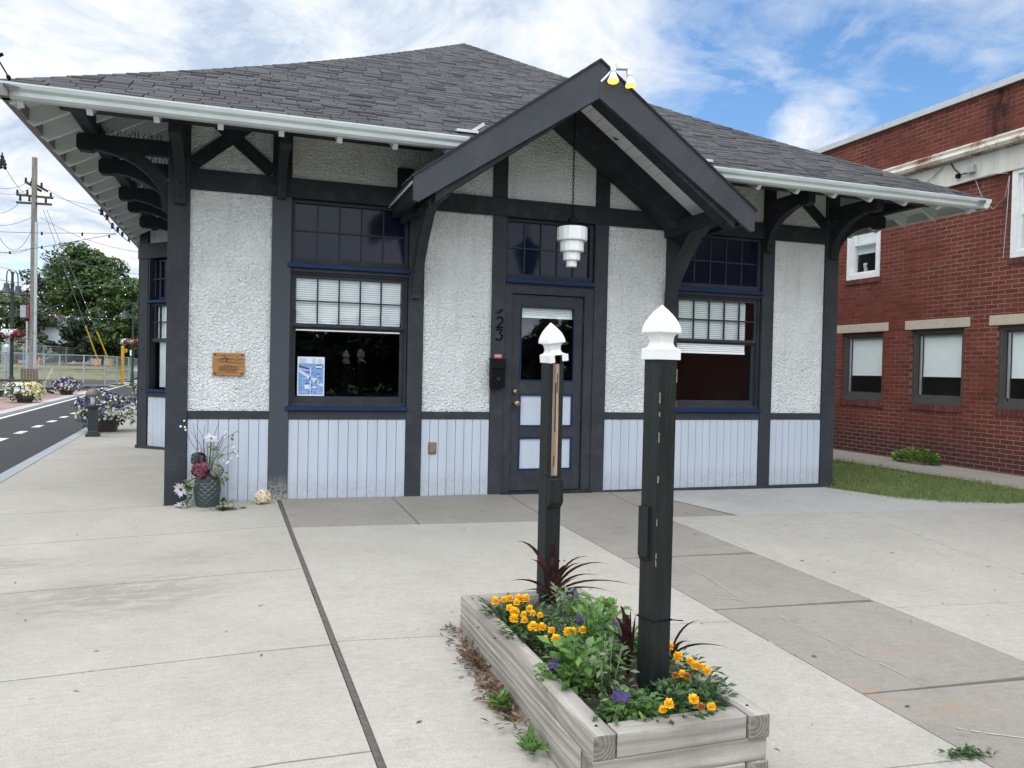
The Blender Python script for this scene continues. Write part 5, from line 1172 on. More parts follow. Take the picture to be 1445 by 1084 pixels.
for (c, hs, lab) in groups:
    g = onZ(c[0], c[1], .05); g.x = min(max(g.x, 1.97), 2.44); g.y = min(max(g.y, -5.33), -3.82)
    t = thing('marigold', lab, 'flower', (g.x, g.y, -.05), group='orange marigolds in the planter')
    b = MB(); soilplant(b, (g.x, g.y, -.05), 200, .11, .11, .045, .38); b.build('foliage', M['mleaf'], t)
    for i, h in enumerate(hs):
        zz = .085 if h[1] < 1000 else .06
        p = onZ(h[0], h[1], zz); old = (c, h) in (((988, 945), (970, 955)), ((952, 928), (953, 954))) or h in ((969, 902), (989, 998))
        b = MB(); head(b, p, .016 if old else random.uniform(.0155, .0265)); b.build('bloom', M['mold'] if old else M['marig'], t)
        if False: pass
for (c, lab, n, sp) in (((777, 935), 'deep purple pansy leaning on the left timber', 3, .02), ((876, 981), 'dark purple pansy near the tall black post', 4, .022), ((868, 887), 'purple pansy among leaves behind the tall black post', 3, .03), ((823, 876), 'small purple pansy half hidden in greenery by the split post', 2, .02), ((806, 840), 'purple pansy under the maroon spikes by the split post', 2, .02)):
    g = onZ(c[0], c[1], .05); t = thing('pansy', lab, 'flower', (g.x, g.y, -.05), group='purple pansies in the planter')
    b = MB(); soilplant(b, (g.x, g.y, -.05), 70, .06, .08, .035, .6); b.build('foliage', M['gleaf'], t)
    b = MB()
    for i in range(n):
        p = g+Vector((random.gauss(0, sp), random.gauss(0, sp), random.gauss(0, sp*.7))); fd = (CAM-p).normalized()*.7+Vector((random.gauss(0, .3), random.gauss(0, .3), .5)); fd.normalize(); u = fd.orthogonal().normalized(); v = fd.cross(u)
        for k in range(5): a = k*1.257+random.random()*.3; d = u*math.cos(a)+v*math.sin(a); s = fd.cross(d); r = .026*random.uniform(.8, 1.15); b.face([p, p+d*r*.5-s*r*.45, p+d*r-s*r*.3+fd*r*.12, p+d*r*1.08, p+d*r+s*r*.3-fd*r*.1, p+d*r*.5+s*r*.45])
    b.build('bloom', M['pansy'], t)
def spike(name, lab, base, blades_):
    t = thing(name, lab, 'spike plant', base, group='maroon spike plants in the planter'); b = MB(); B0 = Vector(base)
    for tip, wd in blades_:
        tip = Vector(tip); n = 9; d = tip-B0; hz = Vector((d.x, d.y, 0)); L, Rr = [], []
        side = d.cross(CF); side.normalize()
        for i in range(n+1):
            u = i/n; p = B0+hz*(u**1.5 if hz.length > .1 else u)+Vector((0, 0, d.z*(1-(1-u)**1.7 if hz.length > .12 else u))); ww = wd*(.55+.9*u if u < .35 else .87*(1-((u-.35)/.65)**1.6)+.02)/2*1.3
            L.append(p+side*ww); Rr.append(p-side*ww)
        for i in range(n): b.face([L[i], Rr[i], Rr[i+1], L[i+1]])
    b.build('blades', M['spike'], t)
B1 = onZ(779, 850, -.03)
spike('spike_plant', 'maroon spiky leaved plant at the foot of the split post', B1, [(atD(*p, d), w) for p, d, w in (((729, 764), 4.25, .022), ((779, 757), 4.2, .022), ((786, 787), 4.3, .018), ((802, 798), 4.3, .018), ((835, 787), 4.1, .012), ((860, 796), 4.1, .014), ((896, 826), 4.0, .012), ((719, 820), 4.2, .015), ((850, 850), 4.0, .014), ((793, 810), 4.5, .016), ((770, 800), 4.45, .016), ((815, 815), 4.6, .013), ((783, 768), 4.35, .02), ((792, 790), 4.35, .016), ((748, 790), 4.3, .018), ((845, 812), 4.2, .013), ((822, 795), 4.3, .014), ((736, 835), 4.2, .013), ((864, 835), 4.1, .012))])
B2 = onZ(886, 955, -.03)
spike('spike_plant', 'maroon spiky leaved plant just left of the tall black post', B2, [(atD(*p, d), w) for p, d, w in (((874, 855), 3.28, .02), ((890, 860), 3.3, .02), ((897, 865), 3.35, .016), ((858, 897), 3.1, .014), ((866, 912), 3.0, .012), ((858, 853), 3.6, .01), ((908, 992), 2.95, .014), ((880, 880), 3.2, .018), ((893, 890), 3.3, .016), ((866, 872), 3.25, .016), ((884, 868), 3.2, .018), ((850, 925), 3.1, .012), ((872, 900), 3.15, .016))])
B3 = onZ(945, 935, -.0)
spike('spike_plant', 'sparse maroon blades reaching out right of the tall black post', B3, [(atD(*p, d), w) for p, d, w in (((992, 877), 3.35, .010), ((1031, 915), 3.25, .010), ((980, 908), 3.3, .014), ((960, 905), 3.5, .012))])
for (px, py, n, rad, h, sz, asp, mt, lab) in (
  (800, 868, 150, .10, .20, .045, .35, 'sleaf', 'gray green herb with upright shoots in front of the split post'), (843, 875, 190, .13, .15, .06, .5, 'gleaf', 'bushy green plant at the middle of the planter'),
  (835, 905, 140, .09, .22, .06, .3, 'gleaf', 'tall narrow leaved green plant at the planter centre'), (820, 950, 210, .14, .18, .065, .5, 'gleaf', 'broad bright green plant spilling towards the left timber'),
  (857, 965, 150, .10, .22, .04, .35, 'sleaf', 'upright gray green herb beside the dark purple pansy'), (870, 1000, 110, .10, .07, .035, .5, 'mleaf', 'low dark green seedlings at the planter front'), (905, 1005, 160, .09, .09, .045, .4, 'gleaf', 'feathery green seedling at the foot of the tall post'),
  (850, 925, 120, .11, .12, .06, .5, 'mleaf', 'dark leafy clump behind the bright green plant'), (985, 975, 170, .12, .10, .045, .4, 'mleaf', 'dark green marigold leaves along the right timber'), (745, 860, 130, .12, .06, .05, .4, 'mleaf', 'dark low foliage under the left marigolds'), (895, 900, 130, .12, .1, .05, .45, 'gleaf', 'green foliage behind the tall black post')):
    g = onZ(px, py, .02); g.x = min(max(g.x, 2.0), 2.42); g.y = min(max(g.y, -5.31), -3.84)
    t = thing('leafy_plant', lab, 'plant', (g.x, g.y, -.05)); b = MB(); soilplant(b, (g.x, g.y, -.05), n, rad, h, sz, asp)
    for i in range(7):
        a = random.random()*6.283; e = Vector((g.x+math.cos(a)*rad*.6, g.y+math.sin(a)*rad*.6, -.05+h*random.uniform(.8, 1.15))); o = Vector((g.x+math.cos(a)*rad*.25, g.y+math.sin(a)*rad*.25, -.05)); b.tube([o, (o+e)/2+rv(.008), e], .002, 4)
        def fs(): u = random.random(); return o.lerp(e, u), (rv(1)+Vector((0, 0, .6)))
        b.quads(leafpatch(16, fs, sz*.8, asp))
    b.build('foliage', M[mt], t)
# weeds and litter against the left side of the planter
M['litter'] = leafmat('dead brown litter', [(.06, .035, .02), (.12, .065, .035), (.16, .09, .045), (.09, .07, .045)], .1)
t = thing('dead_weeds', 'brown dried weeds and leaf litter along the left foot of the timber planter', 'weeds', (1.78, -4.4, -.23)); b = MB()
def fd_():
    y = random.choice((random.uniform(-4.9, -3.65), random.gauss(-4.55, .12), random.gauss(-4.15, .1))); x = 1.825-abs(random.gauss(0, .045)); return (x, y, gz(x, y)+random.random()*.035), (random.gauss(-.5, 1), random.gauss(0, 1), random.uniform(-.1, .8))
b.quads(leafpatch(520, fd_, .05, .28)); b.build('litter', M['litter'], t)
for (x, y, n, r, h, lab) in ((1.80, -4.62, 60, .05, .1, 'green weed growing out of litter beside the planter'), (1.80, -5.02, 40, .05, .11, 'small grassy weed at the front left foot of the planter'), (1.80, -3.66, 26, .04, .04, 'small green weed at the far left corner of the planter')):
    z = gz(x, y); t = thing('weed', lab, 'weed', (x, y, z)); b = MB()
    def fw():
        a = random.random()*6.283; rr = r*random.random(); return (x-abs(math.cos(a)*rr), y+math.sin(a)*rr, z+random.random()*h*.4), (math.cos(a)-.3, math.sin(a), random.uniform(.2, 1.6))
    b.quads(leafpatch(n, fw, h*.7, .25)); b.build('foliage', M['gleaf'], t)
x, y = 3.70, -5.36; t = thing('crack_weed', 'small dark green weed growing in a pavement crack right of the planter', 'weed', (x, y, gz(x, y))); b = MB()
def fc(): xx = x+random.gauss(0, .06); yy = y+random.gauss(0, .02); return (xx, yy, gz(xx, yy)+random.random()*.015), (random.gauss(0, 1), random.gauss(0, 1), random.random()*.8)
b.quads(leafpatch(160, fc, .035, .35)); b.build('foliage', M['mleaf'], t)
# ================================================================== VASE AND LOOSE FLOWERS BY THE CORNER
def W0(px, py, Y): return onY(px, py, Y)
VX, VY = .345, -.14; VZ = gz(VX, VY)
t = thing('flower_vase', 'dark green diamond faceted vase of mixed faded flowers against the wall', 'vase', (VX, VY, VZ)); k = 13; rows = 6; Hh = .30; b = MB()
def vr(u): return .075+.045*math.sin(math.pi*(u*.72+.12))-.012*max(0, u-.8)*5
ring = []
for j in range(rows*2+1):
    u = j/(rows*2); ring.append([(VX+(vr(u)+(.007 if False else 0))*math.cos(6.283*(i+(.5 if j % 2 else 0))/k), VY+vr(u)*math.sin(6.283*(i+(.5 if j % 2 else 0))/k), VZ+Hh*u) for i in range(k)])
for j in range(0, rows*2):
    for i in range(k):
        if j+2 <= rows*2 and True:
            o = 0 if j % 2 == 0 else 1
            a = ring[j][i]; l = ring[j+1][(i-1+o) % k]; r_ = ring[j+1][(i+o) % k]; tp = ring[j+2][i]
            c = Vector(a).lerp(Vector(tp), .5); cc = Vector((c.x-VX, c.y-VY, 0)).normalized()*-.008; c = c+cc
            for e, f in ((a, r_), (r_, tp), (tp, l), (l, a)): b.face([e, f, c])
        if j == 0: o = 0; b.face([ring[0][i], ring[0][(i+1) % k], ring[1][i]])
        if j == rows*2-1: b.face([ring[j][i], ring[j+1][(i+1) % k], ring[j+1][i]]) if j % 2 else None
b.lathe((VX, VY, VZ), [(.001, .27), (.06, .27)], 12, cap=False)
b.build('vase', basic('gray green glaze', (.035, .05, .05), .35, .15, 8), t)
def ruffle(b, c, r, n, mats=1, up=Vector((0, -.5, .6))):
    c = Vector(c)
    for i in range(n):
        d = rv(1).normalized(); d = (d+up*.5).normalized(); p = c+d*r*random.uniform(.55, .9); s = d.orthogonal().normalized(); s = Matrix.Rotation(random.random()*6.283, 3, d) @ s; v = d.cross(s); q = r*.36
        b.face([p-s*q, p-v*q*.8+d*q*.35, p+s*q+d*q*.1, p+v*q*.8+d*q*.5], random.randrange(mats))
def daisy(b, c, r, nrm, mc, mp, n=17):
    c = Vector(c); nrm = Vector(nrm).normalized(); u = nrm.orthogonal().normalized(); v = nrm.cross(u)
    for i in range(n):
        a = 6.283*i/n+random.gauss(0, .06); d = u*math.cos(a)+v*math.sin(a); s = nrm.cross(d); l = r*random.uniform(.85, 1.1); cup = nrm*l*random.uniform(-.05, .25)
        b.face([c+d*r*.2-s*r*.07, c+d*l*.6-s*r*.15+cup*.5, c+d*l+cup, c+d*l*.6+s*r*.15+cup*.5, c+d*r*.2+s*r*.07], mp)
    for i in range(16): a = random.random()*6.283; d = u*math.cos(a)+v*math.sin(a); p = c+d*r*.2*random.random()+nrm*r*.06; b.face([p-u*r*.05, p+v*r*.05+nrm*.004, p+u*r*.05], mc)
pink = leafmat('pale lilac petal', [(.60, .56, .60), (.70, .67, .70), (.52, .45, .52)], .2); dkc = basic('dark flower centre', (.04, .015, .02), .8); burg = leafmat('burgundy petal', [(.09, .012, .03), (.16, .03, .06), (.22, .06, .09), (.30, .12, .13)], .15); blk = leafmat('blackish petal', [(.012, .012, .012), (.03, .03, .03), (.12, .11, .11)], .05); ylo = leafmat('gray green floret', [(.16, .18, .13), (.24, .26, .2), (.33, .34, .28)], .2); cream = leafmat('cream petal', [(.70, .58, .40), (.78, .68, .5), (.62, .48, .3)], .2); stem = basic('brown twig', (.07, .05, .035), .8); berry = basic('white berry', (.72, .70, .66), .4, .05); gst = basic('green stem', (.06, .1, .03), .7); sgl = leafmat('leaf of silk flower', [(.07, .13, .03), (.12, .18, .05)], .2)
TOP = Vector((VX, VY, VZ+.29))
def q_(px, py, dy=0): return W0(px, py, VY+dy)
b = MB(); 
for pts in (((286, 660), (279, 630), (272, 598)), ((286, 660), (288, 620), (277, 600)), ((288, 655), (283, 628), (268, 607)), ((290, 655), (287, 622), (289, 600)), ((300, 650), (302, 615), (309, 596)), ((300, 655), (316, 620), (336, 608), (338, 611)), ((300, 650), (318, 632), (330, 626)), ((302, 648), (322, 640), (336, 637)), ((300, 652), (314, 618), (320, 612)), ((298, 650), (306, 630), (316, 614)), ((282, 640), (270, 625), (263, 608), (262, 602)), ((276, 665), (268, 668), (266, 673))):
    b.tube([TOP+Vector((0, 0, -.12))]+[q_(*p, random.uniform(-.03, .03)) for p in pts], [.0035]+[.0025]*(len(pts)-1)+[.0015], 5)
b.build('twigs', stem, t)
b = MB()
for p in ((317, 612), (319, 610), (317, 618), (330, 631), (332, 640), (335, 644), (326, 647), (322, 652), (315, 650), (320, 654), (277, 642), (281, 637), (285, 651), (260, 594), (261, 603), (262, 607), (255, 602), (332, 638)): b.ball(q_(*p, random.uniform(-.04, .04)), random.uniform(.009, .013), 8, 5)
b.build('berries', berry, t, True)
b = MB(); ruffle(b, q_(284, 663, -.09), .085, 150); b.build('burgundy_bloom', burg, t)
b = MB(); ruffle(b, q_(280, 649, -.02), .075, 130); b.build('black_bloom', blk, t)
b = MB(); ruffle(b, q_(306, 665, -.06), .065, 190); b.build('gray_bloom', ylo, t)
b = MB(); daisy(b, q_(298, 619, -.03), .075, (.1, -.55, .8), 1, 0); b.build('lilac_daisy', [pink, dkc], t)
b = MB(); b.tube([TOP, q_(296, 650, -.02), q_(298, 622, -.03)], .006, 6); b.build('daisy_stem', gst, t)
b = MB()
def fl(): p = q_(random.gauss(300, 13), random.gauss(673, 5), random.uniform(-.1, .02)); return p, (random.gauss(0, 1), -.4, random.gauss(-.3, .7))
b.quads(leafpatch(60, fl, .05, .45)); 
for p in ((297, 634), (302, 630), (327, 617), (327, 637), (316, 640), (298, 645)): b.quads(leafpatch(2, lambda: (q_(*p, -.03), (random.gauss(0, .5), -.3, random.gauss(0, .5))), .06, .5))
b.build('leaves', sgl, t)
t = thing('drooping_daisy', 'pale lilac daisy on a bent stem drooping over the left side of the vase', 'flower', q_(256, 690, -.06)); b = MB(); b.tube([TOP+Vector((-.06, 0, -.01)), q_(268, 678, -.04), q_(260, 685, -.06), q_(256, 691, -.08)], .005, 6, 2); daisy(b, q_(255, 691, -.1), .075, (-.35, -.7, -.25), 1, 0)
for c in ((268, 681), (265, 686), (270, 700), (264, 704)): b.quads(leafpatch(3, lambda: (q_(*c, -.08), (random.gauss(-.3, .4), -.5, random.gauss(-.3, .4))), .09, .7), 3)
b.build('bloom', [pink, dkc, gst, sgl], t)
fx = onG(258, 716); t = thing('fallen_daisy', 'pale lilac daisy lying flat on the concrete left of the vase', 'flower', fx); b = MB(); daisy(b, fx+Vector((0, 0, .02)), .075, (.1, -.3, .9), 1, 0); b.tube([fx+Vector((0, 0, .012)), fx+Vector((-.06, .02, .008)), fx+Vector((.05, .06, .05))], .005, 6, 2); b.build('bloom', [pink, dkc, gst], t)
fx = onG(370, 711); t = thing('fallen_cream_rose', 'cream artificial rose head lying on the concrete by the wall', 'flower', fx); b = MB(); ruffle(b, fx+Vector((0, 0, .062)), .078, 190, 1, Vector((0, -.6, .3))); b.build('bloom', cream, t)
fx = onG(318, 720); t = thing('fallen_leaf_sprig', 'dark green leaf sprig with a white bud lying in front of the vase', 'sprig', fx); b = MB()
def fq(): return fx+Vector((random.gauss(0, .06), random.gauss(0, .025), .006+random.random()*.02)), (random.gauss(-.4, .8), random.gauss(0, .4), random.uniform(0, .35))
b.quads(leafpatch(46, fq, .07, .4)); b.build('leaves', M['mleaf'], t); b = MB(); b.ball(fx+Vector((.05, 0, .035)), .028, 10, 6); b.build('bud', ylo, t)
fx = onG(308, 711); t = thing('fallen_berry_sprig', 'sprig of green leaves and white berries lying against the vase', 'sprig', fx); b = MB()
def fq2(): return fx+Vector((random.gauss(0, .055), random.gauss(0, .03), .008+random.random()*.035)), (random.gauss(0, .8), random.gauss(0, .4), random.uniform(0, .6))
b.quads(leafpatch(50, fq2, .05, .5)); b.build('leaves', sgl, t); b = MB()
for i in range(10): b.ball(fx+Vector((random.uniform(-.16, .07), random.gauss(-.02, .02), .015+random.random()*.03)), .014, 8, 5)
b.build('berries', berry, t, True)
# fallen leaves and twigs scattered over the concrete: past counting
P = []; b = MB()
for i in range(150):
    x = random.uniform(-1.7, 7); y = random.uniform(-6, -.4); s = random.choice((.006, .009, .012, .02)); z = gz(x, y)+.003
    if 1.8 < x < 2.6 and y < -3.6: continue
    a = random.random()*3.14; d = Vector((math.cos(a), math.sin(a), 0))*s; n = Vector((-d.y, d.x, 0))*random.uniform(.15, .45); c = Vector((x, y, z)); b.face([c-d, c-n+Vector((0, 0, .003)), c+d, c+n+Vector((0, 0, .002))])
b.build('leaf_litter', M['litter'])['kind'] = 'stuff'
# ================================================================== STREET SIDE: tubs, bollard, lamps, chairs
def tubmesh(lab, px, py, wpx, hpx, dep_, mats, pot=True, group='flower tubs along the street', seed=1):
    """petunia tub: base pixel, width and height in photo pixels at a depth"""
    random.seed(seed); P = atD(px, py, dep_); P.z = ZR+(.02 if px > 100 and dep_ < 20 else 0); k = dep_/F; w = wpx*k; h = hpx*k
    t = thing('flower_tub', lab, 'flower tub', P, group=group)
    b = MB(); ph = h*.42; b.lathe(P, [(w*.20, 0), (w*.21, .01), (w*.27, ph*.9), (w*.285, ph*.92), (w*.285, ph), (w*.25, ph)], 4); b.build('pot', M['brown'], t)
    b = MB(); C0 = P+Vector((0, 0, h*.56)); A = Vector((w*.46, w*.46, h*.46))
    n = 900 if dep_ < 20 else 500
    def f():
        d = rv().normalized(); s = random.uniform(.55, .97)*(1+.12*math.sin(d.x*5+seed)+.1*math.sin(d.z*6+d.y*4)); p = C0+Vector((d.x*A.x, d.y*A.y, d.z*A.z))*s; p.z = max(p.z, P.z+ph*.45); return p, d
    b.quads(leafpatch(n, f, .07 if dep_ < 20 else .1, .6)); b.build('foliage', M['mleaf'], t)
    b = MB(); q = [[] for _ in mats[0]]; nf = int(620 if dep_ < 20 else 420); rr = .028 if dep_ < 20 else .045
    for i in range(nf):
        d = rv().normalized()
        if d.z < -.55: d.z = -d.z
        s = random.uniform(.93, 1.04)*(1+.12*math.sin(d.x*5+seed)+.1*math.sin(d.z*6+d.y*4)); p = C0+Vector((d.x*A.x, d.y*A.y, d.z*A.z))*s; p.z = max(p.z, P.z+ph*.45)
        nn = (d+rv(.35)).normalized(); u = nn.orthogonal().normalized(); v = nn.cross(u); m = mats[1](d, i); r_ = rr*random.uniform(.75, 1.2)
        q[m].append([p+(u*math.cos(a*1.2566)+v*math.sin(a*1.2566))*r_+nn*r_*.2 for a in range(5)])
    for m, l in enumerate(q):
        if l: b.quads(np.array([[tuple(x) for x in f_] for f_ in l]), m)
    b.build('blooms', mats[0], t)['kind'] = 'stuff'; return t
PW, PY_, PP = leafmat('white petunia', [(.62, .62, .58), (.72, .72, .68)], .2), leafmat('pale yellow petunia', [(.62, .54, .18), (.7, .62, .3)], .2), leafmat('violet petunia', [(.035, .012, .13), (.06, .02, .2)], .2)
PR = leafmat('crimson petunia', [(.16, .008, .025), (.24, .015, .04)], .2)
tubmesh('large flower tub of purple, white and yellow petunias behind the bollard light', 148, 611, 92, 56, 15.6, ([PP, PY_, PW], lambda d, i: (2 if random.random() < .75 else 1) if (d.z < .05 and d.x > .1) else random.choice((0, 0, 0, 1, 2))), seed=3)
tubmesh('flower tub overflowing with white and yellow petunias on the brick paving', 35, 568, 51, 29, 26, ([PW, PY_], lambda d, i: 1 if d.x > .1 and random.random() < .7 else (0 if random.random() < .7 else 1)), seed=5)
tubmesh('flower tub of violet and white petunias farther along the brick paving', 94, 557, 41, 23, 32.6, ([PP, PW, PY_], lambda d, i: random.choice((0, 0, 1, 2)) if d.z < .3 else random.choice((0, 0, 0, 1))), seed=8)
tubmesh('small flower tub of violet and yellow petunias half hidden by the depot corner', 205, 563, 40, 24, 30.3, ([PP, PY_], lambda d, i: random.choice((0, 0, 1))), seed=9)
random.seed(21)
bp = onZ(131, 616, gz(-1.9, 8)); bp.z = gz(-1.9, 8)
t = thing('bollard_light', 'black bollard light with glass lantern top at the sidewalk edge', 'bollard light', bp)
b = MB(); b.lathe(bp, [(.155, 0), (.155, .05), (.115, .065), (.115, .09), (.105, .1), (.105, .50), (.115, .51), (.115, .54)], 4); b.build('base', M['lav'], t)
b = MB(); b.lathe(bp, [(.13, .54), (.13, .57), (.115, .575)], 20); 
for k in range(4): a = k*1.571+.5; b.bar(bp+Vector((.108*math.cos(a), .108*math.sin(a), .57)), bp+Vector((.108*math.cos(a), .108*math.sin(a), .755)), .012, .012)
b.build('lantern_frame', M['lav'], t)
b = MB(); b.lathe(bp, [(.10, .575), (.104, .66), (.10, .75)], 20, cap=False); b.build('lantern_glass', M['clear'], t, True); b = MB(); b.lathe(bp, [(.045, .575), (.045, .72), (.02, .74)], 12); b.build('lamp_core', M['lamp'], t, True)
b = MB(); b.lathe(bp, [(.13, .75), (.135, .765), (.125, .80), (.095, .845), (.05, .872), (.01, .88)], 20); b.build('dome', basic('bronze gray dome', (.11, .10, .09), .45), t, True)
# adirondack chairs round a dark table
def chair(lab, P, rz, mat):
    t = thing('adirondack_chair', lab, 'chair', P, rz, 'adirondack chairs by the street')
    b = MB()
    for i in range(6): x = -.25+.1*i; b.obox((x, .27+.012*abs(i-2.5), .66), (.044, 0, 0), (0, .16, .40), (0, -.01, .004))
    b.bar((-.3, .2, .45), (.3, .2, .45), .05, .03); b.bar((-.27, .36, .85), (.27, .36, .85), .05, .03); b.build('backrest', mat, t, local=True)
    b = MB()
    for i in range(6): b.obox((0, -.3+.085*i, .36-.022*i), (.27, 0, 0), (0, .038, -.009), (0, 0, .01))
    b.build('seat', mat, t, local=True)
    for s in (-1, 1):
        b = MB(); b.obox((s*.34, -.08, .57), (.07, 0, 0), (0, .36, 0), (0, 0, .012)); b.build('armrest', M['brown'], t, local=True)
        b = MB(); b.bar((s*.31, -.32, 0), (s*.31, -.32, .56), .04, .09, (0, 1, 0)); b.build('leg', M['brown'], t, local=True)
        b = MB(); b.bar((s*.28, -.36, .34), (s*.28, .5, .02), .03, .1); b.build('leg', M['brown'], t, local=True)
    return t
for px, dd, rz, lab, mt in ((42, 31.5, R(190), 'brownish adirondack chair seen from behind between table and flower tub', basic('taupe chair plastic', (.20, .165, .13), .6)), (56, 33, R(-72), 'cream adirondack chair turned sideways beside the brownish chair', M['tanwood']), (-1, 32, R(150), 'cream adirondack chair cut off at the left edge of the photo', M['tanwood'])):
    P = atD(px, 540, dd); P.z = ZR; chair(lab, P, rz, mt)
P = atD(14, 540, 29.5); P.z = ZR; t = thing('fire_table', 'dark square outdoor table among the adirondack chairs', 'table', P, .3); b = MB(); b.box(-.75, .75, -.6, .6, .60, .66); b.build('tabletop', M['brown'], t, local=True)
for sx in (-1, 1):
    for sy in (-1, 1): b = MB(); b.box(sx*.62-.06, sx*.62+.06, sy*.48-.06, sy*.48+.06, 0, .6); b.build('leg', M['brown'], t, local=True)
P = atD(2, 553, 27.5); P.z = ZR; t = thing('footrest', 'cream slatted footrest beside the dark table at the left edge', 'footrest', P, .3); b = MB()
for i in range(5): b.box(-.3, .3, -.25+.1*i, -.16+.1*i, .33, .355)
b.build('seat', M['tanwood'], t, local=True)
for sx in (-1, 1): b = MB(); b.bar((sx*.26, -.2, 0), (sx*.26, .2, .33), .04, .07); b.build('leg', M['brown'], t, local=True)
# street lamps with hanging baskets
def lamp(lab, px, dep_, sc=1., rz=0, gap=.0):
    P = atD(px, 545, dep_); P.z = ZR-.01; t = thing('street_lamp', lab, 'street lamp', P, rz)
    b = MB(); b.lathe((0, 0, 0), [(.16, 0), (.16, .12), (.10, .2), (.09, .7), (.065, .8), (.06, 4.25), (.075, 4.3), (.075, 4.4), (.05, 4.42), (.045, 4.75), (.06, 4.78), (.02, 4.86)], 10); b.build('pole', M['lav'], t, local=True)
    for s in (-1, 1):
        b = MB(); b.tube([(s*.04, 0, 4.3)]+[(s*(.04+.26*(1-math.cos(R(a)))), 0, 4.62+.26*math.sin(R(a))) for a in range(0, 181, 20)]+[(s*.56, 0, 4.35)], .022, 6); b.build('arm', M['lav'], t, local=True)
        b = MB(); b.lathe((s*.56, 0, 3.98), [(.30, 0), (.29, .03), (.15, .10), (.11, .2), (.10, .22), (.10, .34), (.03, .38)], 16, cap=False); b.build('lamp_shade', M['lav'], t, True, local=True)
        b = MB(); b.ball((s*.56, 0, 3.98), .085, 10, 6); b.build('bulb', M['lamp'], t, True, local=True)
    return t, P
def basket(lab, px, py, wpx, hpx, dep_, seed=1):
    random.seed(seed); P = atD(px, py, dep_); k = dep_/F; t = thing('hanging_basket', lab, 'flower basket', P, group='hanging flower baskets'); w, h = wpx*k, hpx*k
    b = MB(); b.lathe(P, [(w*.12, -h*.35), (w*.35, 0), (w*.36, .05)], 10); b.build('basket', M['brown'], t)
    q = [[], []]; lf = []
    for i in range(420):
        d = rv().normalized(); p = P+Vector((d.x*w*.5, d.y*w*.5, d.z*h*.5))*random.uniform(.8, 1.05); nn = (d+rv(.3)).normalized(); u = nn.orthogonal().normalized(); v = nn.cross(u); m = 0 if math.sin(d.x*4+seed)+d.z*.8+random.gauss(0, .45) > .2 else 1; r_ = .05
        q[m].append([tuple(p+(u*math.cos(a*1.2566)+v*math.sin(a*1.2566))*r_) for a in range(5)])
    b = MB(); [b.quads(np.array(l), m) for m, l in enumerate(q) if l]; b.build('blooms', [PW, PR], t)['kind'] = 'stuff'
    b = MB(); b.quads(leafpatch(260, lambda: (P+Vector((random.gauss(0, w*.25), random.gauss(0, w*.25), random.gauss(0, h*.25))), rv()), .1, .6)); b.build('foliage', M['mleaf'], t)
lamp('black twin gooseneck street lamp behind the chairs at the left', 16, 31, rz=R(84)); lamp('black twin gooseneck street lamp far off by the depot corner', 186.5, 46, rz=R(44))
basket('wide basket of white and crimson petunias round the near street lamp', 15, 471, 36, 13, 30.8, 2)
for px, s, lab in ((179, 4, 'left basket of crimson and white petunias on the far street lamp'), (195, 6, 'right basket of crimson and white petunias on the far street lamp')): basket(lab, px, 483, 17, 10, 45.8, s)
basket('tall crimson flower basket hanging right beside the depot corner', 203, 451, 14, 22, 40, 9)
# ================================================================== RAISED VERGE, FENCES, FAR THINGS
def bank():
    b = MB(); xs = [-90, -60, -40, -30, -22, -16, -12, -10.3, -9.2, -8.6]; prof = [(0, -.14), (.25, -.0), (1.2, .06), (6, .36), (8.5, .46), (8.6, .66), (10, .72), (30, .85), (120, 1.0), (400, 2)]
    def yk(x): return 50+(x+12.5)*(-.9 if x < -12.5 else 2.4)
    V = []; 
    for x in xs:
        for d, z in prof: f = 1 if x < -10 else max(0, min(1, (-8.6-x)/1.4)); V.append((x, max(yk(x), 40)+d, ZR+(z-ZR)*f if d > 0 else ZR-.02))
    n = len(prof); b.mesh(V, [(i*n+j, (i+1)*n+j, (i+1)*n+j+1, i*n+j+1) for i in range(len(xs)-1) for j in range(n-1)]); return b.build('grass_bank', M['drygrass'])
bank()['kind'] = 'structure'
b = MB(); 
for (px, w) in ((54, 60),):
    for i in range(26): p = atD(38+i*2.4, 521.5, 61); p.z = .36; b.ball(p, random.uniform(.14, .34), 6, 4, 0, .7)
tag(b.build('rubble_edge', concrete('rubble stone', (.16, .145, .13))), 'low row of gray rubble stones along the far grass bank', 'stone edging')
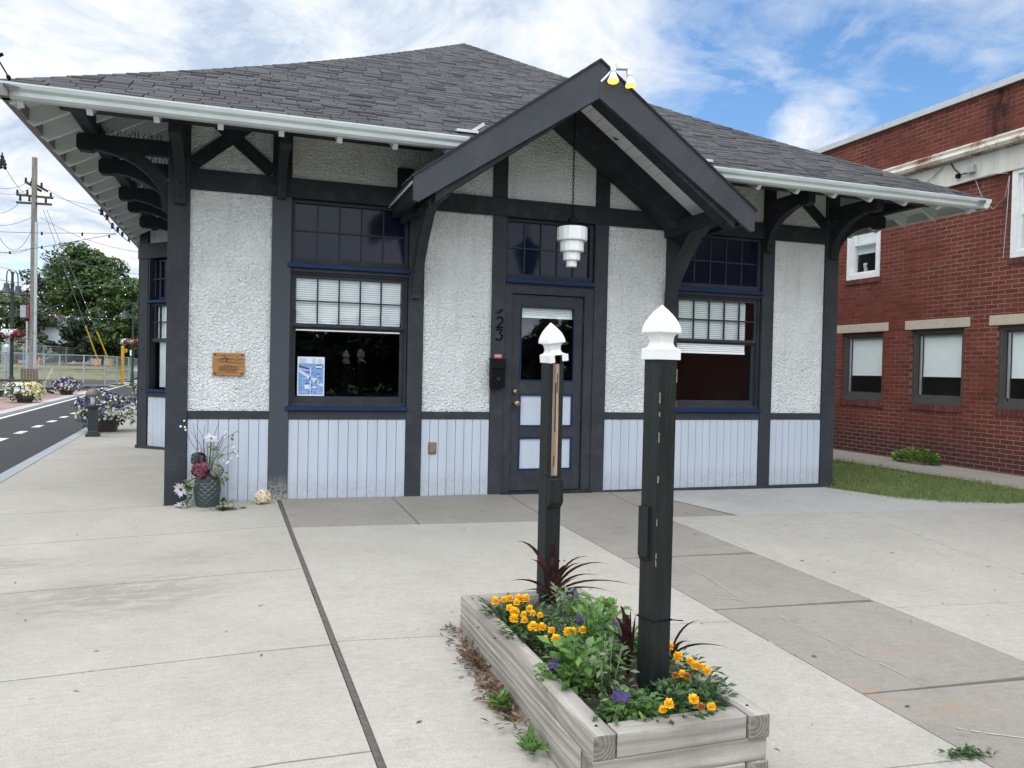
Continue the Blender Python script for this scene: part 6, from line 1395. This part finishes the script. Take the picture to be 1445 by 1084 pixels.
def fence_panel(lab, p0, p1, h=1.72, foot=True, first=[None], group='temporary construction fence panels'):
    p0, p1 = Vector(p0), Vector(p1); L = (p1-p0).length
    if first[0] is None or True:
        t = thing('construction_fence', lab, 'fence', p0, math.atan2(p1.y-p0.y, p1.x-p0.x), group)
        if first[0] is None:
            fr, ms = MB(), MB(); L0 = 1.
            fr.tube([(0, 0, .06), (0, 0, h)], .03, 6); fr.tube([(1, 0, .06), (1, 0, h)], .03, 6)
            for z in (.12, h*.52, h-.03): fr.tube([(0, 0, z), (1, 0, z)], .022, 6)
            for i in range(1, 24): ms.bar((i/24, 0, .12), (i/24, 0, h-.03), .0016, .004, (0, 1, 0))
            for j in range(1, 10): ms.bar((0, 0, .12+(h-.15)*j/10), (1, 0, .12+(h-.15)*j/10), .004, .004)
            a = fr.build('frame', M['galv'], t, local=True); c = ms.build('mesh', M['galv'], t, local=True)
            ft = MB(); ft.box(-.12, .16, -.36, .36, 0, .06); ft.box(-.11, .15, -.37, -.3, .005, .066); d = ft.build('foot', [M['rubber']], t, local=True); bevel(d, .02, 2)
            first[0] = (a.data, c.data, d.data)
        else:
            for nm, me in zip(('frame', 'mesh', 'foot'), first[0]):
                if nm == 'foot' and not foot: continue
                o = bpy.data.objects.new(nm, me); C.objects.link(o); o.parent = t
        for ch in t.children: ch.scale = (L, 1, 1) if not ch.name.startswith('foot') else (1.0, 1.0, 1)
        return t
Q = lambda px, d, z=ZR-.0: Vector((atD(px, 540, d).x, atD(px, 540, d).y, z))
np_ = [(-45, 25), (-14, 31), (8, 33.5), (40, 36.5), (62, 38), (84, 40), (118, 41.5), (148, 42.5), (165, 47), (181, 55), (187, 62), (195, 72), (201, 84)]
far_l = ['leftmost of the near fence panels', 'near fence panel behind the left table', 'near fence panel behind the near street lamp', 'near fence panel behind the cream chair', 'near fence panel left of the violet tub', 'near fence panel above the violet flower tub', 'near fence panel right of the violet tub', 'near fence panel at the bend by the trail', 'fence panel just past the bend beside the trail', 'fence panel beside the yellow post', 'fence panel beyond the yellow post', 'fence panel farthest along the trail']
for i in range(len(np_)-1): fence_panel('gray steel mesh '+far_l[i], Q(*np_[i]), Q(*np_[i+1]))
fp = [(-30, 56), (3, 58.5), (33, 62), (61, 67), (93, 74), (127, 83), (157, 97), (176, 112)]
fl_ = ['leftmost of the far raised fence panels', 'far raised fence panel left of the utility pole', 'far raised fence panel behind the utility pole', 'far raised fence panel before the hedge', 'far raised fence panel before the white tents', 'far raised fence panel behind the guy wire guards', 'farthest raised fence panel by the yellow post']
for i in range(len(fp)-1): fence_panel('gray steel mesh '+fl_[i], Q(*fp[i], .80), Q(*fp[i+1], .80), foot=False)
t = thing('fence_sign', 'small white and green notice hung on the trail fence', 'sign', atD(191, 522, 62)); b = MB(); p = atD(191, 522, 62); b.obox(p, CR*.28, CU*.10, CF*.01); b.build('board', M['paper'], t); b = MB(); b.obox(p-CF*.012, CR*.2, CU*.03, CF*.002); b.build('print', M['green'], t)
t = thing('road_sign', 'small white sign on a short post beside the trail fence', 'sign', Q(186, 60)); p = atD(186, 498, 60); b = MB(); b.obox(p, CR*.14, CU*.22, CF*.01); b.build('board', M['paper'], t); b = MB(); b.tube([(p.x, p.y+.03, ZR), (p.x, p.y+.03, p.z)], .03, 6); b.build('post', M['galv'], t)
p = Q(172.5, 47.5); t = thing('yellow_post', 'thick yellow gate post with a round yellow sign behind the fence', 'post', p); b = MB(); b.lathe(p, [(.09, 0), (.09, 2.3), (.05, 2.36)], 10); ym = basic('ochre yellow paint', (.5, .25, .02), .5); b.build('shaft', ym, t); b = MB(); pp = p+Vector((.12, .1, 2.08)); b.tube([pp, pp+CF*.02], .14, 14); b.build('disc', ym, t)
p = Q(9, 52, ZR); t = thing('utility_pedestal', 'white domed utility pedestal behind the near fence at far left', 'pedestal', p); b = MB(); b.lathe(p, [(.16, 0), (.16, 1.7), (.25, 1.72), (.25, 2.2), (.18, 2.35), (.05, 2.42)], 12); b.build('body', M['galv'], t)
for px, py, d, lab in ((26, 510, 62, 'pink survey flag left of the utility pole'), (54, 507, 62, 'pink survey flag right of the utility pole'), (134, 514, 66, 'pink survey flag by the yellow guy guards')):
    p = atD(px, py, d); b = MB(); b.bar(p-Vector((0, 0, .6)), p+Vector((0, 0, .2)), .02, .02); b.obox(p+CR*.08, CR*.08, CU*.12, CF*.01); tag(b.build('survey_flag', basic('pink flag', (.75, .10, .12), .6)), lab, 'flag', 'pink survey flags')
p = atD(50, 511, 64); t = thing('barricade_board', 'small red and white board standing beside the utility pole', 'barricade', p); b = MB(); b.obox(p, CR*.33, CU*.14, CF*.03); b.build('board', basic('red board', (.5, .09, .06), .6), t); b = MB(); b.bar(p-CR*.25, p-CR*.25-Vector((0, 0, .55)), .05, .05); b.bar(p+CR*.25, p+CR*.25-Vector((0, 0, .55)), .05, .05); b.build('legs', M['whitep'], t)
p = atD(37, 511.5, 66); b = MB(); b.ball(p, .5, 10, 6, 0, .35); b.ball(p+CR*.35, .32, 8, 5, 0, .4); tag(b.build('tarp_heap', basic('blue tarp', (.06, .20, .42), .5)), 'low heap under blue tarp left of the utility pole', 'tarp')
for px, d, w, lab in ((80, 98, 2.3, 'white peaked canopy tent beyond the fence, left one'), (105, 98, 2.2, 'white peaked canopy tent beyond the fence, right one')):
    p = Q(px, d, 1.0); t = thing('canopy_tent', lab, 'tent', p, .3, 'white canopy tents'); b = MB(); s = w/2; zt, zp = 1.35-(.1 if px > 90 else 0), 1.75-(.1 if px > 90 else 0)
    vs = [(-s, -s, zt), (s, -s, zt), (s, s, zt), (-s, s, zt), (0, 0, zp)]; b.mesh(vs, [(0, 1, 4), (1, 2, 4), (2, 3, 4), (3, 0, 4)]); b.build('canopy', M['white'], t, local=True)
    for sx in (-1, 1):
        for sy in (-1, 1): b = MB(); b.bar((sx*s*.97, sy*s*.97, -.3), (sx*s*.97, sy*s*.97, zt), .05, .05); b.build('leg', M['galv'], t, local=True)
# white house
p = Q(72, 84, .5); t = thing('white_house', 'white clapboard house with gray gabled roof half hidden by trees', 'house', p, R(-18))
def clap(name, col):
    m, nt, N, L, pp = new_mat(name); w = nd(nt, 'ShaderNodeTexWave', wave_type='BANDS', bands_direction='Z', wave_profile='SAW', i_Scale=1.2); L.new(coords(nt), w.inputs['Vector']); L.new(ramp(nt, w.outputs['Fac'], [(0, tuple(x*.8 for x in col)), (.3, col)]), pp.inputs['Base Color']); bump(nt, w.outputs['Fac'], .4, .03, pp); return m
b = MB(); b.box(-5.2, 2.0, 0, 9, 0, 4.2); b.prism([(-5.2, 0, 4.2), (2.0, 0, 4.2), (-1.6, 0, 6.6)], (0, 9, 0)); b.build('wall', clap('white clapboard', (.66, .69, .72)), t, local=True)
b = MB(); b.box(2.0, 6.0, 2.0, 9, 0, 2.6); b.build('side_wing', clap('cream clapboard', (.60, .56, .46)), t, local=True)
b = MB(); b.prism([(-5.6, -.3, 4.05), (-1.6, -.3, 6.72), (2.4, -.3, 4.05), (2.4, -.3, 4.25), (-1.6, -.3, 6.95), (-5.6, -.3, 4.25)], (0, 9.6, 0)); b.prism([(1.9, 1.7, 3.9), (6.4, 1.7, 2.5), (6.4, 1.7, 2.7), (1.9, 1.7, 4.1)], (0, 7.5, 0)); r_ = b.build('roof', basic('gray house shingles', (.10, .10, .115), .9), t, local=True)
b = MB(); b.box(-2.1, -1.4, 4, 4.7, 6.3, 7.3); b.build('chimney', M['brick'], r_, local=True)
for x, z in ((-3.6, 1.3), (-.6, 1.3), (-3.2, 3.0), (-.2, 3.0)): b = MB(); b.box(x-.4, x+.4, -.06, -.005, z-.6, z+.6); w = b.build('window', M['whitep'], t, local=True); b = MB(); b.box(x-.3, x+.3, -.07, -.061, z-.5, z+.5); b.build('glass_pane', M['navyglass'], w, local=True)
t.scale = (.82, .82, .82)
# ---- trees
def tree(name, lab, cat, P, htot, crown, mat, n=9000, leaf=.3, seed=1, trunk=True, clumps=60, group=None, gap=.0, crownz=None):
    """crown: (rx, ry, rz, cz) ellipsoid of leaf clumps"""
    rs = np.random.default_rng(seed); random.seed(seed); rx, ry, rz, cz = crown; P = Vector(P); t = thing(name, lab, cat, P, group=group)
    if trunk:
        b = MB(); b.tube([P, P+Vector((.05, 0, htot*.25)), P+Vector((0, .1, cz)), P+Vector((.1, 0, cz+rz*.5))], [htot*.024, htot*.018, htot*.012, htot*.004], 8)
        for i in range(9):
            a = random.random()*6.283; z0 = htot*.22+random.random()*cz*.5; d = Vector((math.cos(a)*rx, math.sin(a)*ry, rz*.7))*random.uniform(.5, .8); s = P+Vector((0, 0, z0)); b.tube([s, s+d*.5+Vector((0, 0, -.1*htot*.1)), s+d], [htot*.009, htot*.006, htot*.002], 6)
        b.build('trunk', M['bark'], t)
    cs = []
    for i in range(clumps):
        d = rs.normal(size=3); d /= np.linalg.norm(d); s = rs.uniform(.35, .95)**.7; cs.append((d*s*np.array([rx, ry, rz])*(1+.12*np.sin(d[0]*3+seed)), rs.uniform(.16, .32)*max(rx, rz)))
    per = n//clumps; Qs = []
    for c, r in cs:
        d = rs.normal(size=(per, 3)); d /= np.linalg.norm(d, axis=1, keepdims=True); rad = rs.uniform(.45, 1.05, (per, 1))**.5; flat = np.array([1, 1, .62]); p = c+d*rad*r*flat
        nn = d*.6+rs.normal(size=(per, 3))*.5+np.array([0, 0, .5]); nn /= np.linalg.norm(nn, axis=1, keepdims=True); u = np.cross(nn, rs.normal(size=(per, 3))); u /= np.linalg.norm(u, axis=1, keepdims=True)+1e-9; v = np.cross(nn, u)
        s = (leaf*rs.uniform(.5, 1.1, (per, 1))); Qs.append(np.stack([p-u*s, p-v*s*.6, p+u*s, p+v*s*.6], 1))
    q = np.concatenate(Qs)+np.array([P.x, P.y, P.z+cz]); q[:, :, 2] = np.maximum(q[:, :, 2], P.z+.05)
    b = MB(); b.quads(q); b.build('crown', mat, t); return t
M['bark'] = wood('tree bark', ((.04, .03, .022), (.07, .055, .04), (.10, .08, .06)), 2)
G1 = leafmat('maple leaf', [(.012, .032, .006), (.026, .06, .010), (.05, .10, .015), (.11, .165, .028)], .3); G2 = leafmat('dark tree leaf', [(.008, .02, .008), (.014, .03, .011), (.026, .048, .017)], .25); G3 = leafmat('light tree leaf', [(.035, .06, .018), (.06, .09, .03), (.10, .125, .05)], .35); G4 = leafmat('white blossom and leaf', [(.05, .09, .03), (.07, .11, .04), (.5, .5, .45), (.07, .1, .04)], .25); G5 = leafmat('dark red leaf', [(.06, .018, .02), (.1, .03, .03)], .25)
def trp(px, d, z=.9): return Q(px, d, z)
tree('shade_tree', 'broad dark green maple tree filling the view beyond the fence', 'tree', trp(131, 97), 16, (4.3, 4.5, 7.0, 7.6), G1, 19000, .30, 4, clumps=90)
tree('shade_tree', 'darker loose tree rising behind the left side of the maple', 'tree', trp(80, 108), 16, (3.8, 3.6, 6.4, 9.2), G2, 7000, .26, 11, clumps=70)
tree('shade_tree', 'mid green tree between the maple and the depot corner', 'tree', trp(186, 72), 8.6, (3.2, 3.2, 3.9, 4.6), G1, 9000, .24, 17, clumps=60)
tree('shade_tree', 'low bushy green tree in front of the maple beside the guy wires', 'tree', trp(144, 78), 5.5, (3.6, 3., 2.4, 2.6), G2, 7000, .22, 23, clumps=50)
tree('shade_tree', 'pale yellowish green tree behind the near street lamp', 'tree', trp(8, 82), 8.5, (4.2, 4., 3.6, 4.6), G3, 7500, .24, 29, clumps=70)
tree('shade_tree', 'thin pale green tree just left of the utility pole', 'tree', trp(36, 96), 6.5, (2.2, 2., 3.2, 4.6), G3, 2600, .22, 31, clumps=40)
tree('blossom_shrub', 'white flowering shrub in front of the white house', 'shrub', trp(52, 77), 3, (1.7, 1.3, 1.1, 1.2), G4, 2200, .16, 37, clumps=40)
tree('blossom_shrub', 'white flecked shrub behind the near lamp basket', 'shrub', trp(24, 74), 3.0, (1.9, 1.6, 1.3, 1.4), G4, 3000, .16, 38, clumps=36)
tree('hedge_shrub', 'clipped dark green hedge behind the white tents', 'hedge', trp(92, 82, 1.), 2.4, (2.4, 1.2, 1.1, 1.1), G2, 4000, .2, 41, trunk=False, clumps=40)
tree('red_shrub', 'dark red leaved shrub behind the right white tent', 'shrub', trp(105, 80, 1.), 2.4, (1.3, 1.2, 1., 1.2), G5, 2600, .18, 43, trunk=False, clumps=30)
tree('hedge_shrub', 'dark green bushes under the trees by the trail end', 'shrub', trp(160, 88, .8), 3, (5.5, 1.6, 1.5, 1.4), G2, 6000, .24, 44, trunk=False, clumps=50)
tree('hedge_shrub', 'dark bushes at the left edge behind the fence', 'shrub', trp(-4, 80, .8), 2.6, (5.0, 1.6, 1.2, 1.2), G2, 5000, .24, 46, trunk=False, clumps=50)
rs = np.random.default_rng(99); N_ = 16000; cx_ = rs.uniform(-70, 90, 130); ch_ = rs.uniform(5, 10, 130); k_ = rs.integers(0, 130, N_)
P_ = np.stack([cx_[k_]+rs.normal(0, 2.6, N_), 170+rs.normal(0, 3, N_), ch_[k_]*np.clip(rs.normal(.55, .28, N_), 0, 1.1)], 1); U_ = rs.normal(0, .55, (N_, 3)); V_ = rs.normal(0, .55, (N_, 3))
b = MB(); b.quads(np.stack([P_-U_, P_-V_, P_+U_, P_+V_], 1)); b.build('distant_woods', G2)['kind'] = 'stuff'
# ---- across the street behind the viewer: seen only as reflections in the windows
for x, y, h, lab in ((-7, -44, 4.8, 'tall dark tree mirrored in the left depot window'), (1, -44, 5.2, 'broad dark tree across the street mirrored beside the poster'), (8, -45, 5.2, 'dark tree across the street mirrored in the left window edge'), (15, -44, 4.8, 'dark tree across the street mirrored in the door glass'), (23, -46, 5.4, 'wide dark tree across the street mirrored at the right of the door glass'), (31, -44, 5.2, 'last dark tree of the row across the street mirrored toward the right')):
    tree('shade_tree', lab, 'tree', (x, y, -.6), h, (5.2, 3.5, h*.5, h*.46), G2, 6000, .4, int(x*3+90), clumps=50)
# ---- utility poles, wires, string lights
def up(px, dep_, zb): p = Q(px, dep_, zb); return p
Pp = up(45.5, 50, .5); t = thing('utility_pole', 'tall weathered utility pole with crossarms and steel conduit', 'utility pole', Pp)
ztop = 1.284+(508.5-225)*50/F; b = MB(); b.tube([Pp, Vector((Pp.x, Pp.y, ztop))], [.20, .15], 10); b.build('pole', M['polewood'], t)
b = MB(); b.tube([Pp+CR*.19-CF*.06, Vector((Pp.x, Pp.y, 1.284+(508-315)*50/F))+CR*.17-CF*.06], .095, 8); b.build('conduit', M['galv'], t)
b = MB(); b.tube([Pp-CR*.32-CF*.06, Pp-CR*.32-CF*.06+Vector((0, 0, 3.2))], .07, 8); b.build('conduit', M['galv'], t)
def PZ(px, py, d=50): return atD(px, py, d)
for a, c in (((27, 276), (78, 281)), ((27, 287), (76, 290)), ((39, 258), (59, 269)), ((46, 258), (68, 269))):
    b = MB(); dz = 0 if a[1] > 270 else .6; b.bar(PZ(*a)-CF*.25, PZ(*c)-CF*.25+Vector((0, dz, 0)), .13, .13); b.build('crossarm', basic('dark crossarm', (.05, .045, .04), .8), t)
for px, py in ((32, 281), (45, 282), (68, 284), (28, 273), (42, 273), (75, 277), (62, 263), (40, 256), (49, 256)): b = MB(); p = PZ(px, py)-CF*.25; b.lathe(p, [(.05, -.16), (.09, -.1), (.05, -.05), (.09, .0), (.05, .05), (.08, .1), (.03, .18)], 8); b.build('insulator', M['dark'], t, True)
b = MB(); p = PZ(37, 440)-CF*.2; b.obox(p, CR*.17, CF*.15, CU*.38); b.build('meter_box', basic('gray box', (.28, .30, .32), .5), t); b = MB(); p = PZ(43, 440)-CF*.2; b.obox(p, CR*.06, CF*.08, CU*.42); b.build('red_marker', basic('dull red', (.2, .04, .04), .6), t)
for a, c in (((61, 295), (118, 484)), ((65, 296), (131, 466)), ((60, 297), (136, 482))):
    pass
def wire(lab, pts, r=.02, mat='ink', name='power_line', sag=None, cat='cable', grp='overhead lines'):
    b = MB(); n = 10; P = [atD(*p) for p in pts]
    out = []
    for i in range(len(P)-1):
        for k in range(n): u = k/n; q = P[i].lerp(P[i+1], u); q.z -= (sag or 0)*4*u*(1-u); out.append(q)
    out.append(P[-1]); b.tube(out, r, 4); return tag(b.build(name, M[mat]), lab, cat, grp)
M['wire'] = basic('weathered cable', (.10, .10, .14), .7); M['wirep'] = basic('purplish cable', (.07, .06, .11), .7)
for lab, pts, s in (('power line from the left sky down to the upper crossarm', [(-10, 300, 46), (30, 283, 49.5)], .3), ('power line rising from the crossarm to the left edge, highest', [(-12, 262, 44), (40, 256, 49.5)], .3), ('power line crossing leftwards just below the highest one', [(-12, 268, 44), (45, 264, 49.5)], .35), ('power line leaving the crossarm toward the depot eave', [(75, 277, 49.5), (230, 292, 40)], .3), ('power line from the pole passing above the maple', [(68, 268, 49.5), (250, 320, 36)], .5), ('telephone line sagging from pole toward the depot corner', [(57, 307, 49.5), (215, 358, 40)], .4), ('cable swooping from the left edge to the pole', [(-12, 318, 44), (45, 306, 49.5)], .2), ('cable in a deep loop left of the pole', [(-6, 325, 45), (45, 324, 49.5)], 1.2), ('thin cable across the sky left of the pole at mid height', [(-12, 373, 42), (46, 384, 49.5)], .1), ('low cable left of the pole above the street lamp', [(-12, 392, 42), (46, 399, 49.5)], .1), ('bundled cables running left from pole above the lamp', [(-12, 352, 44), (46, 349, 49.5)], .3), ('cable over the maple to the depot corner', [(48, 345, 49.5), (230, 390, 36)], .4), ('long diagonal cable from the far left hardware to the crossarm', [(5, 232, 44), (38, 276, 49.3)], .2)): wire(lab, pts, .014, 'wirep', sag=s)
for lab, a, c, g in (('guy wire with a yellow guard, left of the pair', (61, 296, 50), (141, 516, 58), .72), ('guy wire with a yellow guard, right of the pair', (66, 296, 50), (158, 520, 58), .745)):
    A, Cc = atD(*a), atD(*c); t = thing('guy_wire', lab, 'guy wire', Cc); b = MB(); b.tube([A, Cc], .018, 4); b.build('wire', M['galv'], t); b = MB(); b.tube([A.lerp(Cc, g), Cc], .05, 6); b.build('guard', M['yellow'], t)
t = thing('utility_pole', 'second utility pole mostly outside the left edge with a cluster of insulators', 'utility pole', Q(-34, 44, .3)); p0 = Q(-34, 44, .3); b = MB(); b.tube([p0, Vector((p0.x, p0.y, 13.))], [.19, .15], 10); b.build('pole', M['polewood'], t); b = MB(); b.bar(atD(-48, 226, 43.8), atD(7, 229, 43.8), .12, .12); b.build('crossarm', M['dark'], t)
for px, py in ((1, 232), (5, 228), (3, 222), (7, 233)): b = MB(); b.lathe(atD(px, py, 43.7), [(.05, -.25), (.11, -.15), (.06, -.05), (.11, .05), (.05, .12), (.02, .3)], 8); b.build('insulator', M['dark'], t, True)
def festoon(lab, pts, bulbs, dark=True, br=.05):
    t = thing('string_lights', lab, 'string lights', atD(*pts[0]), group='strings of outdoor bulbs'); b = MB(); out = []
    P = [atD(*p) for p in pts]
    b.tube(P, .012, 4); b.build('wire', M['wire'], t)
    for p in bulbs[:100]:
        q = atD(*p); 
        if dark: k = MB(); k.lathe(q, [(.03, .02), (.035, .13), (.015, .16)], 8); k.build('socket', M['ink'], t)
        k = MB(); k.ball(q-Vector((0, 0, .03)), br, 8, 5); k.build('bulb', M['bulb'], t, True)
festoon('string lights stretched level across the sky right of the utility pole', [(-8, 327, 30), (59, 329, 30), (116, 329, 30), (165, 330, 30)], [(59, 333, 30), (116, 334, 30), (154, 337, 30)], br=.032)
festoon('string lights clipped along the left eave of the depot', [(139, 296, 15), (151, 309, 17), (163, 325, 19.5), (174, 335, 22), (184, 343, 24)], [(143.5, 305, 15.6), (151, 312, 17), (158.5, 324, 18.6), (166, 329, 20), (172.5, 335.5, 21.6), (182, 342, 24)], br=.022)
festoon('string lights sloping up from left edge past the pole to the eave', [(-8, 357, 32), (14, 356, 32), (59, 349, 31), (165, 330, 30)], [(14, 360, 32), (59, 352.5, 31)])
festoon('string lights draped highest in front of the maple', [(30, 452, 40), (65, 437, 39), (92, 427, 38), (105, 404, 37), (140, 403, 36), (176, 404, 35), (205, 398, 34)], [(65, 436, 39), (88, 431, 38), (104.5, 404, 37), (141, 405, 36), (176, 405, 35), (148, 421.5, 36), (120, 426, 37), (177, 415, 35), (12, 437, 40), (11, 432, 40)], False, .022)
festoon('string lights draped lowest in front of the maple', [(38, 440, 38), (70, 444, 38), (96, 447, 38), (127, 449, 38), (161, 450, 38), (172, 442, 38), (205, 432, 38)], [(70, 444, 38), (78, 444, 38), (94.5, 447, 38), (98, 446, 38), (111, 449, 38), (125, 447, 38), (127, 450, 38), (144, 450, 38), (161, 450, 38), (150, 446, 38), (171, 441.5, 38), (103, 436.5, 38), (126, 440, 38), (81, 434.5, 38), (149, 439.5, 38), (1, 449, 38)], False, .022)
